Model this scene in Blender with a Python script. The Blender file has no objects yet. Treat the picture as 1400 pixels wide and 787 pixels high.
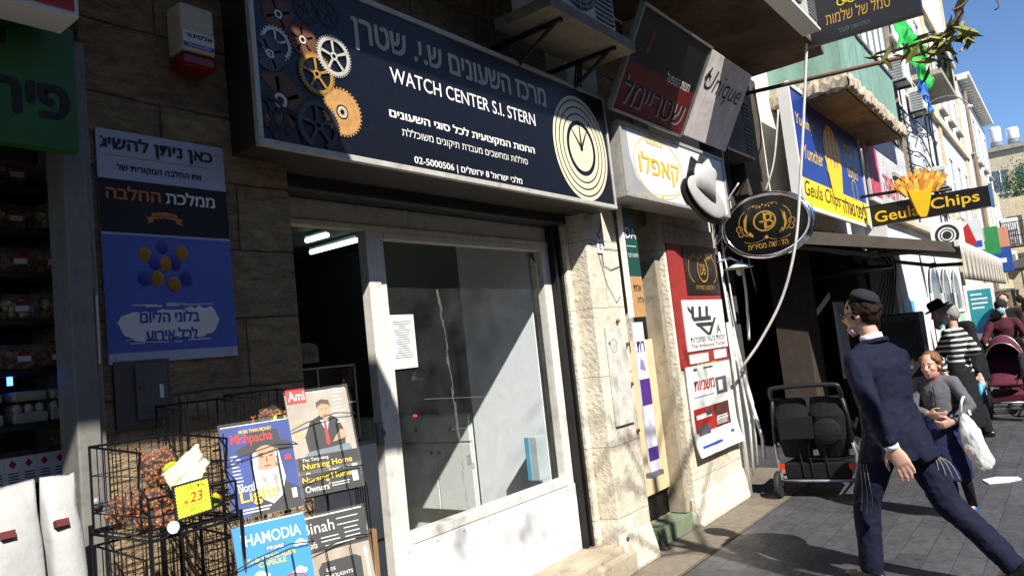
import bpy, math, random
from math import radians, sin, cos, pi, atan2, sqrt
from mathutils import Vector, Matrix, noise, Euler
S = bpy.context.scene
COL = S.collection
rnd = random.Random(7)

# ---------------------------------------------------------------- camera
CAMZ = 1.62
def cam_axes(yaw, pitch, roll):
    f = Vector((cos(pitch)*cos(yaw), cos(pitch)*sin(yaw), sin(pitch)))
    r0 = Vector((sin(yaw), -cos(yaw), 0)); u0 = r0.cross(f)
    return (cos(roll)*r0 + sin(roll)*u0, -sin(roll)*r0 + cos(roll)*u0, f)
cr, cu, cf = cam_axes(radians(37.0), radians(5.07), radians(-6.2))
cd = bpy.data.cameras.new('camera'); cam = bpy.data.objects.new('camera', cd); COL.objects.link(cam)
cam.matrix_world = Matrix(((cr.x, cu.x, -cf.x, 0), (cr.y, cu.y, -cf.y, 0), (cr.z, cu.z, -cf.z, CAMZ), (0, 0, 0, 1)))
cd.sensor_width = 36; cd.lens = 1010.7/1400*36; cd.clip_start = .05; cd.clip_end = 2000
S.camera = cam
# ---------------------------------------------------------------- world, sun, exposure
LIGHT = Vector((.55, 1, -1.11)).normalized()
w = bpy.data.worlds.new('World'); S.world = w; w.use_nodes = True
nt = w.node_tree; bgn = nt.nodes['Background']
sky = nt.nodes.new('ShaderNodeTexSky'); sky.sky_type = 'NISHITA'; sky.sun_disc = False
sky.sun_elevation = radians(44.2); sky.sun_rotation = atan2(-LIGHT.x, -LIGHT.y); sky.altitude = 2500; sky.air_density = 1.0; sky.dust_density = 0; sky.ozone_density = 6
nt.links.new(sky.outputs[0], bgn.inputs[0]); bgn.inputs[1].default_value = .105
sl = bpy.data.lights.new('sun', 'SUN'); sl.energy = 5.0; sl.angle = radians(.53); sl.color = (1, .965, .91)
so = bpy.data.objects.new('sun', sl); COL.objects.link(so); so.rotation_euler = LIGHT.to_track_quat('-Z', 'Y').to_euler()
S.view_settings.view_transform = 'Standard'; S.view_settings.look = 'None'; S.view_settings.gamma = 1
S.view_settings.use_curve_mapping = False; S.view_settings.exposure = .75
S.render.engine = 'CYCLES'; S.cycles.max_bounces = 6; S.cycles.diffuse_bounces = 3; S.cycles.glossy_bounces = 3
S.cycles.transmission_bounces = 6; S.cycles.transparent_max_bounces = 12; S.cycles.caustics_reflective = False; S.cycles.caustics_refractive = False
S.cycles.use_denoising = True; S.cycles.sample_clamp_indirect = 4

# ---------------------------------------------------------------- measuring helpers (pixels of the photo to metres on real planes)
def ray(x, y): return cf + (x-700)/1010.7*cr - (y-393.5)/1010.7*cu
C0 = Vector((0, 0, CAMZ))
def PY(x, y, Y): d = ray(x, y); return C0 + d*(Y/d.y)
def PX(x, y, X): d = ray(x, y); return C0 + d*(X/d.x)
def PZ(x, y, Z=0): d = ray(x, y); return C0 + d*((Z-CAMZ)/d.z)

# ---------------------------------------------------------------- materials
def lin(h):
    h = h.lstrip('#'); c = [int(h[i:i+2], 16)/255 for i in (0, 2, 4)]
    return tuple((x/12.92 if x <= .04045 else ((x+.055)/1.055)**2.4) for x in c)
MATS = {}
def mat(name, col, rough=.6, metal=0, var=.12, scale=6, bump=0, bscale=60, spec=.5, dirt=0, dcol='#3a3128', alpha=1, trans=0, coat=0, streak=0):
    """principled with low-frequency colour variation, optional grime and bump"""
    if name in MATS: return MATS[name]
    m = bpy.data.materials.new(name); m.use_nodes = True; n = m.node_tree.nodes; L = m.node_tree.links
    b = n['Principled BSDF']; c = lin(col)
    b.inputs['Roughness'].default_value = rough; b.inputs['Metallic'].default_value = metal
    b.inputs['Specular IOR Level'].default_value = spec; b.inputs['Alpha'].default_value = alpha
    b.inputs['Transmission Weight'].default_value = trans; b.inputs['Coat Weight'].default_value = coat
    b.inputs['Base Color'].default_value = (*c, 1); m.diffuse_color = (*c, 1)
    tc = n.new('ShaderNodeTexCoord'); out = None
    if var or dirt:
        nz = n.new('ShaderNodeTexNoise'); nz.inputs['Scale'].default_value = scale; nz.inputs['Detail'].default_value = 6; nz.inputs['Roughness'].default_value = .62
        if streak:
            mp = n.new('ShaderNodeMapping'); mp.inputs['Scale'].default_value = (1, 1, streak); L.new(tc.outputs['Object'], mp.inputs[0]); L.new(mp.outputs[0], nz.inputs['Vector'])
        else: L.new(tc.outputs['Object'], nz.inputs['Vector'])
        rp = n.new('ShaderNodeValToRGB'); rp.color_ramp.elements[0].position = .3; rp.color_ramp.elements[1].position = .7
        rp.color_ramp.elements[0].color = (*[x*(1-var) for x in c], 1); rp.color_ramp.elements[1].color = (*[min(1, x*(1+var)) for x in c], 1)
        L.new(nz.outputs[0], rp.inputs[0]); out = rp.outputs[0]
        if dirt:
            n2 = n.new('ShaderNodeTexNoise'); n2.inputs['Scale'].default_value = scale*2.3; n2.inputs['Detail'].default_value = 9; n2.inputs['Roughness'].default_value = .75
            L.new(tc.outputs['Object'], n2.inputs['Vector'])
            r2 = n.new('ShaderNodeValToRGB'); r2.color_ramp.elements[0].position = .5; r2.color_ramp.elements[1].position = .72
            r2.color_ramp.elements[1].color = (dirt, dirt, dirt, 1)
            mx = n.new('ShaderNodeMix'); mx.data_type = 'RGBA'; L.new(n2.outputs[0], r2.inputs[0]); L.new(r2.outputs[0], mx.inputs[0])
            L.new(out, mx.inputs[6]); mx.inputs[7].default_value = (*lin(dcol), 1); out = mx.outputs[2]
        L.new(out, b.inputs['Base Color'])
    if bump:
        nb = n.new('ShaderNodeTexNoise'); nb.inputs['Scale'].default_value = bscale; nb.inputs['Detail'].default_value = 7; L.new(tc.outputs['Object'], nb.inputs['Vector'])
        bp = n.new('ShaderNodeBump'); bp.inputs['Strength'].default_value = bump; bp.inputs['Distance'].default_value = .01
        L.new(nb.outputs[0], bp.inputs['Height']); L.new(bp.outputs[0], b.inputs['Normal'])
    MATS[name] = m; return m
def brickmat(name, c1, c2, mortar, bw, bh, rough=.85, bump=.5, ground=False, msize=.012, nz_amt=.35, dirt=.5, off=(0, 0, 0), chisel=1, spec=.3, dcol='#5a5044', streaky=0, spots=0):
    m = bpy.data.materials.new(name); m.use_nodes = True; n = m.node_tree.nodes; L = m.node_tree.links; b = n['Principled BSDF']
    b.inputs['Roughness'].default_value = rough; b.inputs['Specular IOR Level'].default_value = spec; m.diffuse_color = (*lin(c1), 1)
    ge = n.new('ShaderNodeNewGeometry'); sp = n.new('ShaderNodeSeparateXYZ'); L.new(ge.outputs['Position'], sp.inputs[0])
    cb = n.new('ShaderNodeCombineXYZ')
    if ground: L.new(sp.outputs[0], cb.inputs[0]); L.new(sp.outputs[1], cb.inputs[1])
    else:
        ad = n.new('ShaderNodeMath'); L.new(sp.outputs[0], ad.inputs[0]); L.new(sp.outputs[1], ad.inputs[1]); L.new(ad.outputs[0], cb.inputs[0]); L.new(sp.outputs[2], cb.inputs[1])
    wn = n.new('ShaderNodeTexNoise'); wn.inputs['Scale'].default_value = 3; L.new(ge.outputs['Position'], wn.inputs['Vector'])
    vm = n.new('ShaderNodeVectorMath'); vm.operation = 'MULTIPLY_ADD'; vm.inputs[1].default_value = (.01, .01, 0) if ground else (.03, .03, 0); L.new(wn.outputs['Color'], vm.inputs[0]); L.new(cb.outputs[0], vm.inputs[2])
    ao = n.new('ShaderNodeVectorMath'); ao.inputs[1].default_value = off; L.new(vm.outputs[0], ao.inputs[0])
    br = n.new('ShaderNodeTexBrick'); br.inputs['Scale'].default_value = 1; br.inputs['Brick Width'].default_value = bw; br.inputs['Row Height'].default_value = bh
    br.inputs['Mortar Size'].default_value = msize; br.inputs['Mortar Smooth'].default_value = .35; br.inputs['Bias'].default_value = 0
    br.inputs['Color1'].default_value = (*lin(c1), 1); br.inputs['Color2'].default_value = (*lin(c2), 1); br.inputs['Mortar'].default_value = (*lin(mortar), 1)
    L.new(ao.outputs[0], br.inputs['Vector'])
    n1 = n.new('ShaderNodeTexNoise'); n1.inputs['Scale'].default_value = 14; n1.inputs['Detail'].default_value = 9; n1.inputs['Roughness'].default_value = .7; sm_ = n.new('ShaderNodeVectorMath'); sm_.operation = 'MULTIPLY'; sm_.inputs[1].default_value = (1, 1, 1+streaky); L.new(ge.outputs['Position'], sm_.inputs[0]); L.new(sm_.outputs[0], n1.inputs['Vector'])
    mr = n.new('ShaderNodeMapRange'); mr.inputs[1].default_value = .3; mr.inputs[2].default_value = .7; mr.inputs[3].default_value = 1-nz_amt; mr.inputs[4].default_value = 1+nz_amt*.5; L.new(n1.outputs[0], mr.inputs[0])
    mx = n.new('ShaderNodeMix'); mx.data_type = 'RGBA'; mx.blend_type = 'MULTIPLY'; mx.inputs[0].default_value = 1; L.new(br.outputs[0], mx.inputs[6]); L.new(mr.outputs[0], mx.inputs[7])
    n2 = n.new('ShaderNodeTexNoise'); n2.inputs['Scale'].default_value = 2.2; n2.inputs['Detail'].default_value = 10; n2.inputs['Roughness'].default_value = .72; L.new(ge.outputs['Position'], n2.inputs['Vector'])
    r2 = n.new('ShaderNodeMapRange'); r2.inputs[1].default_value = .5; r2.inputs[2].default_value = .72; r2.inputs[4].default_value = dirt; L.new(n2.outputs[0], r2.inputs[0])
    m2 = n.new('ShaderNodeMix'); m2.data_type = 'RGBA'; L.new(r2.outputs[0], m2.inputs[0]); L.new(mx.outputs[2], m2.inputs[6]); m2.inputs[7].default_value = (*lin(dcol), 1)
    fin = m2.outputs[2]
    if spots:   # trodden gum and oil spots
        vo = n.new('ShaderNodeTexVoronoi'); vo.inputs['Scale'].default_value = 2.6; L.new(ge.outputs['Position'], vo.inputs['Vector'])
        rr = n.new('ShaderNodeMapRange'); rr.inputs[1].default_value = .035; rr.inputs[2].default_value = .075; rr.inputs[3].default_value = spots; rr.inputs[4].default_value = 0; L.new(vo.outputs['Distance'], rr.inputs[0])
        m4 = n.new('ShaderNodeMix'); m4.data_type = 'RGBA'; L.new(rr.outputs[0], m4.inputs[0]); L.new(fin, m4.inputs[6]); m4.inputs[7].default_value = (.012, .012, .012, 1); fin = m4.outputs[2]
        ng = n.new('ShaderNodeTexNoise'); ng.inputs['Scale'].default_value = .9; ng.inputs['Detail'].default_value = 8; ng.inputs['Roughness'].default_value = .7; L.new(ge.outputs['Position'], ng.inputs['Vector'])
        rg = n.new('ShaderNodeMapRange'); rg.inputs[1].default_value = .35; rg.inputs[2].default_value = .65; rg.inputs[3].default_value = .28; rg.inputs[4].default_value = .62; L.new(ng.outputs[0], rg.inputs[0]); L.new(rg.outputs[0], b.inputs['Roughness'])
    L.new(fin, b.inputs['Base Color'])
    n3 = n.new('ShaderNodeTexNoise'); n3.inputs['Scale'].default_value = 34*chisel; n3.inputs['Detail'].default_value = 6; L.new(sm_.outputs[0], n3.inputs['Vector'])
    ma = n.new('ShaderNodeMath'); ma.operation = 'MULTIPLY_ADD'; ma.inputs[1].default_value = -1.2; L.new(br.outputs['Fac'], ma.inputs[0]); L.new(n3.outputs[0], ma.inputs[2])
    bp = n.new('ShaderNodeBump'); bp.inputs['Strength'].default_value = bump; bp.inputs['Distance'].default_value = .02; L.new(ma.outputs[0], bp.inputs['Height']); L.new(bp.outputs[0], b.inputs['Normal'])
    MATS[name] = m; return m
def stripemat(name, c1, c2, period, axis, rough=.7, duty=.5):
    m = bpy.data.materials.new(name); m.use_nodes = True; n = m.node_tree.nodes; L = m.node_tree.links; b = n['Principled BSDF']; b.inputs['Roughness'].default_value = rough
    ge = n.new('ShaderNodeTexCoord'); sp = n.new('ShaderNodeSeparateXYZ'); L.new(ge.outputs['Object'], sp.inputs[0])
    d = n.new('ShaderNodeMath'); d.operation = 'DIVIDE'; d.inputs[1].default_value = period; L.new(sp.outputs[axis], d.inputs[0])
    nz = n.new('ShaderNodeTexNoise'); nz.inputs['Scale'].default_value = 9; L.new(ge.outputs['Object'], nz.inputs['Vector'])
    ad = n.new('ShaderNodeMath'); ad.operation = 'MULTIPLY_ADD'; ad.inputs[1].default_value = .14; L.new(nz.outputs[0], ad.inputs[0]); L.new(d.outputs[0], ad.inputs[2])
    f = n.new('ShaderNodeMath'); f.operation = 'FRACT'; L.new(ad.outputs[0], f.inputs[0])
    g = n.new('ShaderNodeMath'); g.operation = 'GREATER_THAN'; g.inputs[1].default_value = duty; L.new(f.outputs[0], g.inputs[0])
    mx = n.new('ShaderNodeMix'); mx.data_type = 'RGBA'; L.new(g.outputs[0], mx.inputs[0]); mx.inputs[6].default_value = (*lin(c1), 1); mx.inputs[7].default_value = (*lin(c2), 1)
    L.new(mx.outputs[2], b.inputs['Base Color']); MATS[name] = m; return m
def emit(name, col, s):
    m = bpy.data.materials.new(name); m.use_nodes = True; b = m.node_tree.nodes['Principled BSDF']
    b.inputs['Emission Color'].default_value = (*lin(col), 1); b.inputs['Emission Strength'].default_value = s; MATS[name] = m; return m
def glassmat(name, tint='#fafcfb', dirt=.05):
    """thin pane: mostly clear, fresnel reflection, a film of dust"""
    m = bpy.data.materials.new(name); m.use_nodes = True; n = m.node_tree.nodes; L = m.node_tree.links; n.remove(n['Principled BSDF'])
    o = n['Material Output']; tr = n.new('ShaderNodeBsdfTransparent'); tr.inputs[0].default_value = (*lin(tint), 1)
    gl = n.new('ShaderNodeBsdfGlossy'); gl.inputs['Roughness'].default_value = .02; gl.inputs[0].default_value = (1, 1, 1, 1)
    df = n.new('ShaderNodeBsdfDiffuse'); df.inputs[0].default_value = (.75, .77, .78, 1)
    lw = n.new('ShaderNodeLayerWeight'); pw = n.new('ShaderNodeMath'); pw.operation = 'POWER'; pw.inputs[1].default_value = 5; L.new(lw.outputs['Facing'], pw.inputs[0]); fr = n.new('ShaderNodeMath'); fr.operation = 'MULTIPLY_ADD'; fr.inputs[1].default_value = .9; fr.inputs[2].default_value = .045; L.new(pw.outputs[0], fr.inputs[0]); m1 = n.new('ShaderNodeMixShader'); m2 = n.new('ShaderNodeMixShader')
    tc = n.new('ShaderNodeTexCoord'); nz = n.new('ShaderNodeTexNoise'); nz.inputs['Scale'].default_value = 5; nz.inputs['Detail'].default_value = 8; L.new(tc.outputs['Object'], nz.inputs['Vector'])
    mr = n.new('ShaderNodeMapRange'); mr.inputs[1].default_value = .35; mr.inputs[2].default_value = .8; mr.inputs[3].default_value = dirt*.4; mr.inputs[4].default_value = dirt*2; L.new(nz.outputs[0], mr.inputs[0])
    L.new(mr.outputs[0], m1.inputs[0]); L.new(tr.outputs[0], m1.inputs[1]); L.new(df.outputs[0], m1.inputs[2])
    L.new(fr.outputs[0], m2.inputs[0]); L.new(m1.outputs[0], m2.inputs[1]); L.new(gl.outputs[0], m2.inputs[2]); L.new(m2.outputs[0], o.inputs[0])
    MATS[name] = m; return m

# ---------------------------------------------------------------- mesh builder
def FR(o, u, v):
    u = Vector(u).normalized(); v = Vector(v).normalized(); nn = u.cross(v); o = Vector(o)
    return Matrix(((u.x, v.x, nn.x, o.x), (u.y, v.y, nn.y, o.y), (u.z, v.z, nn.z, o.z), (0, 0, 0, 1)))
I4 = Matrix.Identity(4)
TX = {}
def textmesh(s, off, shear):
    k = (s, off, shear)
    if k not in TX:
        c = bpy.data.curves.new('t', 'FONT'); c.body = s; c.offset = off; c.shear = shear; c.fill_mode = 'FRONT'; c.resolution_u = 4; c.size = 1
        o = bpy.data.objects.new('t', c); COL.objects.link(o); bpy.context.view_layer.update()
        ev = o.evaluated_get(bpy.context.evaluated_depsgraph_get()); me = ev.to_mesh()
        vs = [v.co.copy() for v in me.vertices]; fs = [list(p.vertices) for p in me.polygons]; ev.to_mesh_clear()
        bpy.data.objects.remove(o); bpy.data.curves.remove(c); TX[k] = (vs, fs)
    return TX[k]
def H(s):   # visual order of a right-to-left line; digit runs keep their order
    out = ''; run = ''
    for ch in s:
        if ch.isdigit() or ch in '-' and run: run += ch
        else: out = ch + run + out if False else (ch + (run + out)); run = ''
    return run + out
class MB:
    def __init__(s, T=None): s.V = []; s.F = []; s.M = []; s.mats = []; s.cur = 0; s.T = T or I4
    def m(s, mt):
        if mt not in s.mats: s.mats.append(mt)
        s.cur = s.mats.index(mt); return s
    def fr(s, T): s.T = T; return s
    def add(s, vs, fs):
        b = len(s.V); s.V += [s.T @ Vector(v) for v in vs]; s.F += [[b+i for i in f] for f in fs]; s.M += [s.cur]*len(fs); return s
    def box(s, a, b):
        x0, x1 = sorted((a[0], b[0])); y0, y1 = sorted((a[1], b[1])); z0, z1 = sorted((a[2], b[2]))
        v = [(x0, y0, z0), (x1, y0, z0), (x1, y1, z0), (x0, y1, z0), (x0, y0, z1), (x1, y0, z1), (x1, y1, z1), (x0, y1, z1)]
        return s.add(v, [(3, 2, 1, 0), (4, 5, 6, 7), (0, 1, 5, 4), (1, 2, 6, 5), (2, 3, 7, 6), (3, 0, 4, 7)])
    def poly(s, pts): return s.add(pts, [list(range(len(pts)))])
    def prism(s, pts, z0, z1):
        n = len(pts); v = [(*p, z0) for p in pts] + [(*p, z1) for p in pts]
        return s.add(v, [list(range(n))[::-1], list(range(n, 2*n))] + [(i, (i+1) % n, n+(i+1) % n, n+i) for i in range(n)])
    def hexa(s, a, b):  # two quads of 4 points, bottom and top
        return s.add(list(a)+list(b), [(3, 2, 1, 0), (4, 5, 6, 7), (0, 1, 5, 4), (1, 2, 6, 5), (2, 3, 7, 6), (3, 0, 4, 7)])
    def ring(s, c, r0, r1, z, n=40, a0=0, a1=2*pi, sy=1):
        v = []
        for i in range(n+1):
            a = a0+(a1-a0)*i/n
            v += [(c[0]+r0*cos(a), c[1]+r0*sy*sin(a), z), (c[0]+r1*cos(a), c[1]+r1*sy*sin(a), z)]
        return s.add(v, [(2*i, 2*i+1, 2*i+3, 2*i+2) for i in range(n)])
    def disc(s, c, r, z, n=32, sy=1): return s.poly([(c[0]+r*cos(2*pi*i/n), c[1]+r*sy*sin(2*pi*i/n), z) for i in range(n)])
    def tube(s, pts, r, n=8, caps=True):
        pts = [Vector(p) for p in pts]; k = len(pts); R = r if isinstance(r, (list, tuple)) else [r]*k
        v = []; prev = None
        for i, p in enumerate(pts):
            t = (pts[min(i+1, k-1)]-pts[max(i-1, 0)]).normalized()
            if prev is None: a = t.orthogonal().normalized()
            else: a = (prev - t*prev.dot(t)); a = a.normalized() if a.length > 1e-6 else t.orthogonal().normalized()
            prev = a; bb = t.cross(a)
            v += [p + R[i]*(cos(2*pi*j/n)*a + sin(2*pi*j/n)*bb) for j in range(n)]
        f = [(i*n+j, i*n+(j+1) % n, (i+1)*n+(j+1) % n, (i+1)*n+j) for i in range(k-1) for j in range(n)]
        if caps: f += [list(range(n))[::-1], list(range((k-1)*n, k*n))]
        return s.add(v, f)
    def loft(s, secs, side, n=20):  # secs: (centre, half width along side, half depth); cross sections perpendicular to path
        cs = [Vector(c[0]) for c in secs]; k = len(cs); side = Vector(side); v = []
        for i in range(k):
            t = (cs[min(i+1, k-1)]-cs[max(i-1, 0)]).normalized(); a = (side - t*side.dot(t)).normalized(); bb = t.cross(a)
            v += [cs[i] + secs[i][1]*cos(2*pi*j/n)*a + secs[i][2]*sin(2*pi*j/n)*bb for j in range(n)]
        f = [(i*n+j, i*n+(j+1) % n, (i+1)*n+(j+1) % n, (i+1)*n+j) for i in range(k-1) for j in range(n)]
        return s.add(v, f + [list(range(n))[::-1], list(range((k-1)*n, k*n))])
    def ell(s, c, r, n=16, rot=None):
        if not isinstance(r, (list, tuple)): r = (r, r, r)
        R = rot or Matrix.Identity(3); v = []; h = n//2
        for i in range(1, h):
            for j in range(n):
                a = pi*i/h; b = 2*pi*j/n; v.append(Vector(c) + R @ Vector((r[0]*sin(a)*cos(b), r[1]*sin(a)*sin(b), r[2]*cos(a))))
        v += [Vector(c) + R @ Vector((0, 0, r[2])), Vector(c) - R @ Vector((0, 0, r[2]))]; m = len(v)
        f = [(i*n+j, (i+1)*n+j, (i+1)*n+(j+1) % n, i*n+(j+1) % n) for i in range(h-2) for j in range(n)]
        f += [(m-2, j, (j+1) % n) for j in range(n)] + [(m-1, (h-2)*n+(j+1) % n, (h-2)*n+j) for j in range(n)]
        return s.add(v, f)
    def lathe(s, prof, c=(0, 0, 0), n=24, sx=1, sy=1):
        v = [(c[0]+r*sx*cos(2*pi*j/n), c[1]+r*sy*sin(2*pi*j/n), c[2]+z) for r, z in prof for j in range(n)]; k = len(prof)
        f = [(i*n+j, i*n+(j+1) % n, (i+1)*n+(j+1) % n, (i+1)*n+j) for i in range(k-1) for j in range(n)]
        return s.add(v, f + [list(range(n))[::-1], list(range((k-1)*n, k*n))])
    def text(s, body, x, y, w, h, z=.003, bold=.012, shear=0):
        """body scaled into the box x..x+w, y..y+h of the current frame (h None keeps proportions)"""
        vs, fs = textmesh(body, min(bold, .012) if all(ord(c) < 0x500 for c in body) else 0, shear)
        if not vs: return s
        x0 = min(v.x for v in vs); x1 = max(v.x for v in vs); y0 = min(v.y for v in vs); y1 = max(v.y for v in vs)
        kx = w/max(x1-x0, 1e-6); ky = kx if h is None else h/max(y1-y0, 1e-6)
        heb = any(ord(c) > 0x500 for c in body)
        for i, (dx, dy) in enumerate(((0, 0), (1, 0), (0, 1), (1, 1), (-1, 0), (0, -1)) if heb and bold > .004 else ((0, 0),)):   # heavier strokes
            s.add([(x+(v.x-x0+dx*bold*1.1)*kx, y+(v.y-y0+dy*bold*.7)*ky, z+i*.00006) for v in vs], fs)
        return s
    def wire(s, a, b, r): return s.tube([a, b], r, 5)
    def build(s, name, parent=None, loc=None, smooth=False, bevel=0, label=None):
        me = bpy.data.meshes.new(name); V = s.V
        if parent: off = parent.matrix_world_loc if hasattr(parent, 'mwl') else wloc(parent)
        elif loc is not None: off = Vector(loc)
        else:
            xs = [v.x for v in V]; ys = [v.y for v in V]; off = Vector(((min(xs)+max(xs))/2, (min(ys)+max(ys))/2, min(v.z for v in V)))
        me.from_pydata([v-off for v in V], [], s.F); me.update()
        for mt in s.mats: me.materials.append(mt)
        me.polygons.foreach_set('material_index', s.M)
        if smooth: me.polygons.foreach_set('use_smooth', [True]*len(s.F))
        o = bpy.data.objects.new(name, me); COL.objects.link(o)
        if parent: o.parent = parent
        else: o.location = off
        if bevel:
            bm = o.modifiers.new('bevel', 'BEVEL'); bm.width = bevel; bm.segments = 2; bm.limit_method = 'ANGLE'; bm.angle_limit = radians(40)
        if label: o['label'] = label
        return o
def wloc(o):
    l = Vector((0, 0, 0))
    while o: l += o.location; o = o.parent
    return l
def thing(name, label, cat, loc, group=None):
    o = bpy.data.objects.new(name, None); COL.objects.link(o); o.location = loc; o.empty_display_size = .1
    o['label'] = label; o['category'] = cat
    if group: o['group'] = group
    return o
def tag(o, label, cat, group=None):
    o['label'] = label; o['category'] = cat
    if group: o['group'] = group
    return o
def struct(o): o['kind'] = 'structure'; return o
def kids(o): return [c for c in bpy.data.objects if c.parent == o]
def dup(o, loc, label=None, rz=0, tree=None):
    def cp(a, par):
        c = a.copy(); COL.objects.link(c)
        if par: c.parent = par
        for k in a.children: cp(k, c)
        return c
    c = cp(o, None); c.location = loc; c.rotation_euler.z += rz
    if label: c['label'] = label
    return c
def tp(mb, s, a, b, h, Y, bold=.012, z=.003, shear=0):   # a line of text on a facade board: baseline from photo point a to b, letter height h metres
    p = PY(*a, Y); q = PY(*b, Y); mb.fr(FR((p.x, Y, (p.z+q.z)/2), (1, 0, 0), (0, 0, 1))).text(s, 0, 0, q.x-p.x, h, z, bold, shear)
# ================================================================ materials used across the street
STONE_D = brickmat('stone_left', '#a8926f', '#937d5f', '#665440', .62, .285, bump=1.0, dirt=.6, off=(.1, .09, 0), msize=.005, nz_amt=.6, dcol='#5e4d3a', streaky=1.6)
STONE_L = brickmat('stone_pilaster', '#e2dac8', '#d8ccb4', '#b3a78f', .75, .5, bump=.55, dirt=.6, off=(.3, .1, 0), nz_amt=.25, msize=.004, dcol='#a79780')
STONE_F = brickmat('stone_far', '#d6c8ac', '#c9b998', '#a39477', .6, .3, bump=.3, dirt=.25, msize=.006)
PAVE = brickmat('paving', '#525254', '#434346', '#38383a', .34, .17, rough=.36, bump=.3, ground=True, msize=.0035, nz_amt=.4, dirt=.4, chisel=.5, spec=.5, dcol='#64625f', spots=.6)
CURB = brickmat('pale_strip', '#857b6c', '#72695c', '#544d42', .8, .4, rough=.8, bump=.4, ground=True, msize=.006, nz_amt=.3, dirt=.5, dcol='#5c5548')
SOFF = mat('soffit', '#7b6450', .9, var=.5, scale=1.6, bump=.6, bscale=14, dirt=.85, dcol='#3b2a1d')
CONC = mat('concrete', '#a39c8e', .9, var=.2, scale=5, bump=.5, bscale=30, dirt=.6)
PLAST = mat('plaster', '#d8d3c8', .85, var=.1, scale=3, bump=.2, dirt=.35, dcol='#8c8474')
WHITE = mat('white_paint', '#e3e2de', .5, var=.05, scale=4, dirt=.18, dcol='#9a948a')
FRAMEW = mat('frame_paint', '#d9d5cb', .5, var=.09, scale=5, dirt=.5, dcol='#7d7568', bump=.1)
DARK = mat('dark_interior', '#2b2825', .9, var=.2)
DARK2 = mat('dark_wood', '#3a2c22', .7, var=.3, scale=9)
BLACK = mat('black_paint', '#141414', .5, var=.2)
BLKM = mat('black_metal', '#16161a', .4, metal=.3, var=.2)
GREY = mat('grey_metal', '#7d7f80', .5, metal=.3, var=.15, dirt=.35)
COLG = mat('column_paint', '#7d7a73', .55, var=.12, dirt=.5, dcol='#3f3830', streak=.3)
ALU = mat('aluminium', '#b9bab8', .35, metal=.8, var=.08, dirt=.2)
CHROME = mat('chrome', '#d5d7d8', .15, metal=1, var=.05)
NAVY = mat('sign_navy', '#0b0d17', .38, var=.2, scale=9, dirt=.35, dcol='#22242b')
PAPER = mat('paper', '#e6e4dd', .8, var=.04)
INK = mat('ink', '#1b1a1c', .7, var=0)
GOLD = mat('gold_ink', '#c99b3f', .4, metal=.3, var=.1)
WHT = mat('white_ink', '#e9e7e0', .5, var=.03)
RED = mat('red_print', '#b3241f', .5, var=.1, dirt=.15)
YEL = mat('yellow_print', '#f2cf1d', .5, var=.05)
BLUE = mat('blue_print', '#2d4ea3', .45, var=.1)
CABLE = mat('white_cable', '#d5d2ca', .5, var=.08, dirt=.3)
CABLEB = mat('black_cable', '#1a1a1b', .5, var=.1)
GLASS = glassmat('window_glass', dirt=.02)
def gmat(n, c): return mat(n, c, .6, var=.12)

# ================================================================ ground
g = MB().m(PAVE); g.poly([(-60, -60, 0), (160, -60, 0), (160, 60, 0), (-60, 60, 0)]); struct(g.build('paving', loc=(0, 0, 0)))
g = MB().m(CURB); g.poly([(-6, 2.38, .004), (8.6, 2.38, .004), (8.6, 3.4, .004), (-6, 3.4, .004)]); struct(g.build('pavement_strip'))

# ================================================================ stone building of the watch shop
b0 = thing('stone_building', 'old stone building with stained concrete balcony slab over the watch shop', 'building', (4, 3.5, 0))
m = MB().m(STONE_D); m.box((1.19, 2.75, 0), (2.05, 3.2, 4.5)); m.box((-5, 2.78, 2.86), (1.19, 3.2, 4.5)); m.build('wall', b0)
m = MB().m(STONE_L)
m.box((4.535, 2.9, 0), (4.60, 3.5, 2.95)); m.box((4.60, 2.75, 0), (5.06, 3.5, 4.5)); m.build('pilaster', b0, bevel=.012)
m = MB().m(STONE_L); m.box((5.95, 2.78, 0), (7.08, 3.5, 4.5)); m.build('pillar', b0, bevel=.015)
m = MB().m(STONE_D); m.box((2.05, 2.92, 2.66), (4.60, 3.2, 4.5)); m.box((5.06, 2.92, 2.62), (5.95, 3.3, 4.5)); m.build('upper_wall', b0)
m = MB().m(mat('recess_wall', '#453c33', .9, var=.3, dirt=.5)); m.box((7.08, 3.0, 2.9), (8.5, 3.3, 4.7)); m.box((8.5, 2.83, 2.9), (9.299, 3.3, 4.7)); m.build('recess_wall', b0)  # dark wall colour carries the shade of the recess
m = MB().m(PLAST); m.box((-5, 2.75, 4.68), (8.6, 3.2, 11)); m.build('upper_storey', b0)
m = MB().m(SOFF)
m.box((5.0, 1.8, 4.5), (8.52, 2.92, 4.68)); m.box((1.0, 1.31, 4.5), (5.0, 2.92, 4.68)); m.build('balcony_slab', b0, bevel=.02)
m = MB().m(PLAST); m.box((5.0, 1.82, 4.68), (8.5, 1.92, 5.7)); m.box((1.02, 1.33, 4.68), (5.0, 1.43, 5.7)); m.build('balcony_parapet', b0)
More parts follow.
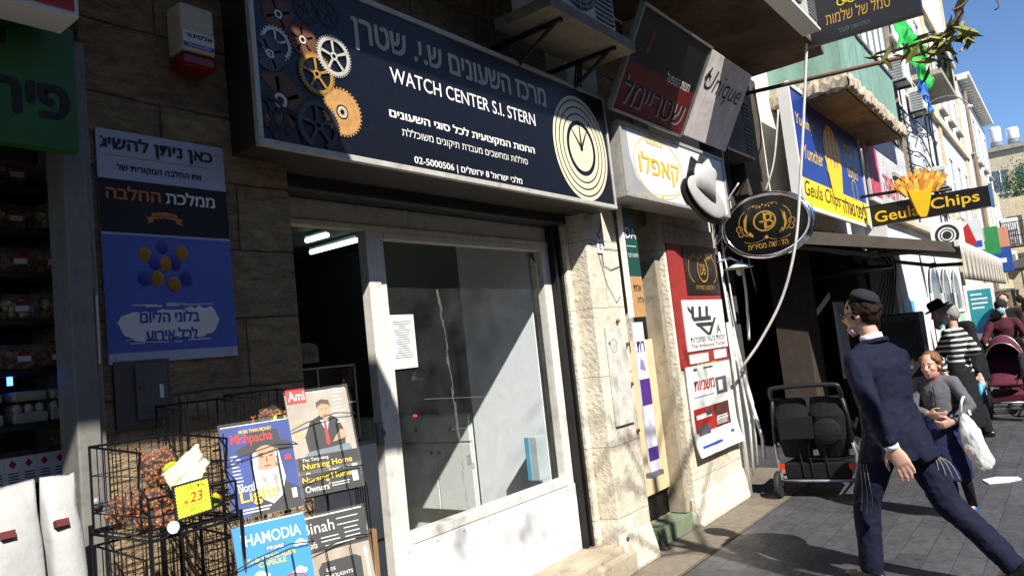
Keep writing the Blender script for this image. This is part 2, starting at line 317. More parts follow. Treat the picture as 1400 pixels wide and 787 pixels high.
# niche between the two piers
m = MB().m(mat('niche_wall', '#6e6252', .85, var=.3, dirt=.5)); m.box((5.06, 3.4, 0), (5.95, 3.5, 2.62)); m.build('niche_back', b0)
m = MB().m(mat('beige_board', '#d2bf95', .7, var=.08, scale=2, dirt=.15)); m.box((5.34, 2.95, .36), (5.845, 2.99, 1.62)); m.m(BLACK); m.box((5.3, 3.0, .14), (5.845, 3.03, .4)); m.build('niche_door', b0, bevel=.004)
m = MB().m(mat('weathered_wood', '#9d917c', .8, var=.25, dirt=.6, streak=.15)); m.box((5.855, 2.84, .14), (5.93, 2.99, 2.3)); m.build('niche_post', b0)
m = MB().m(mat('green_step', '#6d7d62', .8, var=.2, dirt=.55, bump=.3, dcol='#8c8068')); m.box((5.07, 2.82, 0), (5.95, 3.4, .13)); m.m(mat('step_tile', '#a58f72', .7, var=.3, scale=12, dirt=.4)); m.box((5.06, 2.98, .13), (5.95, 3.4, .136)); m.build('niche_step', b0, bevel=.008)
# threshold stone under the shop front
m = MB().m(mat('threshold_stone', '#a89a84', .85, var=.25, scale=4, dirt=.6, bump=.8, bscale=18)); m.box((2.05, 2.72, 0), (4.60, 3.06, .215)); m.box((4.2, 2.69, 0), (4.7, 2.75, .17)); m.build('threshold', b0, bevel=.025)
# base rubble of pilaster
m = MB().m(STONE_L)
m.hexa([(4.58, 2.71, 0), (5.1, 2.70, 0), (5.1, 2.8, 0), (4.58, 2.8, 0)], [(4.6, 2.742, .3), (5.064, 2.742, .26), (5.064, 2.8, .26), (4.6, 2.8, .3)])
m.hexa([(5.93, 2.72, 0), (7.12, 2.73, 0), (7.12, 2.85, 0), (5.93, 2.85, 0)], [(5.945, 2.772, .25), (7.09, 2.772, .3), (7.09, 2.85, .3), (5.945, 2.85, .25)]); m.build('plinth', b0, bevel=.03)
# shop room
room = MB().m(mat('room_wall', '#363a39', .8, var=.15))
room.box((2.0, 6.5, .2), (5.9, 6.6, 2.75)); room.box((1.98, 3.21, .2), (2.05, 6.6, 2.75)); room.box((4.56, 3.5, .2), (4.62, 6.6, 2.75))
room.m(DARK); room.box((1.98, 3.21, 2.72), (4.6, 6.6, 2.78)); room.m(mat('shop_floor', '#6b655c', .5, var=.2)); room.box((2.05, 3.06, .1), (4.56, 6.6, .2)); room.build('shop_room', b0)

# ================================================================ awning over the grocery on the left (out of the picture, it shades the wall)
aw = thing('canvas_awning', 'wide canvas awning over the grocery, just above the picture edge', 'awning', (0, 2.75, 4.4))
m = MB().m(mat('awning_canvas', '#7a6a55', .9, var=.15)); m.hexa([(-4, .18, 4.33), (1.37, .18, 4.33), (1.37, 2.75, 4.4), (-4, 2.75, 4.4)], [(-4, .18, 4.35), (1.37, .18, 4.35), (1.37, 2.75, 4.43), (-4, 2.75, 4.43)]); m.build('canvas', aw)
m = MB().m(GREY); m.tube([(-4, .17, 4.34), (1.37, .17, 4.34)], .03); m.build('front_bar', aw)

# ================================================================ grocery on the left
gro = thing('grocery_shopfront', 'grey steel post and dark shelved opening of the grocery beside the stone wall', 'shopfront', (0, 2.9, 0))
m = MB().m(COLG); m.box((1.075, 2.66, 0), (1.15, 2.8, 2.86)); m.box((1.15, 2.70, 0), (1.185, 2.78, 2.9)); m.build('steel_post', gro, bevel=.006)
m = MB().m(mat('rusty_hinge', '#6a4a38', .8, var=.4)); m.tube([(1.155, 2.69, 1.72), (1.157, 2.69, 2.0)], .011, 8); m.m(WHITE); m.tube([(1.168, 2.688, 1.74), (1.17, 2.688, 1.98)], .005, 6); m.build('hinge', gro)
m = MB().m(GREY); m.ell((1.12, 2.652, 1.28), (.018, .012, .02)); m.build('latch', gro, smooth=True)
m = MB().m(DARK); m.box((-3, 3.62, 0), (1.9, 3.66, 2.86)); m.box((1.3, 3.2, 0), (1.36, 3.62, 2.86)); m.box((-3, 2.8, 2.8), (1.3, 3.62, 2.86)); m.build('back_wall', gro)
m = MB().m(mat('shelf_metal', '#2e2d2d', .5, metal=.3, var=.2))
SHZ = [1.09, 1.33, 1.56, 1.75, 1.93, 2.1, 2.26, 2.42]
for z in SHZ: m.box((.2, 2.95, z-.02), (1.3, 3.3, z))
m.build('shelf', gro)
m = MB().m(DARK); m.box((.2, 2.85, 2.47), (1.07, 2.9, 2.8)); m.build('shutter_box', gro)
# tubs and packets on the shelves
clear = mat('clear_tub', '#cfcac0', .12, var=.05, alpha=.14)
def tub(col, label):
    t = thing('snack_tub', label, 'tub', (0, 0, 0), 'snack tubs on the grocery shelves')
    q = MB().m(gmat('snack_'+col, bright[col])); rb = random.Random(len(tubs)+3)
    for k in range(60): q.ell((rb.uniform(-.044, .044), rb.uniform(-.038, .038), rb.uniform(.012, .068)), (.013, .009, .009), 6, Euler((rb.random()*3, rb.random()*3, 0)).to_matrix())
    q.build('snacks', t, smooth=True)
    q = MB().m(clear); q.hexa([(-.052, -.046, .002), (.052, -.046, .002), (.052, .046, .002), (-.052, .046, .002)], [(-.057, -.051, .08), (.057, -.051, .08), (.057, .051, .08), (-.057, .051, .08)]); q.build('tub_wall', t, bevel=.006)
    q = MB().m(clear); q.box((-.059, -.053, .081), (.059, .053, .092)); q.build('lid', t, bevel=.004); q = MB().m(PAPER); q.box((-.02, -.0525, .03), (.022, -.0515, .066)); q.m(gmat('tub_red', '#8a2a2a')); q.box((-.02, -.0532, .05), (.022, -.0526, .066)); q.build('tub_label', t); return t
cols = ['#7a4a22', '#8a5a2a', '#5a3116', '#9a7440']
bright = {'#7a4a22': '#d08238', '#8a5a2a': '#dd9a48', '#5a3116': '#a85c28', '#9a7440': '#e6bc7c'}  # snack colours lightened to stand in for shop lighting
tubs = {}
for zi, z in enumerate(SHZ[3:]):
    for xi, x in enumerate((.80, .92, 1.04, 1.16, .86, .98, 1.10)):
        c = cols[(zi*3+xi*2) % 4]; lab = {'#7a4a22': 'clear tub of brown roasted nuts on the dark grocery shelves', '#8a5a2a': 'clear tub of light brown nuts on the dark grocery shelves', '#5a3116': 'clear tub of dark brown snacks on the dark grocery shelves', '#9a7440': 'clear tub of tan snacks on the dark grocery shelves'}[c]
        if c not in tubs: t = tubs[c] = tub(c, lab)
        else: t = dup(tubs[c], (0, 0, 0))
        t.location = (x+rnd.uniform(-.008, .008), (3.03 if xi < 4 else 3.15)+rnd.uniform(-.01, .01), z+(0 if xi < 4 else .0))
def packet(x, z, k):
    t = thing('snack_packet', 'small dark packet with a white label on the grocery shelves', 'packet', (x, 3.03, z), 'labelled packets on the grocery shelves')
    q = MB().m(gmat('packet_dark', '#4c3b35')); q.hexa([(x-.038, 3.0, z), (x+.038, 3.0, z), (x+.038, 3.06, z), (x-.038, 3.06, z)], [(x-.036, 3.02, z+.14), (x+.036, 3.02, z+.14), (x+.036, 3.03, z+.14), (x-.036, 3.03, z+.14)]); q.build('bag', t, bevel=.004)
    q = MB().m(PAPER); q.fr(FR((x-.026, 3.001, z+.02), (1, 0, 0), (0, .13, 1))); q.box((0, 0, .001), (.052, .1, .003)); q.m(RED); q.prism([(.026, .06), (.038, .075), (.026, .09), (.014, .075)], .003, .004); q.m(INK)
    for j in range(4): q.box((.01, .012+j*.01, .003), (.042, .016+j*.01, .0038))
    q.build('packet_label', t)
for i, (x, z) in enumerate(((.95, 1.33), (1.05, 1.33), (1.15, 1.33), (1.0, 1.33), (1.10, 1.33), (.85, 1.33))): packet(x, z, i)
for i, x in enumerate((.92, 1.06, 1.18)):
    t = thing('egg_tray', 'cream coloured tray of eggs wrapped in film on the grocery shelf', 'egg tray', (x, 3.05, 1.56), 'egg trays on the grocery shelf')
    q = MB().m(gmat('egg_card', '#b9ad97')); q.box((x-.055, 2.99, 1.562), (x+.055, 3.11, 1.60)); q.build('tray', t, bevel=.006)
    q = MB().m(gmat('egg', '#c9b79b'))
    for a in range(3):
        for b in range(3): q.ell((x-.036+a*.036, 3.015+b*.036, 1.612), (.017, .017, .022), 8)
    q.build('eggs', t, smooth=True)
    q = MB().m(gmat('egg_card', '#b9ad97')); q.box((x-.055, 2.99, 1.64), (x+.055, 3.11, 1.675)); q.build('cover', t, bevel=.01)
q = MB().m(emit('blue_led', '#3a66ff', 6)); q.box((.995, 3.0, 1.70), (1.01, 3.01, 1.735)); tag(q.build('indicator_light'), 'tiny glowing blue light among the grocery shelves', 'light')
# white carrier sacks
sackm = mat('white_sack', '#a9a8a5', .6, var=.1, bump=1, bscale=9)
for i, (x0, x1, lab) in enumerate(((.70, .865, 'white plastic sack with dark red label, left of two by the post'), (.868, .965, 'narrow white plastic sack with faint red label against the grey post'))):
    t = thing('carrier_sack', lab, 'sack', ((x0+x1)/2, 2.42, .72))
    q = MB().m(sackm); cx = (x0+x1)/2; hw = (x1-x0)/2; n = 28; v = []; zs = [.72, .78, .9, 1.02, 1.14, 1.24, 1.32, 1.395]; ws = [.95, 1.06, 1.08, 1.04, 1.0, .97, .93, .9]; ds = [.08, .10, .10, .095, .085, .06, .03, .008]
    for z, wq, d in zip(zs, ws, ds):
        for j in range(n):
            a = 2*pi*j/n; nn = noise.noise(Vector((cx*9+cos(a)*2, sin(a)*2, z*9)))*.012
            v.append((cx+(hw*wq+nn)*math.copysign(abs(cos(a))**.6, cos(a)), 2.42+(d+nn)*math.copysign(abs(sin(a))**.7, sin(a)), z+.02*abs(cos(a))*(z > 1.38)))
    q.add(v, [(a*n+j, a*n+(j+1) % n, (a+1)*n+(j+1) % n, (a+1)*n+j) for a in range(len(zs)-1) for j in range(n)] + [list(range(n))[::-1], list(range((len(zs)-1)*n, len(zs)*n))]); q.build('bag', t, smooth=True)
    q = MB().m(gmat('sack_label', '#5d1d20')); q.fr(FR((cx-.02, 2.352, 1.245), (1, 0, 0), (0, .3, 1))); q.box((-.012, .03, -.03), (.022, .05, .006)); q.build('sack_label', t)
q = MB().m(DARK2); q.box((.3, 2.3, 0), (1.06, 2.65, .7)); tag(q.build('wooden_stand'), 'dark low stand under the white sacks', 'stand')
# green fruit sign and red box sign
t = thing('green_sign', 'bright green shop sign with black letters above the grocery', 'sign', (.4, 2.5, 2.43))
q = MB().m(mat('green_board', '#235f1f', .5, var=.1, scale=3, dirt=.1)); q.box((-.8, 2.5, 2.425), (1.065, 2.55, 2.84)); q.build('board', t, bevel=.003)
q = MB().m(INK); q.fr(FR((0, 2.5, 0), (1, 0, 0), (0, 0, 1)))
q.text(H('פירות'), .68, 2.525, .355, .105, .003, .035); q.text(H('ירקות'), .495, 2.68, .365, .105, .003, .035); q.build('lettering', t)
t = thing('light_box_sign', 'red light box sign with white casing at the top left corner', 'sign', (.4, 2.36, 2.79))
q = MB().m(WHITE); q.box((-.6, 2.3, 2.785), (1.0, 2.44, 3.3)); q.build('casing', t, bevel=.004)
q = MB().m(RED); q.box((-.58, 2.294, 2.803), (.985, 2.299, 3.28)); q.build('face', t)
q = MB().m(WHT); q.fr(FR((.55, 2.293, 2.815), (1, 0, 0), (0, 0, 1))).text(H('טבע'), 0, 0, .36, .13, .002, .03); q.build('lettering', t)
# alarm siren box
t = thing('alarm_box', 'cream alarm box with red base high on the stone wall', 'alarm', (1.6, 2.72, 2.89))
q = MB().m(mat('cream_plastic', '#cfc5a8', .5, var=.06, dirt=.2)); q.box((1.527, 2.64, 2.95), (1.672, 2.75, 3.15)); q.build('case', t, bevel=.012)
q = MB().m(mat('red_lens', '#7e1517', .3, var=.1)); q.box((1.527, 2.64, 2.89), (1.672, 2.75, 2.946)); q.build('lens', t, bevel=.014)
q = MB().m(PAPER); q.fr(FR((1.532, 2.64, 2.955), (1, 0, 0), (0, 0, 1))); q.box((0, .012, -.001), (.132, .08, .002)); q.m(BLUE); q.box((0, .012, .002), (.132, .03, .0028)); q.m(INK); q.text(H('אלפינור'), .008, .052, .115, .02, .0028, .03); q.m(WHT); q.text('02-6235-994', .02, .016, .095, .01, .0034, .02); q.build('sticker', t)
# electric cabinet
t = thing('meter_cabinet', 'grey metal meter cabinet set in the wall below the poster', 'cabinet', (1.33, 2.74, 1.53))
q = MB().m(mat('cabinet_grey', '#57534c', .6, var=.15, dirt=.3)); q.box((1.235, 2.735, 1.50), (1.44, 2.76, 1.745)); q.build('surround', t, bevel=.003)
q = MB().m(mat('cabinet_door', '#5f5d58', .45, var=.12, dirt=.3)); q.box((1.305, 2.722, 1.528), (1.42, 2.734, 1.73)); q.build('door', t, bevel=.004)
q = MB().m(CHROME); q.fr(FR((1.325, 2.722, 1.645), (1, 0, 0), (0, 0, 1))).lathe([(0, .004), (.008, .004), (.008, 0)], n=12); q.build('lock', t)
q = MB().m(PAPER); q.fr(FR((1.39, 2.722, 1.60), (1, 0, 0), (0, 0, 1))).box((0, 0, 0), (.014, .05, .001)); q.build('sticker', t)

# ---------------------------------------------------------------- poster
t = thing('wall_poster', 'blue poster with gold and blue balloons fixed to the stone wall', 'poster', (1.475, 2.74, 1.735))
px0, px1, pz0, pz1 = 1.222, 1.73, 1.735, 2.605; PWt, PH = px1-px0, pz1-pz0
q = MB().m(mat('poster_header', '#b4b9cc', .45, var=.05)); Tp = FR((px0, 2.738, pz0), (1, 0, 0), (0, 0, 1)); q.fr(Tp)
q.box((0, 0, -.008), (PWt, PH, 0)); q.m(INK); q.box((0, PH*.555, 0), (PWt, PH*.785, .001)); q.m(mat('poster_blue', '#4f68b8', .45, var=.12, scale=3)); q.box((0, PH*.045, 0), (PWt, PH*.545, .001)); q.build('sheet', t)
q = MB(); q.m(mat('brown_ink', '#2a211c', .6, var=0)); tp(q, H('כאן ניתן להשיג'), (137, 205), (290, 229), .066, 2.738, .03); tp(q, H('את החלבה המקורית של'), (160, 237), (275, 248), .034, 2.738, .02)
q.m(WHT); tp(q, H('ממלכת'), (227, 279), (293, 284), .05, 2.738, .025); q.m(mat('orange_ink', '#c9793a', .5, var=.05)); tp(q, H('החלבה'), (145, 271), (219, 277), .05, 2.738, .025)
q.fr(Tp)
for a, b_ in ((.06, .075), (.44, .455)): pass
pr = PY(225, 297, 2.738); q.fr(FR((pr.x, 2.738, pr.z), (1, 0, 0), (0, -0.0, 1)))
q.prism([(-.05, -.012), (0, -.004), (.05, -.012), (.05, .012), (0, .02), (-.05, .012)], .001, .002); q.prism([(-.075, -.03), (-.045, -.022), (-.045, .0), (-.075, -.006), (-.062, -.018)], .001, .0016); q.prism([(.075, -.03), (.045, -.022), (.045, .0), (.075, -.006), (.062, -.018)], .001, .0016)
q.m(INK); q.text('SINCE 1947', -.04, -.002, .08, .009, .0026, .02)
for k, (ax, az) in enumerate(((-.19, .035), (-.155, .02), (-.12, .03), (.02, .035), (.075, .03))):
    q.box((ax, az+.018, .001), (ax+.006, az+.024, .0014))
q.m(mat('gold_line', '#c8a06a', .6, var=0)); tp_a = PY(140, 207, 2.738); tp_b = PY(285, 233, 2.738); q.fr(FR((tp_a.x, 2.738, tp_a.z-.01), (1, 0, 0), (0, 0, 1))).box((0, 0, .001), (tp_b.x-tp_a.x, .004, .0014))
# brush swash
q.m(PAPER); sa = PY(160, 440, 2.738); sb = PY(300, 440, 2.738); q.fr(FR(((sa.x+sb.x)/2, 2.738, PY(228, 441, 2.738).z), (1, 0, 0), (0, 0, 1))); W2 = (sb.x-sa.x)/2
rb = random.Random(3); top = []; bot = []
for i in range(25):
    u = -1+2*i/24; e = (1-abs(u)**14)*(.75+.25*rb.random())
    top.append((u*W2, (.05+.012*u)*e*(.9+.2*rb.random())+.004)); bot.append((u*W2*(.97), -(.06-.008*u)*e*(.9+.2*rb.random())-.004))
q.prism(top+bot[::-1], .001, .0016)
for i in range(16): a = rb.uniform(-.9, .5)*W2; y = rb.choice((-1, 1))*rb.uniform(.062, .075); q.box((a, y, .001), (a+rb.uniform(.04, .1), y+rb.uniform(.002, .006), .0014))
q.m(BLUE); tp(q, H('בלוני הליום'), (192, 443), (272, 437), .045, 2.7378, .03); tp(q, H('לכל אירוע'), (200, 467), (270, 461), .045, 2.7378, .03)
q.build('lettering', t)
q = MB(); bg = mat('balloon_gold', '#a5742a', .25, var=.15); bb = mat('balloon_blue', '#283a92', .25, var=.15)
for k, (zx, zy, cm) in enumerate(((670, 295, bb), (598, 325, bg), (752, 318, bg), (640, 358, bb), (722, 362, bb), (685, 365, bg), (598, 425, bb), (770, 428, bb), (650, 425, bg), (720, 448, bg))):
    c = PY(zx/3.026, 240+zy/3.026, 2.738); q.m(cm); q.ell((c.x, 2.7375-.0005*k, c.z), (.026, .004, .03), 16)
q.build('balloon_print', t, smooth=True)
q = MB().m(ALU)
for (ax, az) in ((1.25, 2.57), (1.70, 2.57), (1.25, 1.755), (1.70, 1.755)): q.fr(FR((ax, 2.738, az), (1, 0, 0), (0, 0, 1))).lathe([(.007, 0), (.006, .003), (0, .004)], n=10)
q.build('screws', t)
# ================================================================ wire baskets and goods on the pavement
def basket(label, x0, x1, y0, y1, z, zf, zb, step=.036, group='stacked black wire baskets by the wall'):
    """wire bin with high back and sides and a low front: floor z, front rim zf, sides and back zb"""
    t = thing('wire_basket', label, 'basket', ((x0+x1)/2, (y0+y1)/2, z), group); ym = y0+(y1-y0)*.45
    q = MB().m(BLKM); r = .0038
    q.tube([(x0, y0, z), (x1, y0, z), (x1, y1, z), (x0, y1, z), (x0, y0, z)], r, 6)
    q.tube([(x0, y0, zf), (x1, y0, zf), (x1, y0+.05, zf+.03), (x1, y0+.03, zb-.02), (x1, y1, zb), (x0, y1, zb), (x0, y0+.03, zb-.02), (x0, y0+.05, zf+.03), (x0, y0, zf)], r, 6)
    q.tube([(x0, y0, (z+zf)/2), (x1, y0, (z+zf)/2), (x1, y1, (z+zf)/2), (x0, y1, (z+zf)/2), (x0, y0, (z+zf)/2)], r*.7, 5)
    for x, y, zz in ((x0, y0, zf), (x1, y0, zf), (x0, y1, zb), (x1, y1, zb)): q.tube([(x, y, z), (x, y, zz)], r, 6)
    q.build('rim', t)
    q = MB().m(BLKM); rr = .0018; n = int((x1-x0)/step); mm = int((y1-y0)/(step*1.25))
    for i in range(1, n):
        x = x0+(x1-x0)*i/n; q.tube([(x, y0, zf), (x, y0, z), (x, y1, z), (x, y1, zb+(.02 if i % 3 == 0 else 0))], rr, 4)
    for i in range(1, mm):
        y = y0+(y1-y0)*i/mm; q.tube([(x0, y, zb-.004), (x0, y, z), (x1, y, z), (x1, y, zb-.004)], rr, 4)
    for k in (.3, .65): q.tube([(x0, y0+.03, z+(zb-z)*k), (x0, y1, z+(zb-z)*k), (x1, y1, z+(zb-z)*k), (x1, y0+.03, z+(zb-z)*k)], rr, 4)
    q.build('wire_mesh', t); return t
basket('black wire basket holding bags of brown nuts and the yellow price card', 1.0, 1.262, 2.06, 2.40, 1.235, 1.335, 1.48)
basket('black wire basket standing empty under the nut basket', 1.0, 1.262, 2.06, 2.40, .90, 1.02, 1.19)
basket('tall black wire basket against the stone wall behind the nut basket', 1.36, 1.60, 2.45, 2.70, 1.22, 1.36, 1.57)
basket('black wire basket lower down behind the nut basket, below the tall one', 1.36, 1.60, 2.45, 2.70, .84, 1.0, 1.17)
basket('black wire basket with reddish snack bags behind the magazines', 1.62, 1.86, 2.42, 2.68, 1.36, 1.45, 1.58)
fr = MB().m(BLKM)
for x, y in ((.995, 2.05), (1.267, 2.05), (.995, 2.41), (1.267, 2.41)): fr.tube([(x, y, 0), (x, y, 1.25)], .006, 6)
for z in (.4, .89, 1.225): fr.tube([(.995, 2.05, z), (1.267, 2.05, z), (1.267, 2.41, z), (.995, 2.41, z), (.995, 2.05, z)], .0045, 6)
for x, y in ((1.355, 2.44), (1.605, 2.44), (1.355, 2.71), (1.605, 2.71), (1.87, 2.69), (1.87, 2.42)): fr.tube([(x, y, 0), (x, y, 1.3)], .006, 6)
for z in (.4, .83, 1.21): fr.tube([(1.355, 2.44, z), (1.605, 2.44, z), (1.605, 2.71, z), (1.355, 2.71, z), (1.355, 2.44, z)], .0045, 6)
fr.tube([(1.267, 2.41, 1.0), (1.355, 2.44, 1.0)], .0045, 6); fr.tube([(1.605, 2.69, 1.35), (1.87, 2.69, 1.35), (1.87, 2.42, 1.35), (1.605, 2.44, 1.35)], .0045, 6)
tag(fr.build('rack_stand'), 'black metal stand carrying the wire baskets beside the grocery post', 'rack')
nutm = mat('almond', '#844a1e', .45, var=.4, scale=20); film = mat('plastic_film', '#dcd8cf', .08, var=0, alpha=.05)
def nutbag(x, y, z, sx, sy, sz, rot, label, sticker=True):
    t = thing('nut_bag', label, 'bag', (x, y, z), 'bags of nuts in the wire basket')
    R = Euler(rot).to_matrix(); q = MB().m(nutm); rb = random.Random(int(x*1e4+z*1e3))
    for i in range(170):
        while True:
            p = Vector((rb.uniform(-1, 1), rb.uniform(-1, 1), rb.uniform(-1, 1)))
            if .5 < p.length*(1+.35*noise.noise(p*1.7+Vector((x*31, z*17, y)))) < 1: break
        p = R @ Vector((p.x*sx, p.y*sy, p.z*sz)); q.ell(Vector((x, y, z))+p, (.0105, .0065, .0055), 6, Euler((rb.random()*3, rb.random()*3, rb.random()*3)).to_matrix())
    q.build('nuts', t, smooth=True)
    q = MB().m(film); n = 20; q.ell((x, y, z), (sx*1.14, sy*1.14, sz*1.14), n, R); q.V = [v+(v-Vector((x, y, z)))*.28*noise.noise(v*38) for v in q.V]; q.build('film', t, smooth=True)
    if sticker:
        q = MB().m(mat('green_sticker', '#b6c822', .5, var=.1)); c = Vector((x, y, z))+R @ Vector((.005, -sy*1.15, .01)); q.ell(c, (.03, .004, .02), 12, R); q.m(INK); q.box((c.x-.015, c.y-.0055, c.z-.004), (c.x+.015, c.y-.0045, c.z+.001)); q.build('bag_sticker', t, smooth=True)
nutbag(1.15, 2.3, 1.39, .055, .05, .06, (.2, 0, .2), 'round clear bag of almonds with green sticker, topmost in the basket')
nutbag(1.055, 2.3, 1.285, .06, .05, .045, (.1, .1, 0), 'clear bag of brown nuts at the back left corner of the wire basket', False)
nutbag(1.07, 2.2, 1.31, .06, .055, .035, (0, .15, 0), 'clear bag of brown nuts at the left of the wire basket', False)
nutbag(1.08, 2.16, 1.262, .075, .07, .028, (0, 0, 0), 'flat clear bag of nuts lying lowest in the wire basket', False)
nutbag(1.19, 2.17, 1.275, .06, .06, .036, (0, -.1, .3), 'clear bag of nuts lying behind the yellow price card', True)
nutbag(1.72, 2.54, 1.46, .07, .05, .05, (0, 0, 0), 'reddish bag of nuts in the basket behind the magazines', True)
nutbag(1.80, 2.50, 1.44, .05, .05, .045, (0, 0, .5), 'small reddish bag of nuts right of its fellow behind the magazines', False)
t = thing('paper_wrap', 'folded cream paper bag lying among the nut bags', 'paper bag', (1.16, 2.15, 1.33))
q = MB().m(mat('cream_paper', '#d6ccae', .8, var=.1)); q.fr(FR((1.115, 2.11, 1.30), (1, .2, .55), (-.4, .45, 1))); V = []; nn = 22
for j in range(nn+1):
    for i in range(nn+1):
        a, b_ = i/nn, j/nn; p = Vector((.15*a+.012*noise.noise(Vector((b_*3, 1, 2))), .095*b_+.02*a*(1-b_)+.010*noise.noise(Vector((a*4, 3, 1))), .03*sin(a*pi)*(1-b_)+.022*noise.noise(Vector((a*3.2, b_*4, 5)))+.01*noise.noise(Vector((a*9, b_*8, 7))))); V.append(p)
q.add(V, [(j*(nn+1)+i, j*(nn+1)+i+1, (j+1)*(nn+1)+i+1, (j+1)*(nn+1)+i) for j in range(nn) for i in range(nn)]); o = q.build('folded_sheet', t, smooth=True); sm = o.modifiers.new('thickness', 'SOLIDIFY'); sm.thickness = .006
t = thing('price_card', 'yellow zigzag edged price card reading 23 on the wire basket', 'price card', (1.12, 2.03, 1.27))
Tc = FR((1.062, 2.035, 1.262), (1, .02, .06), (-.03, .08, 1)); q = MB().m(INK); q.fr(Tc); CW, CH = .112, .098
q.box((0, 0, -.004), (CW, CH, 0)); q.m(mat('neon_yellow', '#e3ea3c', .6, var=.03)); z = []
def zig(a, b, n):
    o = []
    for i in range(n*2): u = i/(n*2); d = .003 if i % 2 else .0; o.append((a[0]+(b[0]-a[0])*u, a[1]+(b[1]-a[1])*u, d))
    return o
e = .005; pts = [(x, y+d) for x, y, d in zig((e, e), (CW-e, e), 12)] + [(x-d, y) for x, y, d in zig((CW-e, e), (CW-e, CH-e), 10)] + [(x, y-d) for x, y, d in zig((CW-e, CH-e), (e, CH-e), 12)] + [(x+d, y) for x, y, d in zig((e, CH-e), (e, e), 10)]
q.prism(pts, 0, .001); q.build('card', t)
q = MB().m(mat('red_marker', '#c8321e', .6, var=0)); q.fr(Tc); q.text('23', .045, .04, .04, .027, .0016, .02, .2); q.text('₪', .028, .04, .011, .009, .0016, .02)
q.m(INK); q.text(H('שקד טבעי'), .038, .073, .06, .012, .0016, .0, .15); q.text('500 ' + H('גר'), .042, .016, .03, .011, .0016, .0, .15); q.box((.015, .033, .001), (.095, .034, .0015)); q.build('lettering', t)
q = MB().m(PAPER); q.fr(FR((1.048, 2.03, 1.252), (1, 0, 0), (0, 0, 1))).lathe([(0, .003), (.017, .003), (.017, 0)], n=18); tag(q.build('price_tag'), 'small round white tag hanging on the wire basket', 'tag')
# ---------------------------------------------------------------- magazines
skin_p = mat('print_skin', '#c99a7c', .4, var=.08); print_dark = mat('print_dark', '#1c2029', .4, var=.15); print_beard = mat('print_beard', '#d9d4cc', .5, var=.12, scale=40)
PCOV = dict(rough=.28)
MAGS = []
def magazine(label, o, w, h, cover, stack=3, u=(.93, -.37, .02), v=(-.02, .13, 1)):
    t = thing('magazine', label, 'magazine', o, 'magazines in the wire rack'); T = FR(o, u, v)
    MAGS.append((T, w, min(h*.62, .2)))
    q = MB(T).m(cover); q.box((0, 0, -.004), (w, h, 0)); q.build('front_cover', t)
    q = MB(T).m(PAPER)
    for k in range(stack): q.box((.002+.002*k, -.001, -.009-.005*k), (w+.002*(k % 2), h-.003+.003*k, -.0045-.005*k))
    q.build('page_block', t)
    q = MB(T).m(film); q.box((-.004, -.004, .004), (w+.006, h+.012, .0045)); q.build('plastic_sleeve', t)
    return t, T
def ov(q, cx, cy, rx, ry, z, n=28): q.poly([(cx+rx*cos(2*pi*i/n), cy+ry*sin(2*pi*i/n), z) for i in range(n)])
def lines(q, x, y, w, n, dy, z=.001, h=.003, seed=1):
    rb = random.Random(seed)
    for i in range(n): q.box((x, y-i*dy, z-.0004), (x+w*rb.uniform(.6, 1), y-i*dy+h, z))
# one: blue cover
t, T = magazine('blue magazine with a white bearded man in a black hat on the cover', PY(319, 711, 2.1), .212, .277, mat('cover_blue', '#2a4694', .28, var=.35, scale=8))
q = MB(T).m(print_dark); q.prism([(.05, .0), (.21, .0), (.21, .06), (.17, .085), (.14, .06), (.1, .06), (.075, .03)], 0, .0004)
q.m(print_dark); ov(q, .125, .198, .085, .022, .001); q.prism([(.072, .2), (.178, .2), (.172, .25), (.125, .26), (.078, .25)], .0004, .0009)
q.m(skin_p); ov(q, .125, .158, .042, .048, .0012); q.m(print_beard); q.prism([(.083, .16), (.094, .135), (.125, .128), (.156, .135), (.167, .16), (.174, .10), (.155, .045), (.125, .025), (.095, .045), (.076, .10)], .0012, .0015); ov(q, .091, .165, .008, .025, .0016); ov(q, .159, .165, .008, .025, .0016)
q.m(mat('print_skin_dark', '#7c5038', .5, var=0)); ov(q, .111, .173, .0065, .003, .0018, 10); ov(q, .139, .173, .0065, .003, .0018, 10); q.prism([(.122, .155), (.128, .155), (.1265, .172), (.1235, .172)], .0014, .0018); ov(q, .125, .143, .012, .0025, .0018, 12); q.prism([(.15, .135), (.166, .15), (.166, .19), (.155, .195), (.15, .17)], .0012, .00135); q.prism([(.103, .18), (.118, .182), (.118, .185), (.103, .184)], .0015, .0019); q.prism([(.132, .182), (.147, .18), (.147, .184), (.132, .185)], .0015, .0019); q.m(mat('print_beard_shade', '#aaa49c', .5, var=.3, scale=90)); q.prism([(.10, .12), (.112, .06), (.118, .04), (.12, .1)], .0015, .0018); q.prism([(.135, .12), (.14, .05), (.15, .06), (.15, .11)], .0015, .0018); q.build('cover_picture', t)
q = MB(T).m(mat('red_ink', '#d3232c', .4, var=0)); q.text('Mishpacha', .028, .212, .125, .04, .0022, .015); q.m(YEL); q.text('MORE THAN MONEY', .055, .252, .1, .011, .0022, .03); q.text('Light', .03, .032, .112, .05, .0024, .03)
q.m(WHT); q.text('Northern', .028, .075, .085, .027, .0023, .01); lines(q, .02, .185, .03, 9, .011); lines(q, .02, .02, .14, 2, .009, h=.004, seed=4); q.box((.185, .03, .0008), (.2, .06, .0012)); q.m(mat('red_ink', '#d3232c')); q.box((.18, .15, .0008), (.2, .165, .0012)); q.build('cover_lettering', t)
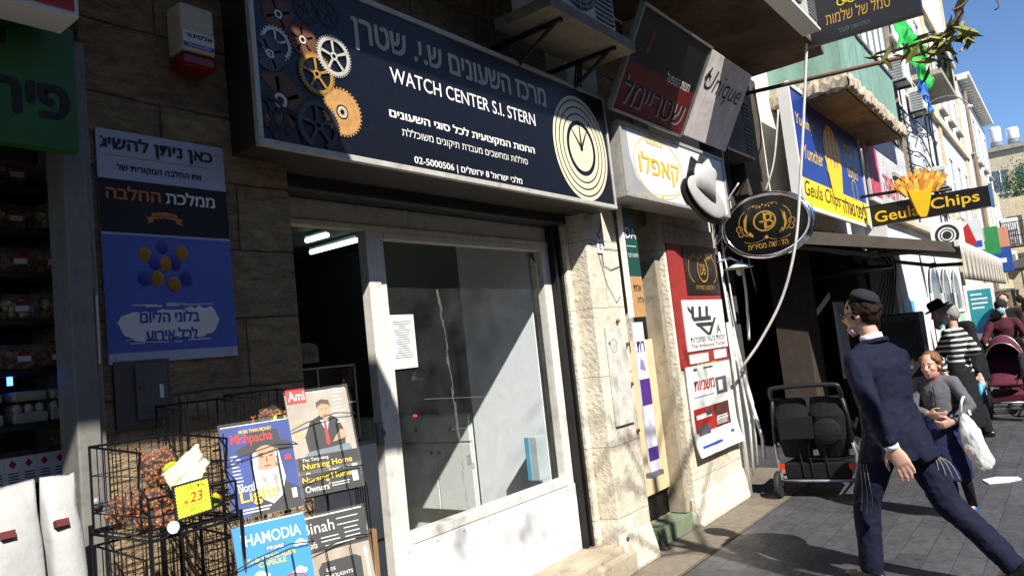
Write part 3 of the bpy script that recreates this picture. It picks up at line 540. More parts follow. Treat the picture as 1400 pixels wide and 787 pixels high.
# two: grey cover
def cover2(o, h, label, full=True):
    t, T = magazine(label, o, .215, h, mat('cover_grey', '#b3aa9c', .3, var=.25, scale=6), 3); q = MB(T)
    if full:
        q.m(print_dark); q.box((0, 0, 0), (.215, .085, .0004)); q.prism([(.05, .085), (.175, .085), (.185, .15), (.165, .2), (.12, .225), (.07, .2), (.045, .15)], 0, .0006)
        q.m(WHT); q.prism([(.105, .2), (.135, .2), (.122, .15)], .0006, .0009); q.m(RED); q.prism([(.116, .195), (.124, .195), (.127, .12), (.12, .11), (.113, .12)], .0009, .0012)
        q.m(skin_p); ov(q, .125, .232, .022, .03, .0014); q.prism([(.135, .12), (.185, .13), (.19, .155), (.17, .16), (.15, .14)], .0008, .0013); q.m(mat('print_hair', '#4a3324', .6, var=.2)); q.prism([(.1, .24), (.1, .262), (.12, .272), (.145, .265), (.148, .24), (.142, .25), (.12, .256), (.106, .25)], .0014, .0018)
        q.m(mat('print_table', '#76848c', .3, var=.2)); q.prism([(.03, .085), (.2, .085), (.19, .108), (.05, .1)], .0004, .0015); q.m(mat('print_skin_dark', '#7c5038')); ov(q, .117, .238, .004, .002, .0019, 8); ov(q, .133, .238, .004, .002, .0019, 8); ov(q, .125, .216, .008, .002, .0019, 8)
        q.build('cover_picture', t); q = MB(T)
        q.m(RED); q.box((.004, .268, .0006), (.07, .318, .001)); q.m(WHT); q.text('Ami', .01, .278, .056, .032, .0016, .04)
        lines(q, .16, .3, .04, 10, .013, seed=8); q.m(YEL); lines(q, .012, .2, .04, 2, .04, h=.006, seed=3); q.m(WHT); q.text('The Targeting', .02, .066, .09, .014, .0016, .01); q.m(YEL); q.text('Nursing Home', .02, .038, .17, .026, .0016, .03); q.m(WHT); q.text("Owners'", .024, .012, .085, .022, .0017, .02); lines(q, .115, .028, .08, 2, .008, seed=9); q.box((.185, .012, .0006), (.205, .035, .0014))
    else:
        q.m(print_dark); q.box((0, 0, 0), (.215, h, .0005)); q.m(YEL); q.text('Nursing Home', .015, h-.034, .17, .026, .0012, .03); q.m(WHT); q.text("Owners'", .02, h-.06, .085, .022, .0014, .02); lines(q, .11, h-.045, .08, 2, .008, seed=9); q.box((.185, h-.05, .0006), (.205, h-.015, .0014))
    q.build('cover_lettering', t)
cover2(PY(410, 662, 2.13), .30, 'grey magazine with a man in a dark suit and red tie on the cover')
cover2(PY(411, 680, 2.115), .07, 'magazine showing only a dark strip with yellow heading, below the suited man', False)
t, T = magazine('light blue magazine with cloud pictures and white heading, lower left', PY(316, 722, 2.07)-Vector((-.006, .037, .285)), .215, .285, mat('cover_sky', '#1f93d1', .28, var=.08))
q = MB(T).m(WHT); q.text('THE', .02, .232, .008, .03, .001, .02); q.text('HAMODIA', .032, .225, .165, .034, .0012, .045); q.m(mat('cover_darkblue', '#2a6ab0')); q.box((.085, .2, .0004), (.145, .214, .0008)); q.m(WHT); q.text('PRIME', .09, .202, .05, .01, .0012, .02)
for cx, cy, s in ((.06, .13, .02), (.19, .2, .015), (.175, .12, .016), (.03, .07, .02)):
    for dx, dy, k in ((-1, 0, .6), (0, .3, .8), (1, 0, .6)): ov(q, cx+dx*s*.8, cy+dy*s, s*k, s*k*.8, .0008+.0001*dx)
q.m(YEL); q.text('To BE YOUNG AGAIN', .03, .175, .14, .014, .0012, .03); q.text('CAPSULE', .06, .158, .08, .014, .0012, .03)
q.m(RED); q.ring((.15, .06), .055, .06, .0008, 30); q.build('cover_lettering', t)
t, T = magazine('magazine with black top, white serif heading and a slate board picture, lower right', PY(404, 712, 2.09)-Vector((-.006, .038, .295)), .225, .295, mat('cover_wood', '#a59888', .35, var=.25, scale=14, streak=.1))
q = MB(T).m(print_dark); q.box((0, .185, 0), (.225, .295, .0005)); q.m(WHT); q.text('Binah', .015, .245, .105, .036, .0012, .0); q.text('Rafa', .02, .2, .035, .02, .0012, .0, .2); lines(q, .13, .275, .075, 2, .02, seed=2); lines(q, .07, .225, .07, 2, .012, seed=5); lines(q, .15, .24, .06, 3, .014, seed=12); lines(q, .08, .198, .12, 1, .01, seed=5)
q.m(print_dark); q.prism([(.05, 0), (.185, 0), (.19, .14), (.17, .152), (.06, .15), (.045, .13)], .0004, .001); q.m(WHT); q.text('LES', .07, .12, .03, .01, .0016, .01); q.text('THOUGHTS', .065, .098, .09, .011, .0016, .01); q.text('IN MY', .085, .078, .05, .01, .0016, .01); q.text('CORNER', .08, .058, .07, .011, .0016, .01)
q.m(PAPER); q.box((.205, .03, .0004), (.212, .15, .001)); ov(q, .208, .15, .006, .02, .0012); q.build('cover_lettering', t)
# rack wires round the magazines
t = thing('magazine_rack', 'black wire rack holding four magazines in front of the shop door', 'rack', (1.5, 2.2, 0))
q = MB().m(BLKM)
for T, w_, zr in MAGS:
    q.fr(T); q.tube([(-.012, zr+.01, -.06), (-.012, zr-.01, .012), (.05, zr+.012, .022), (w_-.06, zr+.03, .022), (w_+.012, zr+.02, .012), (w_+.012, zr+.035, -.06)], .0019, 5)
    for a_ in (.075, .155): q.tube([(a_, zr+.012, .022), (a_+.002, zr-.11, .020), (a_+.006, zr-.2, .012), (a_+.004, zr-.205, -.04)], .0017, 5)
q.fr(I4)
q.build('pocket_wires', t)
q = MB().m(BLKM); q.tube([(1.56, 2.24, 0), (1.56, 2.24, 1.5)], .012, 8)
for a in range(5): q.tube([(1.56, 2.24, .03), (1.56+.3*cos(a*1.257), 2.24+.3*sin(a*1.257), .02)], .01, 6)
for z in (.9, 1.2, 1.42): q.tube([(1.28, 2.20, z), (1.56, 2.24, z), (1.8, 2.14, z)], .004, 6)
for k in range(6): q.tube([(1.80+.006*k, 2.10+.02*k, .9), (1.80+.006*k, 2.10+.02*k, 1.2+.02*(k % 2)), (1.81+.006*k, 2.12+.02*k, 1.22)], .0022, 4)
q.build('stand', t)

# ================================================================ watch shop front
sf = thing('shopfront', 'white painted metal shopfront with large dusty pane and open doorway', 'shopfront', (3.3, 3.0, .2))
q = MB().m(FRAMEW)
q.box((2.05, 2.985, 2.37), (4.535, 3.05, 2.40)); q.box((2.05, 3.0, 2.40), (4.535, 3.05, 2.51)); q.box((3.05, 2.992, 2.41), (3.056, 3.0, 2.51))
q.box((2.05, 2.99, .2), (2.085, 3.05, 2.37)); q.box((2.70, 2.985, .215), (2.785, 3.05, 2.37)); q.box((2.785, 2.995, .215), (2.835, 3.045, 2.37)); q.box((4.35, 2.985, .215), (4.44, 3.05, 2.37))
q.box((2.835, 2.985, 2.33), (4.35, 3.05, 2.369)); q.box((2.835, 2.97, .672), (4.35, 3.055, .725)); q.build('frame', sf, bevel=.004)
q = MB().m(mat('white_panel', '#e6e6e6', .45, var=.04, dirt=.12, dcol='#aaa6a0')); q.box((2.72, 2.976, .212), (4.44, 3.0, .67)); q.m(GREY)
for i in range(8): q.fr(FR((2.8+.22*i, 2.976, .64-.0*i), (1, 0, 0), (0, 0, 1))).lathe([(.006, 0), (.005, .002), (0, .003)], n=8)
q.build('lower_panel', sf, bevel=.002)
q = MB().m(GLASS); q.poly([(2.83, 3.01, .72), (4.36, 3.01, .72), (4.36, 3.01, 2.34), (2.83, 3.01, 2.34)]); q.build('pane', sf)
q = MB().m(mat('shutter_dark', '#2a2a2d', .6, var=.2)); q.box((2.05, 2.86, 2.512), (4.535, 3.1, 2.662)); q.build('shutter_box', sf, bevel=.01)
q = MB().m(mat('rail_dark', '#1f1e1e', .5, metal=.3)); q.box((4.445, 2.94, .215), (4.478, 3.06, 2.51)); q.box((4.505, 2.93, .215), (4.534, 3.06, 2.51)); q.m(WHITE); q.box((4.479, 2.99, .215), (4.504, 3.04, 2.5)); q.build('shutter_rail', sf)
q = MB().m(GREY); q.box((2.66, 2.98, 1.22), (2.70, 3.0, 1.34)); q.tube([(2.68, 2.97, 1.25), (2.68, 2.95, 1.28), (2.68, 2.97, 1.31)], .008, 6); q.build('door_lock', sf)
q = MB().m(DARK); q.ell((4.62, 2.9, .28), (.03, .02, .03), 8)
q = MB().m(mat('silver_streak', '#7d7d79', .6, var=.5, scale=30, alpha=.4)); rb = random.Random(5); x = 3.24
for i in range(30):
    z = 2.05-i*.045; x += rb.uniform(-.006, .012); wq = rb.uniform(.004, .012); xa = x; q.add([(xa-wq, 3.005, z), (xa+wq, 3.005, z), (xa+wq*.9+.003, 3.005, z-.045), (xa-wq*.9+.003, 3.005, z-.045)], [(0, 1, 2, 3)])
q.box((3.36, 3.004, .99), (3.4, 3.007, 1.05)); q.box((3.4, 3.004, .96), (3.42, 3.007, 1.0)); q.m(mat('scratch', '#b9bcb9', .6, var=.1, alpha=.18)); q.tube([(3.05, 3.006, 1.42), (3.75, 3.006, 1.36)], .002, 4); q.tube([(3.25, 3.006, 1.22), (4.1, 3.006, 1.16)], .0018, 4); q.build('dirt_streak', sf)
t = thing('paper_notice', 'white printed notice taped inside the shop window', 'notice', (2.92, 3.0, 1.61))
q = MB().m(PAPER); q.box((2.822, 3.0, 1.605), (3.02, 3.0035, 1.905)); q.build('sheet', t)
q = MB().m(mat('grey_ink', '#77777a', .7, var=0)); q.fr(FR((2.822, 2.9995, 1.605), (1, 0, 0), (0, 0, 1))); rb = random.Random(2)
for i in range(17):
    wq = rb.uniform(.05, .14); q.box((.1-wq/2, .26-i*.0125, 0), (.1+wq/2, .2645-i*.0125, .0006))
q.build('printed_lines', t)
# ---------------------------------------------------------------- inside the shop
t = thing('partition_board', 'tall white board standing inside the shop window on the right', 'board', (4.4, 3.45, .2))
q = MB().m(mat('white_laminate', '#f4f6f8', .5, var=.04, dirt=.1)); q.box((4.40, 3.15, .25), (4.43, 3.83, 2.6)); q.build('panel', t, bevel=.003)
t = thing('storage_cabinet', 'white storage cupboards with black knobs along the shop side wall', 'cabinet', (4.45, 4.9, .2))
cw = mat('cabinet_white', '#dfe3dc', .5, var=.05, dirt=.15)
q = MB().m(cw); q.box((4.40, 3.86, .42), (4.56, 6.2, 1.19)); q.box((4.45, 3.86, .2), (4.56, 6.2, .42)); q.build('carcass', t)
for i in range(6):
    y = 3.87+i*.38; q = MB().m(cw); q.box((4.382, y, .45), (4.399, y+.37, .97)); q.build('cupboard_door', t, bevel=.004); q = MB().m(cw); q.box((4.382, y, .985), (4.399, y+.37, 1.18)); q.build('drawer', t, bevel=.004)
    q = MB().m(BLACK); q.ell((4.372, y+(.33 if i % 2 == 0 else .04), .9), .014, 10); q.ell((4.372, y+.19, 1.08), .014, 10); q.build('knob', t, smooth=True)
q = MB().m(BLACK); q.box((4.376, 4.635, .44), (4.384, 4.655, 1.19)); q.build('dark_gap', t)
q = MB().m(emit('red_digits', '#ff2a12', 3)); q.box((4.398, 4.44, 1.196), (4.4, 4.48, 1.208)); tag(q.build('clock_display'), 'small red glowing digits on top of the white cupboards', 'display')
q = MB().m(mat('pale_box', '#aeb9b8', .6, var=.1)); q.box((4.2, 3.1, .73), (4.33, 3.2, 1.03)); q.m(mat('cyan_edge', '#5fa6c4', .5)); q.box((4.192, 3.16, .73), (4.1995, 3.2, 1.03)); tag(q.build('cardboard_box', bevel=.004), 'pale box with bright blue edge at the right end of the window', 'box')
q = MB().m(mat('white_counter', '#bfc3c2', .5, var=.06)); q.box((2.35, 3.4, .2), (3.1, 4.1, .62)); q.box((2.35, 3.38, .64), (3.1, 4.1, 1.19)); tag(q.build('shop_counter', bevel=.004), 'pale counter just inside the open shop doorway', 'counter')
q = MB().m(mat('tan_wood', '#8a6a48', .6, var=.2)); q.box((2.655, 3.1, .2), (2.695, 3.14, .78)); tag(q.build('wooden_post'), 'short tan wooden post beside the shop door frame', 'post')
tm = emit('tube_light', '#d6fff4', 2.6)
for i, (a, b_) in enumerate(((((425, 345), (489, 328))), ((419, 329), (448, 321)))):
    p = PX(*a, 4.4); r_ = PX(*b_, 4.4); z = 2.66; q = MB().m(tm)
    d = ray(*a); p = C0 + d*((z-CAMZ)/d.z); d = ray(*b_); r_ = C0 + d*((z-CAMZ)/d.z); q.tube([p, r_], .018, 10); t = thing('tube_light', ['long glowing fluorescent tube on the shop ceiling', 'short glowing fluorescent tube behind the long one on the shop ceiling'][i], 'light', p); q.build('tube', t, smooth=True)
    q = MB().m(WHITE); q.tube([p+Vector((0, 0, .035)), r_+Vector((0, 0, .035))], .02, 8); q.build('batten', t)
signm = mat('display_sign', '#a7aba9', .5, var=.05)
for i, (x, word) in enumerate(((2.535, 'AILLE'), (2.90, 'BENTINE'))):
    t = thing('counter_sign', ['pale arched counter sign reading AILLE in the doorway', 'dim arched counter sign behind the AILLE one'][i], 'sign', (x, 3.6+.25*i, 1.7)); w_ = .1
    q = MB().m(signm if i == 0 else mat('dim_sign', '#6d6f6e', .5)); q.fr(FR((x, 3.6+.25*i, 1.70), (1, 0, 0), (0, 0, 1))); q.prism([(-w_, 0), (w_, 0), (w_, .09)]+[(w_*cos(a*pi/10), .09+.04*sin(a*pi/10)) for a in range(1, 10)]+[(-w_, .09)], -.01, 0); q.build('plate', t)
    q = MB().m(INK); q.fr(FR((x, 3.6+.25*i, 1.70), (1, 0, 0), (0, 0, 1))).text(word, -.075, .04, .15, .032, .002, .0); q.build('lettering', t)
t = thing('display_case', 'dark glass display case with jewellery inside the doorway', 'display case', (2.7, 3.7, 1.2))
q = MB().m(DARK); q.box((2.4, 3.52, 1.2), (3.0, 4.05, 1.22)); q.box((2.4, 4.03, 1.22), (3.0, 4.05, 1.66)); q.build('base', t)
q = MB().m(GLASS); q.poly([(2.4, 3.52, 1.22), (3.0, 3.52, 1.22), (3.0, 3.52, 1.66), (2.4, 3.52, 1.66)]); q.build('front_glass', t)
q = MB().m(ALU)
for z in (1.22, 1.44, 1.66): q.box((2.4, 3.513, z-.005), (3.0, 3.523, z+.005))
for x in (2.4, 2.72, 2.995): q.box((x-.005, 3.513, 1.22), (x+.005, 3.523, 1.66))
q.build('case_frame', t)
q = MB().m(CHROME); rb = random.Random(9)
for i in range(34): q.lathe([(.016, 0), (.02, .004), (.016, .008), (.013, .004), (.016, 0)], (rb.uniform(2.45, 2.95), rb.uniform(3.6, 3.95), rb.choice((1.235, 1.45))), n=10)
q.m(mat('velvet_red', '#7a1f25', .8))
for i in range(6): q.box((2.45+.09*i, 3.7, 1.23), (2.5+.09*i, 3.76, 1.27))
q.build('jewellery', t)
q = MB().m(DARK2)
for z in (1.7, 2.0, 2.3): q.box((2.06, 5.9, z), (4.5, 6.4, z+.03))
q.box((2.06, 6.38, .3), (4.5, 6.42, 2.6)); t = tag(q.build('wall_shelf'), 'dark shelving along the back wall of the watch shop', 'shelf')
t = thing('shelf_box', 'pale box on the dark back shelves of the watch shop', 'box', (3.2, 6.1, 1.73), 'boxes on the back shelves of the watch shop')
q = MB().m(mat('box_pale', '#8d8a80', .7, var=.2)); q.box((3.1, 6.0, 1.73), (3.4, 6.2, 1.87)); q.build('carton', t)
for i, (x, z) in enumerate(((3.7, 1.73), (4.1, 1.73), (3.3, 2.03), (3.9, 2.03), (2.9, 2.03), (4.2, 2.03))): dup(t, (x, 6.1, z))
q = MB().m(BLACK); q.box((3.02, 6.2, 2.08), (3.4, 6.3, 2.3)); q.m(mat('screen', '#20282a', .15)); q.box((3.04, 6.19, 2.1), (3.38, 6.2, 2.28)); tag(q.build('monitor', bevel=.006), 'small dark monitor high on the back shelves of the watch shop', 'monitor')
q = MB().m(mat('small_poster', '#8e9698', .6)); q.box((2.1, 3.09, 2.02), (2.16, 3.094, 2.26)); q.m(INK); q.box((2.12, 3.086, 2.1), (2.15, 3.09, 2.14)); tag(q.build('door_sticker'), 'small pale sticker at the upper left of the open doorway', 'sticker')

# ================================================================ WATCH CENTER sign
t = thing('watch_sign', 'long navy shop sign with brass gears and a white clock face', 'sign', (3.25, 2.55, 2.59)); YW = 2.55
SX0, SX1, SZ0, SZ1 = 1.80, 4.725, 2.61, 3.395
q = MB().m(NAVY); q.box((SX0, YW, SZ0), (SX1, YW+.02, SZ1)); q.build('board', t)
q = MB().m(mat('sign_casing', '#c4c0b6', .5, metal=.2, var=.15, dirt=.4)); q.box((SX0-.025, YW-.012, SZ0-.03), (SX1+.02, YW+.02, SZ0-.001)); q.box((SX0-.025, YW-.012, SZ1+.001), (SX1+.02, YW+.02, SZ1+.03)); q.box((SX0-.025, YW-.01, SZ0), (SX0-.001, YW+.02, SZ1)); q.box((SX1+.001, YW-.01, SZ0), (SX1+.02, YW+.02, SZ1)); q.build('rim', t, bevel=.003)
q = MB().m(mat('sign_box', '#3b352e', .6, metal=.2, var=.2, dirt=.5)); q.box((SX0-.02, YW+.021, SZ0-.028), (SX1+.015, 2.88, SZ1+.028)); q.build('casing', t)
q = MB(); gx = {'silver': mat('gear_silver', '#cfcabb', .35, metal=.3, var=.1), 'brass': mat('gear_brass', '#b98c42', .4, metal=.3, var=.15), 'gold': mat('gear_gold', '#c7955a', .45, metal=.2, var=.2, scale=30), 'steel': mat('gear_steel', '#4a4a4e', .4, metal=.4, var=.2), 'brown': mat('gear_brown', '#6d4631', .5, metal=.2, var=.25), 'dark': mat('gear_dark', '#2b2c33', .5, metal=.3)}
def gear(px, py, r, m_, teeth, spokes, solid, z):
    c = PY(px, py, YW); dz = (PY(px, py-r, YW).z - PY(px, py+r, YW).z)/2; R = dz; T = FR((c.x, YW-z, c.z), (1, 0, 0), (0, 0, 1)); q.fr(T).m(gx[m_]); th = .0012
    cl = lambda x, zz: SX0+.002 < c.x+x < SX1 and SZ0 < c.z+zz < SZ1
    n = teeth*2
    def addp(pts):
        if all(cl(*p) for p in pts): q.prism(pts, 0, th)
    seg = 48
    for i in range(seg):
        a, b_ = 2*pi*i/seg, 2*pi*(i+1)/seg; r0 = 0.3*R if solid else .74*R; r1 = .92*R
        addp([(r0*cos(a), r0*sin(a)), (r1*cos(a), r1*sin(a)), (r1*cos(b_), r1*sin(b_)), (r0*cos(b_), r0*sin(b_))])
        addp([(.1*R*cos(a), .1*R*sin(a)), (.2*R*cos(a), .2*R*sin(a)), (.2*R*cos(b_), .2*R*sin(b_)), (.1*R*cos(b_), .1*R*sin(b_))])
    for i in range(teeth):
        a = 2*pi*i/teeth; d = pi/teeth*.55; addp([(.9*R*cos(a-d), .9*R*sin(a-d)), (R*cos(a-d*.6), R*sin(a-d*.6)), (R*cos(a+d*.6), R*sin(a+d*.6)), (.9*R*cos(a+d), .9*R*sin(a+d))])
    for i in range(spokes):
        a = 2*pi*i/spokes+.4; ux, uy = cos(a), sin(a); h = .05*R; addp([(.18*R*ux-h*uy, .18*R*uy+h*ux), (.18*R*ux+h*uy, .18*R*uy-h*ux), (.76*R*ux+h*uy*1.4, .76*R*uy-h*ux*1.4), (.76*R*ux-h*uy*1.4, .76*R*uy+h*ux*1.4)])
    if solid: q.m(gx['silver']); q.ring((0, 0), .14*R, .24*R, th*1.5, 24)
for a in ((380, 20, 25, 'brown', 30, 4, True, .001), (418, 14, 20, 'dark', 26, 5, False, .001), (448, 20, 19, 'dark', 22, 5, False, .001), (383, 138, 42, 'brown', 40, 5, True, .001), (413, 55, 23, 'brown', 28, 5, True, .003), (377, 60, 24, 'silver', 26, 5, False, .002), (368, 74, 25, 'steel', 30, 4, True, .004),
          (371, 155, 24, 'dark', 24, 4, False, .004), (395, 178, 30, 'dark', 30, 5, False, .003), (455, 78, 28, 'silver', 44, 5, False, .008), (432, 102, 29, 'brass', 44, 5, False, .006), (467, 154, 33, 'gold', 36, 0, True, .005), (434, 172, 35, 'steel', 50, 5, False, .009)): gear(*a)
q.build('gear_artwork', t)
q = MB().m(mat('sign_cream', '#cfc6ae', .5, var=.06)); tp(q, H('מרכז השעונים ש.י. שטרן'), (484, 72), (747, 151), .16, YW, .03, .0025)
q.m(WHT); tp(q, 'WATCH CENTER S.I. STERN', (534, 113), (732, 172), .078, YW, .004, .0025); tp(q, H('החנות המקצועית לכל סוגי השעונים'), (533, 163), (731, 213), .058, YW, .03, .0025)
tp(q, H('סוללות ומחשבים מעבדת תיקונים משוכללת'), (550, 188), (722, 229), .056, YW, .0, .0025); tp(q, '02-5000506 | '+H('מלכי ישראל 8 ירושלים'), (567, 226), (714, 254), .05, YW, .015, .0025); q.build('lettering', t)
q = MB(); c = PY(794.6, 203, YW); Rz = (PY(794, 134, YW).z-PY(794, 271, YW).z)/2; Rx = (PY(829, 207, YW).x-PY(758, 198, YW).x)/2; k = Rz/Rx
q.fr(FR((c.x, YW, c.z), (1, 0, 0), (0, 0, 1))).m(mat('clock_cream', '#ded3b4', .5, var=.05))
for a, b_ in ((.93, 1.0), (.80, .9), (.67, .77), (.53, .64)): q.ring((0, 0), Rx*a, Rx*b_, .0025, 64, sy=k)
q.disc((0, 0), Rx*.44, .0025, 48, k); q.m(INK); q.prism([(-.012, -.01), (.012, -.01), (.004, Rz*.55), (-.004, Rz*.55)], .003, .004)
for ang, ln in ((-.75, .62), (.62, .72)):
    ux, uy = sin(ang), cos(ang); q.prism([(-.012*uy-.05*ux*Rx, .012*ux-.05*uy*Rz), (.012*uy-.05*ux*Rx, -.012*ux-.05*uy*Rz), (ux*ln*Rx, uy*ln*Rz)], .004, .005)
q.build('clock_picture', t)
# ================================================================ right of the watch shop: signs, boards, machines
XF = ((1, 0, 0), (0, 0, 1))            # boards facing the street
SF = ((0, -1, 0), (0, 0, 1))           # boards standing out from the wall, facing along the street
def bx(m_, a, b, T=None):
    q = MB(T).m(m_); q.box(a, b); return q
# air conditioner over the watch sign
def aircon(name, label, x0, x1, y0, y1, z0, z1):
    t = thing('air_conditioner', label, 'air conditioner', ((x0+x1)/2, (y0+y1)/2, z0))
    q = MB().m(mat('ac_case', '#b9b6ab', .5, var=.08, dirt=.35)); q.box((x0, y0, z0), (x1, y1, z1)); q.build('case', t, bevel=.012)
    q = MB().m(BLACK); cx = x0+(x1-x0)*.4; cz = (z0+z1)/2; R = (z1-z0)*.42; q.fr(FR((cx, y0-.001, cz), *XF)); q.disc((0, 0), R, .001); q.m(GREY)
    for k in range(7): q.ring((0, 0), R*(k+.7)/7.5, R*(k+.7)/7.5+.008, .012, 36)
    for k in range(8): q.box((-R, -.004, .008), (R, .004, .011)) if k == 0 else q.prism([(R*cos(a)-.003*sin(a), R*sin(a)+.003*cos(a)) for a in (k*pi/8,)]+[(R*cos(k*pi/8)+.003*sin(k*pi/8), R*sin(k*pi/8)-.003*cos(k*pi/8)), (-R*cos(k*pi/8)+.003*sin(k*pi/8), -R*sin(k*pi/8)-.003*cos(k*pi/8)), (-R*cos(k*pi/8)-.003*sin(k*pi/8), -R*sin(k*pi/8)+.003*cos(k*pi/8))], .008, .011)
    q.build('fan_grille', t)
    q = MB().m(GREY); 
    for k in range(14): q.box((x1-.26, y0-.012, z0+.06+k*(z1-z0-.12)/14), (x1-.03, y0-.002, z0+.075+k*(z1-z0-.12)/14))
    q.build('louvre', t)
    return t
t = aircon('ac', 'old grey air conditioner on a rusty tray above the watch shop sign', 3.62, 4.40, 2.2, 2.5, 3.66, 4.26)
q = MB().m(mat('rusty_tray', '#7c7365', .7, metal=.3, var=.25, dirt=.6, dcol='#4a3523')); q.box((3.52, 2.16, 3.585), (4.55, 2.56, 3.6)); q.box((3.52, 2.152, 3.585), (4.55, 2.16, 3.655)); q.box((4.55, 2.152, 3.585), (4.558, 2.56, 3.65)); q.box((3.512, 2.152, 3.585), (3.52, 2.56, 3.65)); q.build('tray', t)
q = MB().m(BLKM)
for x in (3.7, 4.35): q.tube([(x, 2.2, 3.575), (x, 2.92, 3.575)], .018, 6); q.tube([(x, 2.25, 3.57), (x, 2.92, 3.2)], .014, 6)
q.build('wall_bracket', t)
q = MB().m(CABLEB)
for k in range(3): q.tube([(4.35+.03*k, 2.5, 3.6), (4.45+.04*k, 2.62, 3.4), (4.5+.03*k, 2.75, 3.3), (4.52+.03*k, 2.88, 2.9)], .009, 6)
tag(q.build('hanging_cables'), 'bundle of black cables drooping behind the watch shop sign', 'cable')
# light box at the top
p = PZ(1098, 46, 4.2); r_ = PZ(1121, 42, 4.2)
t = aircon('ac', 'white air conditioner hung under the balcony edge beside the black sign', p.x-1.0, p.x, r_.y, p.y, 4.2, 4.75)
q = MB().m(WHITE); q.box((p.x-1.02, r_.y-.02, 4.175), (p.x+.01, p.y+.01, 4.2)); q.build('tray', t, bevel=.004)
# red and black leaning board
t = thing('leaning_sign', 'dark board with a red lower half and white lettering, leaning out above the hat sign', 'sign', (5.2, 2.45, 3.3))
T = FR((4.64, 2.46, 3.31), (1, 0, 0), (0, -.35, .63)); q = MB(T); Wb, Hb = 1.165, .72
q.m(mat('sign_black', '#151316', .4, var=.15)); q.box((0, 0, 0), (Wb, Hb, .03)); q.m(mat('sign_red', '#711a1a', .4, var=.15, dirt=.3)); q.box((.01, .01, .03), (Wb-.01, Hb*.48, .032)); q.build('board', t)
q = MB(T).m(ALU)
for a, b_ in (((0, Hb, 0), (Wb, Hb+.02, .045)), ((-.02, 0, 0), (-.0005, Hb+.02, .045)), ((Wb+.0005, 0, 0), (Wb+.02, Hb+.02, .045)), ((0, -.02, 0), (Wb, -.0005, .045))): q.box(a, b_)
q.build('frame', t)
q = MB(T).m(WHT); q.text(H('חנות המפעל'), .62, .33, .42, .075, .0335, .01); q.m(INK); q.text(H('שטריימל'), .06, .06, 1.02, .2, .0335, .0); q.m(mat('pale_outline', '#9a938a', .5)); q.text(H('שטריימל'), .075, .052, 1.02, .2, .0330, .02); q.m(mat('sign_red', '#8f1f1d')); q.prism([(.2, .45), (.26, .45), (.27, .62), (.22, .6)], .03, .0316); q.build('lettering', t)
# Unique board
t = thing('leaning_sign', 'pale worn metal board with black script lettering, leaning out beside the dark board', 'sign', (6.3, 2.45, 3.3))
T = FR((5.83, 2.46, 3.32), (1, 0, 0), (0, -.35, .65)); q = MB(T).m(mat('worn_silver', '#f0e2da', .4, metal=0, var=.2, scale=5, dirt=.35, dcol='#8a5a48')); q.box((0, 0, 0), (1.01, .73, .02)); q.build('board', t, bevel=.004)
q = MB(T).m(INK); q.text('Unique', .12, .36, .8, .24, .022, -.004, .35); q.tube([(.1, .5, .022), (.14, .56, .022), (.2, .52, .022)], .008, 5); q.build('lettering', t)
# hat shop sign
t = thing('hat_sign', 'white light box sign with yellow lettering and a grey hat', 'sign', (5.8, 2.5, 2.66))
KX0, KX1, KZ0, KZ1, KY = 4.83, 6.87, 2.68, 3.26, 2.5
q = MB().m(mat('lightbox_face', '#dcdad2', .35, var=.05, dirt=.15)); q.box((KX0+.03, KY, KZ0+.03), (KX1-.03, KY+.01, KZ1-.03)); q.build('face', t)
q = MB().m(mat('lightbox_case', '#a9a69e', .5, metal=.2, var=.1, dirt=.4)); q.box((KX0, KY+.011, KZ0), (KX1, 2.74, KZ1))
for a, b_ in (((KX0, KY-.012, KZ0), (KX1, KY+.0105, KZ0+.029)), ((KX0, KY-.012, KZ1-.029), (KX1, KY+.0105, KZ1)), ((KX0, KY-.012, KZ0+.0295), (KX0+.029, KY+.0105, KZ1-.0295)), ((KX1-.029, KY-.012, KZ0+.0295), (KX1, KY+.0105, KZ1-.0295))): q.box(a, b_)
q.build('casing', t, bevel=.003)
q = MB().m(mat('sign_grey', '#9b9c9a', .4, var=.1)); q.fr(FR((KX0, KY, KZ0), *XF))
q.prism([(.031, .03), (.031, .55), (.12, .55), (.13, .33), (.2, .17), (.36, .08), (.6, .031)], .001, .0016)
q.m(mat('ink_yellow', '#e2b52a', .5, var=.05)); q.text(H('קאפלו'), .27, .17, .72, .22, .003, .015)
q.ring((.62, .29), .43, .44, .002, 48, sy=.58); q.ring((.1, .62), 1.9, 1.91, .0022, 40, -1.5, -.6, .3)
for k in range(5): q.prism([(.58+.05*(k-2)-.02, .47), (.58+.05*(k-2)+.02, .47), (.58+.085*(k-2), .545-.008*abs(k-2))], .002, .0026)
q.disc((.62, .05), .02, .003, 8); q.build('lettering', t)
hgm = mat('hat_grey', '#b3b2ad', .7, var=.1, dirt=.15); bc = PY(967, 270, KY-.05); c0_ = PY(962, 262, KY-.06); c1_ = PY(966, 226, KY-.06)
q = MB().m(hgm); Rt = Euler((0, .22, 0)).to_matrix(); q.ell(bc, (.40, .03, .155), 28, Rt)
q.loft([(c0_+Vector((.02, 0, -.03)), .21, .05), (c0_.lerp(c1_, .4), .2, .055), (c0_.lerp(c1_, .8), .19, .05), (c1_+Vector((-.06, 0, -.005)), .13, .03)], (1, 0, 0), 24); q.loft([(c0_.lerp(c1_, .7)+Vector((.12, 0, 0)), .09, .045), (c1_+Vector((.12, 0, -.05)), .07, .035), (c1_+Vector((.12, 0, -.03)), .02, .015)], (1, 0, 0), 16); q.build('hat_relief', t, smooth=True)
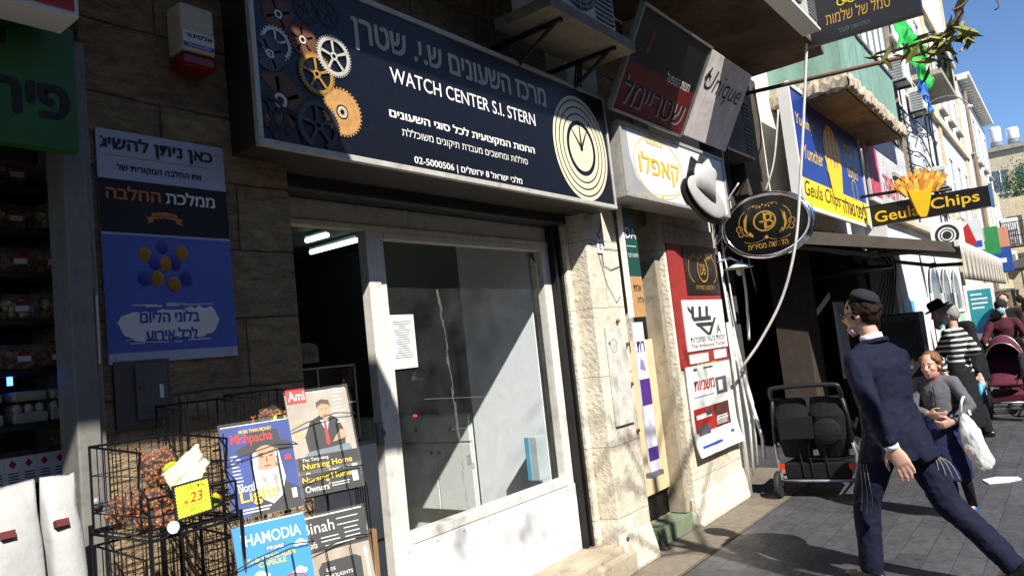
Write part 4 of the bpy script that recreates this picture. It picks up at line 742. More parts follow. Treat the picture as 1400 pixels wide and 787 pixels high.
q = MB().m(BLACK); q.ell(bc+Vector((-.03, .035, -.03)), (.43, .012, .17), 28, Rt); q.loft([(c0_+Vector((0, .05, 0)), .24, .012), (c1_+Vector((0, .05, .0)), .22, .012), (c1_+Vector((-.05, .05, .045)), .12, .01)], (1, 0, 0), 20); q.build('hat_shadow_board', t, smooth=True)
# number tag, wires and old board on the pilaster
t = thing('house_number', 'small white house number plate with blue figure on the pilaster', 'plate', (4.78, 2.745, 2.3))
q = MB().m(WHITE); q.box((4.735, 2.738, 2.29), (4.815, 2.748, 2.40)); q.build('plate', t, bevel=.003); q = MB().m(BLUE); q.fr(FR((4.758, 2.738, 2.315), *XF)).text('8', 0, 0, .032, .06, .001, .02); q.build('lettering', t)
q = MB().m(CABLEB); q.tube([(4.78, 2.74, 2.40), (4.75, 2.735, 2.43), (4.79, 2.73, 2.47), (4.83, 2.74, 2.52)], .004, 5); q.tube([(4.79, 2.742, 2.32), (4.8, 2.742, 2.2), (4.9, 2.742, 2.17), (5.04, 2.742, 2.2)], .003, 5); q.tube([(4.74, 2.742, 2.29), (4.82, 2.742, 2.05), (4.93, 2.742, 1.92), (5.0, 2.742, 1.97)], .0025, 5); q.tube([(4.62, 2.742, 2.36), (4.8, 2.742, 2.33), (5.05, 2.742, 2.33)], .0025, 5); tag(q.build('loose_wire'), 'thin loose wires trailing over the pilaster below the number plate', 'wire')
t = thing('old_board', 'weathered white board screwed to the pilaster', 'board', (4.86, 2.74, 1.05))
q = MB().m(mat('old_board_paint', '#cfcbc0', .7, var=.12, dirt=.6, dcol='#7b746a')); q.box((4.70, 2.728, 1.02), (4.97, 2.747, 1.74)); q.build('board', t, bevel=.004)
q = MB().m(mat('rust', '#6b4a30', .8, var=.4)); 
for x, z in ((4.9, 1.78), (5.0, 1.6), (5.0, 1.3), (4.72, 1.62), (5.01, .95), (4.66, .24)): q.ell((x, 2.735, z), (.018, .014, .016), 8)
q.m(mat('board_scribble', '#8d8a84', .8)); q.fr(FR((4.78, 2.728, 1.6), *XF)); q.ring((0, 0), .045, .052, .001, 24); q.build('rusty_bolts', t, smooth=True)
# green and purple upright signs beside the pilaster
t = thing('green_upright_sign', 'narrow dark green upright sign with white letters beside the pilaster', 'sign', (5.2, 2.7, 1.85))
q = MB().m(mat('dark_green', '#1c4a41', .45, var=.08)); q.box((5.085, 2.70, 2.12), (5.30, 2.72, 2.66)); q.m(mat('sign_tan', '#b99060', .5, var=.08)); q.box((5.085, 2.70, 1.80), (5.30, 2.72, 2.118)); q.build('board', t)
q = MB().m(WHT); q.fr(FR((5.085, 2.70, 0), *XF)); q.text('DA', .03, 2.42, .17, .085, .002, .005, 0); q.box((.03, 2.355, 0), (.18, 2.36, .002)); q.text(H('חליפות לגבר'), .03, 2.27, .17, .035, .002, .0); q.m(INK); q.text(H('אחת'), .06, 2.0, .12, .05, .002, .01); q.text(H('ולה'), .1, 1.91, .1, .05, .002, .01); q.build('lettering', t)
q = MB().m(WHITE); q.box((5.064, 2.69, 1.8), (5.084, 2.73, 2.68)); q.build('edge', t)
t = thing('purple_upright_sign', 'narrow white and purple upright poster below the dark green sign', 'sign', (5.2, 2.72, .62))
q = MB().m(mat('lilac_white', '#dcd8e2', .5, var=.06)); q.box((5.09, 2.715, .62), (5.25, 2.73, 1.76)); pm = mat('purple', '#4f2f7c', .5, var=.1); q.m(pm); q.box((5.09, 2.7135, 1.12), (5.25, 2.715, 1.32)); q.box((5.09, 2.7135, .70), (5.25, 2.715, .80)); q.build('board', t)
q = MB().m(pm); q.fr(FR((5.09, 2.7145, 0), *XF)); q.text(H('רת'), .02, 1.53, .12, .08, .0016, .02); q.m(mat('lilac', '#9a8cb8', .5)); q.prism([(.03, 1.4), (.12, 1.38), (.1, 1.46), (.05, 1.48)], 0, .001); q.text('X', .05, .95, .05, .06, .001, .0); q.build('lettering', t)
q = MB().m(GREY); q.box((5.07, 2.7, .58), (5.27, 2.75, .615)); q.build('bottom_rail', t)
t = thing('junction_box', 'grey meter box with loose pipes in the niche', 'meter box', (5.5, 3.3, 1.7))
q = MB().m(COLG); q.box((5.52, 3.28, 1.66), (5.72, 3.4, 1.86)); q.build('box', t, bevel=.006); q = MB().m(ALU); q.tube([(5.6, 3.27, 1.9), (5.6, 3.27, 2.22)], .035, 10); q.tube([(5.48, 3.3, 1.7), (5.46, 3.25, 2.0), (5.55, 3.24, 2.3)], .012, 6); q.tube([(5.66, 3.3, 2.2), (5.7, 3.26, 2.35), (5.74, 3.3, 2.5)], .01, 6); q.build('pipes', t, smooth=True)
q = MB().m(pm); q.box((5.16, 3.29, 1.3), (5.26, 3.296, 1.6)); q.m(WHT); q.box((5.19, 3.286, 1.36), (5.24, 3.29, 1.44)); tag(q.build('small_poster'), 'small purple sticker on the beige door in the niche', 'sticker')
# posters on the pillar
t = thing('pillar_signboard', 'red signboard on the pillar with black, white and red panels', 'sign', (6.45, 2.77, 1.35)); Y2 = 2.765
q = MB().m(mat('panel_red', '#99302c', .55, var=.15, dirt=.5)); q.box((5.97, Y2, 1.33), (7.06, 2.779, 2.44)); q.m(CONC); q.box((5.95, Y2-.01, 2.441), (7.08, 2.779, 2.6)); q.build('backing', t)
q = MB().m(mat('panel_black', '#211c1b', .4, var=.15, dirt=.25)); q.box((6.28, Y2-.008, 1.98), (7.05, Y2-.001, 2.42)); q.build('black_panel', t)
q = MB().m(mat('panel_white', '#e3e2dd', .5, var=.05, dirt=.1)); q.box((6.12, Y2-.009, 1.47), (7.05, Y2-.001, 1.93)); q.m(PAPER); q.box((6.14, Y2-.006, 1.36), (6.56, Y2-.001, 1.44)); q.box((6.7, Y2-.006, 1.37), (7.0, Y2-.001, 1.45)); q.build('white_panel', t)
q = MB().m(GOLD); q.fr(FR((6.28, Y2-.009, 1.98), *XF))
q.ring((.4, .24), .11, .125, .001, 30); q.text('DB', .34, .19, .12, .1, .0012, -.004); q.ring((.2, .24), .12, .13, .001, 24, .8, 4.5); q.ring((.6, .24), .12, .13, .001, 24, -1.4, 2.4); q.ring((.4, .42), .2, .207, .001, 20, 3.6, 5.8, .4)
for k in range(8): q.disc((.16+.07*k, .35+.03*(k % 2)), .014, .001, 8)
q.text(H('הלבשה מסירית'), .2, .045, .42, .05, .001, .0)
q.m(mat('logo_dark', '#3b3a3e', .5)); q.fr(FR((6.12, Y2-.010, 1.47), *XF))
for k in range(3):
    q.prism([(.18+.16*k, .4), (.24+.16*k, .4), (.22+.16*k, .3), (.16+.16*k, .3)], 0, .001)
q.prism([(.1, .41), (.18, .36), (.17, .33), (.1, .37)], 0, .001); q.prism([(.16, .3), (.6, .31), (.6, .27), (.2, .265)], .001, .0016); q.prism([(.22, .25), (.62, .25), (.62, .215), (.27, .215)], .001, .0016); q.prism([(.22, .25), (.29, .25), (.55, .13), (.48, .13)], .0016, .002); q.prism([(.55, .13), (.72, .29), (.67, .29), (.48, .13)], .002, .0024); q.text('A', .7, .14, .1, .08, .001, .01)
q.text(H('יזמות בעור ומזכרות'), .08, .075, .8, .045, .001, .0); q.text('The Ambiance Tachel', .08, .025, .8, .035, .001, -.002, .3); q.m(YEL); q.fr(FR((6.3, Y2-.002, 1.335), *XF)).text('Lemode', 0, .0, .42, .022, .002, .02); q.build('lettering', t)
# curved lower poster
t = thing('torn_poster', 'white and red poster curling off the lower pillar, with torn edge', 'poster', (6.45, 2.75, .55))
def cs(u, v): return (6.02+u*1.0, 2.772-.012-.05*(max(0, (.35-v))/.35)**2 - .03*max(0, u-.8)**2*8, .56+v*.78)
q = MB().m(mat('poster_white', '#dfded8', .6, var=.07, dirt=.2, dcol='#9c968a')); nu, nv = 12, 14; v = [cs(i/nu, j/nv) for j in range(nv+1) for i in range(nu+1)]
q.add(v+[(a, b_+.008, c) for a, b_, c in v], [(j*(nu+1)+i, j*(nu+1)+i+1, (j+1)*(nu+1)+i+1, (j+1)*(nu+1)+i) for j in range(nv) for i in range(nu)]+[((nu+1)*(nv+1)+j*(nu+1)+i, (nu+1)*(nv+1)+(j+1)*(nu+1)+i, (nu+1)*(nv+1)+(j+1)*(nu+1)+i+1, (nu+1)*(nv+1)+j*(nu+1)+i+1) for j in range(nv) for i in range(nu)]); q.build('sheet', t, smooth=True)
q = MB()
def patch(m_, u0, v0, u1, v1, d=.0015):
    q.m(m_); n = 5; v = [(lambda p: (p[0], p[1]-d, p[2]))(cs(u0+(u1-u0)*i/n, v0+(v1-v0)*j/n)) for j in range(n+1) for i in range(n+1)]; q.add(v, [(j*(n+1)+i, j*(n+1)+i+1, (j+1)*(n+1)+i+1, (j+1)*(n+1)+i) for j in range(n) for i in range(n)])
gp = mat('print_grey', '#57555a', .6, var=.4, scale=25); brn = mat('print_brown', '#5d2f2a', .6, var=.3, scale=20)
patch(RED, .06, .25, .5, .52); patch(brn, .5, .25, .86, .52); patch(WHT, .1, .4, .44, .45, .002); patch(gp, .32, .42, .45, .5, .0025); patch(gp, .1, .22, .36, .33, .003); patch(WHT, .55, .36, .8, .375, .002); patch(WHT, .55, .33, .82, .342, .002); patch(gp, .62, .62, .88, .82, .0015); patch(PAPER, .68, .66, .78, .78, .002); patch(BLUE, .1, .08, .55, .11); patch(BLUE, .8, .14, .88, .17); patch(gp, .12, .64, .55, .65); patch(gp, .16, .94, .24, .97); patch(gp, .38, .95, .6, .97)
for k in range(5): patch(WHT, .53, .28+.016*k, .8-.03*(k % 2), .287+.016*k, .0025)
q.m(RED); c = cs(.14, .72); q.fr(FR((c[0], c[1]-.002, c[2]), *XF)).text(H('משניות'), 0, 0, .45, .085, .001, .02); q.build('print', t)
# small lamp, conduits on pillar edge
t = thing('wall_lamp', 'small white shade lamp on the pillar edge under the oval sign', 'lamp', (7.1, 2.6, 2.3))
q = MB().m(WHITE); q.lathe([(.02, .06), (.03, .05), (.14, 0), (.135, -.004), (.025, .04)], (7.16, 2.58, 2.22), n=20); q.build('lamp_shade', t, smooth=True); q = MB().m(WHITE); q.tube([(7.09, 2.76, 2.3), (7.12, 2.64, 2.33), (7.16, 2.58, 2.28)], .012, 8); q.m(mat('bulb', '#cfcabb', .3)); q.ell((7.16, 2.58, 2.19), (.035, .035, .05), 10); q.build('arm', t, smooth=True)
q = MB().m(CABLE)
for i, pts in enumerate([[(7.10, 2.74, 2.4), (7.1, 2.72, 1.6), (7.13, 2.70, 1.2), (7.15, 2.68, .7), (7.12, 2.7, .2)], [(7.14, 2.74, 2.0), (7.13, 2.7, 1.5), (7.17, 2.66, 1.0), (7.22, 2.6, .55), (7.2, 2.6, .35)], [(7.08, 2.75, 1.4), (7.16, 2.68, 1.25), (7.2, 2.64, .9), (7.16, 2.66, .3)]]): q.tube(pts, (.014, .018, .012)[i], 8)
q.m(CABLE); q.tube([(7.09, 2.74, .0), (7.09, 2.74, 1.7)], .022, 8); tag(q.build('cable_conduit', smooth=True), 'white cables and conduit running down the pillar edge', 'cable')
def pxcab(pts, X): return [PX(x, y, X) for x, y in pts]
def spline(p, n=6):
    o = []
    for i in range(len(p)-1):
        a, b_, c, d = p[max(i-1, 0)], p[i], p[i+1], p[min(i+2, len(p)-1)]
        for k in range(n):
            t_ = k/n; o.append(.5*((2*b_)+(c-a)*t_+(2*a-5*b_+4*c-d)*t_*t_+(-a+3*b_-3*c+d)*t_**3))
    return o+[p[-1]]
q = MB().m(CABLE); q.tube(spline(pxcab([(1103, 60), (1100, 130), (1095, 230), (1088, 330), (1070, 405), (1040, 465), (1013, 505)], 6.9)+[Vector((7.15, 2.66, 1.2))]), .013, 8); tag(q.build('hanging_cable', smooth=True), 'long white cable swinging from the balcony down to the pillar', 'cable')
q = MB().m(CABLE); q.tube(spline(pxcab([(1064, 150), (1058, 220), (1046, 262)], 7.4)), .01, 6); q.tube(spline(pxcab([(1013, 355), (1020, 400), (1024, 465)], 7.3)), .014, 6); q.tube(spline(pxcab([(1010, 250), (985, 300), (996, 380), (1006, 440)], 7.1)), .008, 6); q.tube(spline(pxcab([(985, 180), (990, 230), (1000, 300), (985, 360)], 7.15)), .006, 6); tag(q.build('hanging_cable', smooth=True), 'short white cable ends dangling behind the oval sign', 'cable')
q = MB().m(CABLEB); q.tube(spline(pxcab([(1030, 120), (1040, 200), (1010, 270), (1018, 330), (1034, 400)], 7.5)), .008, 6); q.tube(spline(pxcab([(990, 140), (996, 240), (992, 300)], 7.3)), .007, 6); q.tube(spline([Vector((7.1, 2.78, 2.9)), Vector((7.9, 2.7, 2.6)), Vector((8.8, 2.78, 2.7)), Vector((9.4, 2.84, 2.75))]), .01, 6); tag(q.build('hanging_cables'), 'black cables looping in the dark recess above the oval sign', 'cable')
# oval sign
t = thing('oval_sign', 'black oval sign with gold emblem and chrome ring on the pillar', 'sign', (7.05, 2.24, 2.28))
oc = Vector((7.05, 2.235, 2.575)); To = FR(oc, *SF); q = MB(To).m(mat('oval_black', '#101114', .25, var=.1)); q.prism([(.385*cos(2*pi*i/48), .275*sin(2*pi*i/48)) for i in range(48)], -.05, .0); q.build('plate', t)
q = MB(To).m(CHROME); q.tube([(.41*cos(2*pi*i/48), .295*sin(2*pi*i/48), -.02) for i in range(49)], .026, 8, False); q.tube([(.43*cos(a), .31*sin(a), -.06) for a in [(-1.2+2.2*i/16) for i in range(17)]], .02, 8); q.build('chrome_ring', t, smooth=True)
q = MB(To).m(CHROME); q.prism([(-.56, -.12), (-.5, -.1), (-.4, .0), (-.37, .1), (-.42, .16), (-.5, .18), (-.44, .1), (-.46, .02), (-.54, -.07)], -.04, -.01); q.tube([(-.52, .18, -.03), (-.52, -.2, -.03)], .015, 8); q.build('bracket', t, bevel=.006)
q = MB(To).m(GOLD); q.ring((0, .04), .095, .11, .001, 30, sy=.9); q.box((-.008, -.04, .001), (.008, .12, .002)); q.text('B', .0, -.03, .085, .14, .0014, -.004); q.box((-.05, .03, .001), (.03, .045, .002))
for s_ in (-1, 1):
    q.ring((s_*.15, .04), .095, .101, .001, 24, 1.9 if s_ < 0 else -1.2, 4.4 if s_ < 0 else 1.25, 1.25); q.prism([(s_*.155, .14), (s_*.2, .08), (s_*.205, -.02), (s_*.16, -.09), (s_*.185, .0)], .0008, .0014); q.prism([(s_*.15, -.04), (s_*.17, -.07), (s_*.13, -.1), (s_*.12, -.085)], .0008, .0014); q.ring((s_*.12, -.11), .1, .107, .001, 18, 3.5, 6.0, .4); q.ring((s_*.25, .0), .025, .032, .001, 14); q.ring((s_*.24, -.05), .02, .027, .001, 14); q.ring((s_*.08, .17), .06, .066, .001, 14, .2, 2.9, .5)
for k in range(7): q.disc((-.09+.03*k, .185+.012*cos(k*2)), .009, .0016, 8)
q.disc((0, -.115), .018, .0016, 10); q.text(H('הלבשה מסירית'), -.19, -.215, .38, .06, .001, .008); q.build('emblem', t)
# black perpendicular sign under the balcony
t = thing('projecting_sign', 'black projecting sign with gold and white lettering at the top edge', 'sign', (8.0, 1.3, 4.45))
Tb = FR((8.0, 1.84, 4.46), (0, -1, -.03), (0, -.03, 1)); q = MB(Tb).m(mat('sign_black2', '#17181d', .4, var=.1)); q.box((0, 0, -.08), (1.06, .75, 0)); q.build('board', t, bevel=.004)
q = MB(Tb).m(GOLD); q.text(H('סמל של שלמות'), .2, .16, .6, .13, .002, .0); q.m(mat('grey_ink2', '#55565c')); q.text(H('הלבשה לגבר'), .3, .05, .3, .05, .002); q.m(YEL); 
for k in range(7): q.ring((.36+.05*k, .36+.02*(k % 2)), .03, .04, .002, 14)
q.m(WHT)
for cx, cy, s_ in ((.93, .3, 1), (.93, .38, 1), (.03, .16, .6), (.03, .22, .6)): q.prism([(cx-.08*s_, cy+.05*s_), (cx, cy), (cx+.08*s_, cy+.05*s_), (cx+.08*s_, cy+.08*s_), (cx, cy+.03*s_), (cx-.08*s_, cy+.08*s_)], .001, .002)
q.build('lettering', t)
q = MB().m(mat('rusty_pole', '#5f3a2c', .7, metal=.2, var=.3)); q.tube([(8.05, 3.0, 4.2), (8.0, 2.46, 4.165), (8.0, .84, 4.05)], .022, 8); tag(q.build('rusty_pole', smooth=True), 'thin rusty pole sticking out from the wall below the black sign', 'pole')
# aircon in the dark recess
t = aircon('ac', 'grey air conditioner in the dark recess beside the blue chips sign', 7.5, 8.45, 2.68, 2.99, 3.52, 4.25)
for k_ in kids(t): k_.data.materials.clear(); k_.data.materials.append(mat('shaded_case', '#55524c', .7, var=.2)); k_.data.polygons.foreach_set('material_index', [0]*len(k_.data.polygons))  # shade of the recess is put into this flat dark colour
# ================================================================ second building with dark shop and awning
b1 = thing('balcony_building', 'shabby building with green balcony above the dark shop', 'building', (11, 3, 0))
q = MB().m(PLAST); q.box((9.3, 2.86, 2.95), (14.6, 3.2, 9)); q.build('wall', b1)
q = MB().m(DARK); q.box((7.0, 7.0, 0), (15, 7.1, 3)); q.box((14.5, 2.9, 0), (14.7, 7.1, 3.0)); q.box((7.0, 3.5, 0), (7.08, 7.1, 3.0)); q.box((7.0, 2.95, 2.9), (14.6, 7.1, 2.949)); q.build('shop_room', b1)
q = MB().m(mat('brown_pier', '#3a2f26', .8, var=.3, dirt=.5)); q.box((9.95, 2.8, 0), (10.5, 3.2, 2.95)); q.build('shop_pier', b1); q = MB().m(mat('brown_pier', '#3a2f26')); q.box((12.9, 2.75, 0), (13.5, 3.2, 2.95)); q.build('shop_pier', b1)
q = MB().m(mat('gunmetal_panel', '#454948', .6, var=.1, dirt=.3)); q.box((8.55, 3.65, 0), (9.9, 3.7, 2.85)); q.build('grey_shutter', b1)
bal = PY(1235, 187, 1.9); BXE = bal.x
GRN = mat('green_cladding', '#7fa08f', .6, var=.22, dirt=.45, dcol='#47584a', streak=.2, scale=4)
q = MB().m(mat('crumbling_concrete', '#b4a68f', .95, var=.3, dirt=.5, bump=1, bscale=12)); q.box((9.95, 1.9, 4.5), (BXE, 2.86, 4.68)); q.m(SOFF); q.box((9.97, 1.93, 4.47), (BXE-.02, 2.86, 4.499))
rb = random.Random(4); q.m(mat('crumbling_concrete', '#b4a68f')); nx = int((BXE-9.95)/.06)
def rough_edge(p, d, nrm, L_, n_):
    rows = []
    for i in range(n_+1):
        c = Vector(p)+Vector(d)*L_*i/n_; rows.append([c+Vector((0, 0, 4.475+rb.uniform(-.02, .03))), c+Vector(nrm)*rb.uniform(.02, .05)+Vector((0, 0, 4.49+rb.uniform(0, .03))), c+Vector(nrm)*rb.uniform(.03, .06)+Vector((0, 0, 4.60+rb.uniform(-.03, .03))), c+Vector(nrm)*rb.uniform(.0, .04)+Vector((0, 0, 4.69+rb.uniform(-.03, .02)))])
    q.add([v for r_ in rows for v in r_], [(i*4+j, i*4+4+j, i*4+5+j, i*4+1+j) for i in range(n_) for j in range(3)])
rough_edge((9.9, 1.885, 0), (1, 0, 0), (0, -1, 0), BXE-9.9, nx); rough_edge((9.935, 2.86, 0), (0, -1, 0), (-1, 0, 0), .98, 20)
q.build('balcony_slab', b1)
q = MB().m(GRN); q.box((9.97, 1.93, 4.69), (10.0, 2.86, 5.5)); q.box((10.0, 1.93, 4.69), (BXE-.02, 1.96, 5.5)); n = int(BXE-10)
for i in range(n*2): q.box((10.02+i*.5, 1.922, 4.69), (10.06+i*.5, 1.93, 5.5))
q.build('balcony_cladding', b1)
q = MB().m(GREY); q.box((9.95, 1.9, 5.5), (BXE, 1.98, 5.54)); q.m(WHITE); q.box((11.0, 1.94, 5.55), (BXE-.2, 1.97, 6.6)); q.m(GREY)
for i in range(6): q.box((11.0+i*(BXE-11.2)/5, 1.92, 5.55), (11.06+i*(BXE-11.2)/5, 1.99, 6.7))
q.build('balcony_glazing', b1)
q = MB().m(mat('green_net', '#1fa843', .7, var=.35, scale=5, bump=.8, bscale=8)); nu, nv = 14, 16; v = []
def sheet(name, label, m_, fn, nu=26, nv=26, cut=.3, seed=0):
    q = MB().m(m_); V = []
    for j in range(nv+1):
        for i in range(nu+1):
            u, v_ = i/nu, j/nv*(1-cut*abs(noise.noise(Vector((i*.35+seed, 3.1, 0))))*1.6); p = fn(u, v_)
            V.append(p+Vector((.10*noise.noise(p*3.1+Vector((seed, 0, 0))), .14*noise.noise(p*4.3+Vector((0, seed, 0))), .07*noise.noise(p*5.7))))
    q.add(V, [(j*(nu+1)+i, j*(nu+1)+i+1, (j+1)*(nu+1)+i+1, (j+1)*(nu+1)+i) for j in range(nv) for i in range(nu)]); o = tag(q.build(name), label, name.split('_')[1]); sm = o.modifiers.new('thickness', 'SOLIDIFY'); sm.thickness = .012
sheet('green_netting', 'bright green plastic netting draped over the far balcony end', mat('green_net', '#1fa843', .7, var=.45, scale=7, bump=1, bscale=14), lambda u, w_: Vector((13.9+u*2.3, 1.75-.1*u, 6.95-.35*u-w_*(1.05-.3*abs(u-.4)))), seed=1)
sheet('blue_tarpaulin', 'blue tarpaulin hanging beside the green netting', mat('blue_tarp', '#2d6fc4', .6, var=.25, bump=.6, bscale=9), lambda u, w_: Vector((16.3+u*1.3, 1.85, 6.75-.3*u-w_*.85)), seed=5)
# blue chips sign on the wall
t = thing('chips_wall_sign', 'big blue and yellow sign for chips on the wall above the awning', 'sign', (11.1, 2.45, 3.02)); GX0, GX1, GZ0, GZ1, GY = 9.33, 12.95, 3.04, 4.54, 2.45
q = MB().m(mat('chips_blue', '#1f3a86', .4, var=.12, scale=2)); q.box((GX0, GY, GZ0+.36), (GX1, GY+.02, GZ1)); q.m(mat('chips_yellow', '#efd116', .4, var=.06)); q.box((GX0, GY, GZ0), (GX1, GY+.02, GZ0+.3595)); q.build('board', t)
q = MB().m(WHITE); q.box((GX0-.05, GY-.02, GZ0-.05), (GX1+.05, GY+.02, GZ0-.001)); q.box((GX0-.05, GY-.02, GZ1+.001), (GX1+.05, GY+.02, GZ1+.05)); q.box((GX0-.05, GY-.02, GZ0-.0005), (GX0-.001, GY+.12, GZ1+.0005)); q.box((GX1+.001, GY-.02, GZ0-.0005), (GX1+.05, GY+.12, GZ1+.0005)); q.box((GX0, GY+.021, GZ0), (GX1, GY+.12, GZ1)); q.build('casing', t)
q = MB(FR((GX0, GY, GZ0), *XF)).m(INK); q.text('Geula Chips', .1, .07, 1.75, .26, .003, .0, .25); q.text(H("צ'יפס גאולה"), 1.98, .07, 1.5, .24, .003, .015); q.m(mat('chips_gold', '#d3b457', .5)); q.text('Yummy', .14, 1.0, .8, .2, .003, .01, .2); q.text('Yumcher', .3, .62, .9, .2, .003, .01, .2); q.text(H("צ'יפס"), 2.55, 1.0, .7, .22, .003, .02); q.text(H('מטעם'), 2.6, .68, .6, .2, .003, .01); q.ring((2.9, .5), .15, .17, .003, 20)
q.build('lettering', t)
q = MB(FR((GX0, GY, GZ0), *XF)); fm = [mat('fry_a', '#e2a640', .5, var=.1), mat('fry_b', '#d48a35', .5, var=.1), mat('fry_c', '#efc65a', .5, var=.1)]
rb = random.Random(11)
for k in range(13): x = 1.35+.06*k; q.m(fm[k % 3]); q.prism([(x, .6), (x+.1, .6), (x+.12+(k-6)*.01, 1.0+.3*sin((k+1)*pi/14)), (x+.03+(k-6)*.01, 1.02+.3*sin((k+1)*pi/14))], .003+.0005*(k % 3), .006+.0005*(k % 3))
q.m(mat('carton_yellow', '#ecc21c', .5)); q.prism([(1.5, .25), (2.0, .25), (2.2, .78), (1.75, .68), (1.3, .8)], .008, .012); q.build('fries_picture', t)
# hanging chips sign
t = thing('chips_hanging_sign', 'long black hanging sign with gold lettering and a carton of fries', 'sign', (12.5, 1.55, 2.97))
Th = FR((12.5, 2.33, 2.975), *SF); q = MB(Th).m(mat('sign_black3', '#17140f', .35, var=.1)); q.box((0, 0, -.16), (1.56, .30, 0)); q.build('board', t, bevel=.006)
q = MB(Th).m(mat('blue_end', '#5f7fa8', .4, metal=.3)); q.box((1.562, -.01, -.17), (1.60, .32, .01)); q.build('end_cap', t)
q = MB(Th).m(mat('letter_gold', '#e9bd2d', .4, var=.08)); q.text('Geula', .05, .045, .62, .17, .004, .012); q.text('Chips', .82, .045, .62, .21, .004, .012); q.build('lettering', t)
q = MB(Th).m(mat('carton_yellow', '#ecc21c')); q.prism([(.645, .06), (.68, .0), (.75, .0), (.785, .08), (.89, .44), (.74, .39), (.56, .44)], .02, .08); q.m(mat('carton_side', '#c9892c', .5)); q.prism([(.56, .44), (.645, .06), (.62, .12), (.50, .5)], .0, .06); q.build('fries_carton', t, bevel=.006)
q = MB(Th)
for r_ in range(3):
    for k in range(9):
        u = (k-4+.3*r_)/4.4; x = .71+u*.2; q.m(fm[(k*2+r_) % 3]); a = u*.75; L_ = .38-.1*abs(u)-.07*r_; hw = .032
        ux, uy = sin(a), cos(a); z0 = -.02+.03*r_; q.prism([(x-hw*uy, .36+hw*ux), (x+hw*uy, .36-hw*ux), (x+hw*uy+ux*L_, .36-hw*ux+uy*L_), (x-hw*uy+ux*L_, .36+hw*ux+uy*L_)], z0, z0+.028)
q.build('fries', t, bevel=.004)
q = MB().m(BLKM); q.tube([(12.62, 3.0, 3.50), (12.62, 1.5, 3.44)], .025, 8); q.tube([(12.62, 1.75, 3.44), (12.62, 1.75, 3.27)], .02, 8); q.tube([(12.62, 1.0, 3.285), (12.62, 2.7, 3.3)], .012, 6); q.build('arm', t)
# brown awning over the dark shop
t = thing('brown_awning', 'brown retractable awning with grey folding arms over the dark shop', 'awning', (10, 2.75, 2.2))
AX0, AX1 = 9.5, 15.4; ya, yb, za, zb = 2.86, .98, 2.80, 2.29
q = MB().m(mat('awning_brown', '#544b43', .85, var=.15)); q.hexa([(AX0, yb, zb), (AX1, yb, zb), (AX1, ya, za), (AX0, ya, za)], [(AX0, yb, zb+.025), (AX1, yb, zb+.025), (AX1, ya, za+.025), (AX0, ya, za+.025)]); q.m(mat('awning_side', '#665c52', .85, var=.15)); q.add([(AX0-.004, ya, za-.15), (AX0-.004, yb, zb-.08), (AX0-.004, yb, zb+.03), (AX0-.004, ya, za+.03), (AX0-.02, ya, za-.15), (AX0-.02, yb, zb-.08), (AX0-.02, yb, zb+.03), (AX0-.02, ya, za+.03)], [(0, 1, 2, 3), (7, 6, 5, 4), (4, 5, 1, 0), (3, 2, 6, 7), (5, 6, 2, 1)]); q.build('canopy', t)
q = MB().m(WHITE); q.box((AX0-.03, yb-.05, zb-.02), (AX1, yb, zb+.05)); q.build('front_rail', t)
q = MB().m(stripemat('valance_stripe', '#c9c3b6', '#7f7263', .19, 0)); nn = 60; v = []
for i in range(nn+1):
    x = AX0+(AX1-AX0)*i/nn
    for j in range(5): v.append((x, yb-.055+.012*sin(i*1.9)*j/4, zb-.02-.37*j/4))
q.add(v, [(i*5+j, i*5+j+1, (i+1)*5+j+1, (i+1)*5+j) for i in range(nn) for j in range(4)]); o = q.build('valance', t, smooth=True); sm = o.modifiers.new('thickness', 'SOLIDIFY'); sm.thickness = .008
q = MB().m(mat('arm_grey', '#7b7a76', .5, metal=.3, var=.1))
for x in (9.62, 14.5): q.tube([(x, 2.84, 2.62), (x+.7, 1.95, 2.38), (x+.1, 1.02, 2.27)], .035, 6); q.box((x+.64, 1.9, 2.34), (x+.76, 2.0, 2.43))
q.tube([(9.3, 2.84, 2.66), (15.4, 2.84, 2.66)], .05, 8); q.build('folding_arm', t)
t = thing('ceiling_lamp', 'dark flat canopy lamp hanging in the shop front behind the man', 'lamp', (11.0, 2.2, 2.25)); q = MB().m(BLACK); q.lathe([(.05, .1), (.12, .06), (.5, 0), (.49, -.03), (.05, -.03)], (11.2, 2.4, 2.26), n=20); q.build('lamp_shade', t, smooth=True); q = MB().m(CABLEB); q.tube([(11.2, 2.4, 2.36), (11.2, 2.4, 2.7)], .01, 6); q.build('cord', t)
# objects in the dark shop front
q = MB().m(mat('white_sheet', '#c9c8c4', .7, var=.1, dirt=.2)); q.box((10.8, 2.62, .8), (11.25, 2.66, 1.85)); q.m(BLACK); q.box((10.9, 2.615, 1.65), (11.05, 2.62, 1.76)); tag(q.build('notice_board'), 'white notice sheet hanging in the dark shop front behind the man', 'notice')
t = thing('loudspeaker', 'tall black loudspeaker cabinet between the suited man and the crowd', 'loudspeaker', (10.6, 1.8, 0)); q = MB().m(BLACK); q.box((10.4, 1.58, .02), (10.85, 2.02, 1.6)); q.build('cabinet', t, bevel=.02); q = MB().m(DARK); q.fr(FR((10.4, 1.98, .1), *SF)); q.box((0, 0, 0), (.36, 1.4, .015)); q.m(GREY); q.box((.1, .8, .015), (.26, .84, .02)); q.build('grille', t)
q = MB().m(mat('dark_goods', '#3c3834', .8, var=.4, scale=8)); rb = random.Random(21)
for i in range(5): x = 8.3+i*.9; q.box((x, 5.0, 0), (x+.8, 5.6, 2.1)); q.box((x+.05, 4.9, .9), (x+.7, 5.0, 1.2))
tag(q.build('stock_shelf'), 'dim shelves of stock deep inside the dark shop', 'shelf')
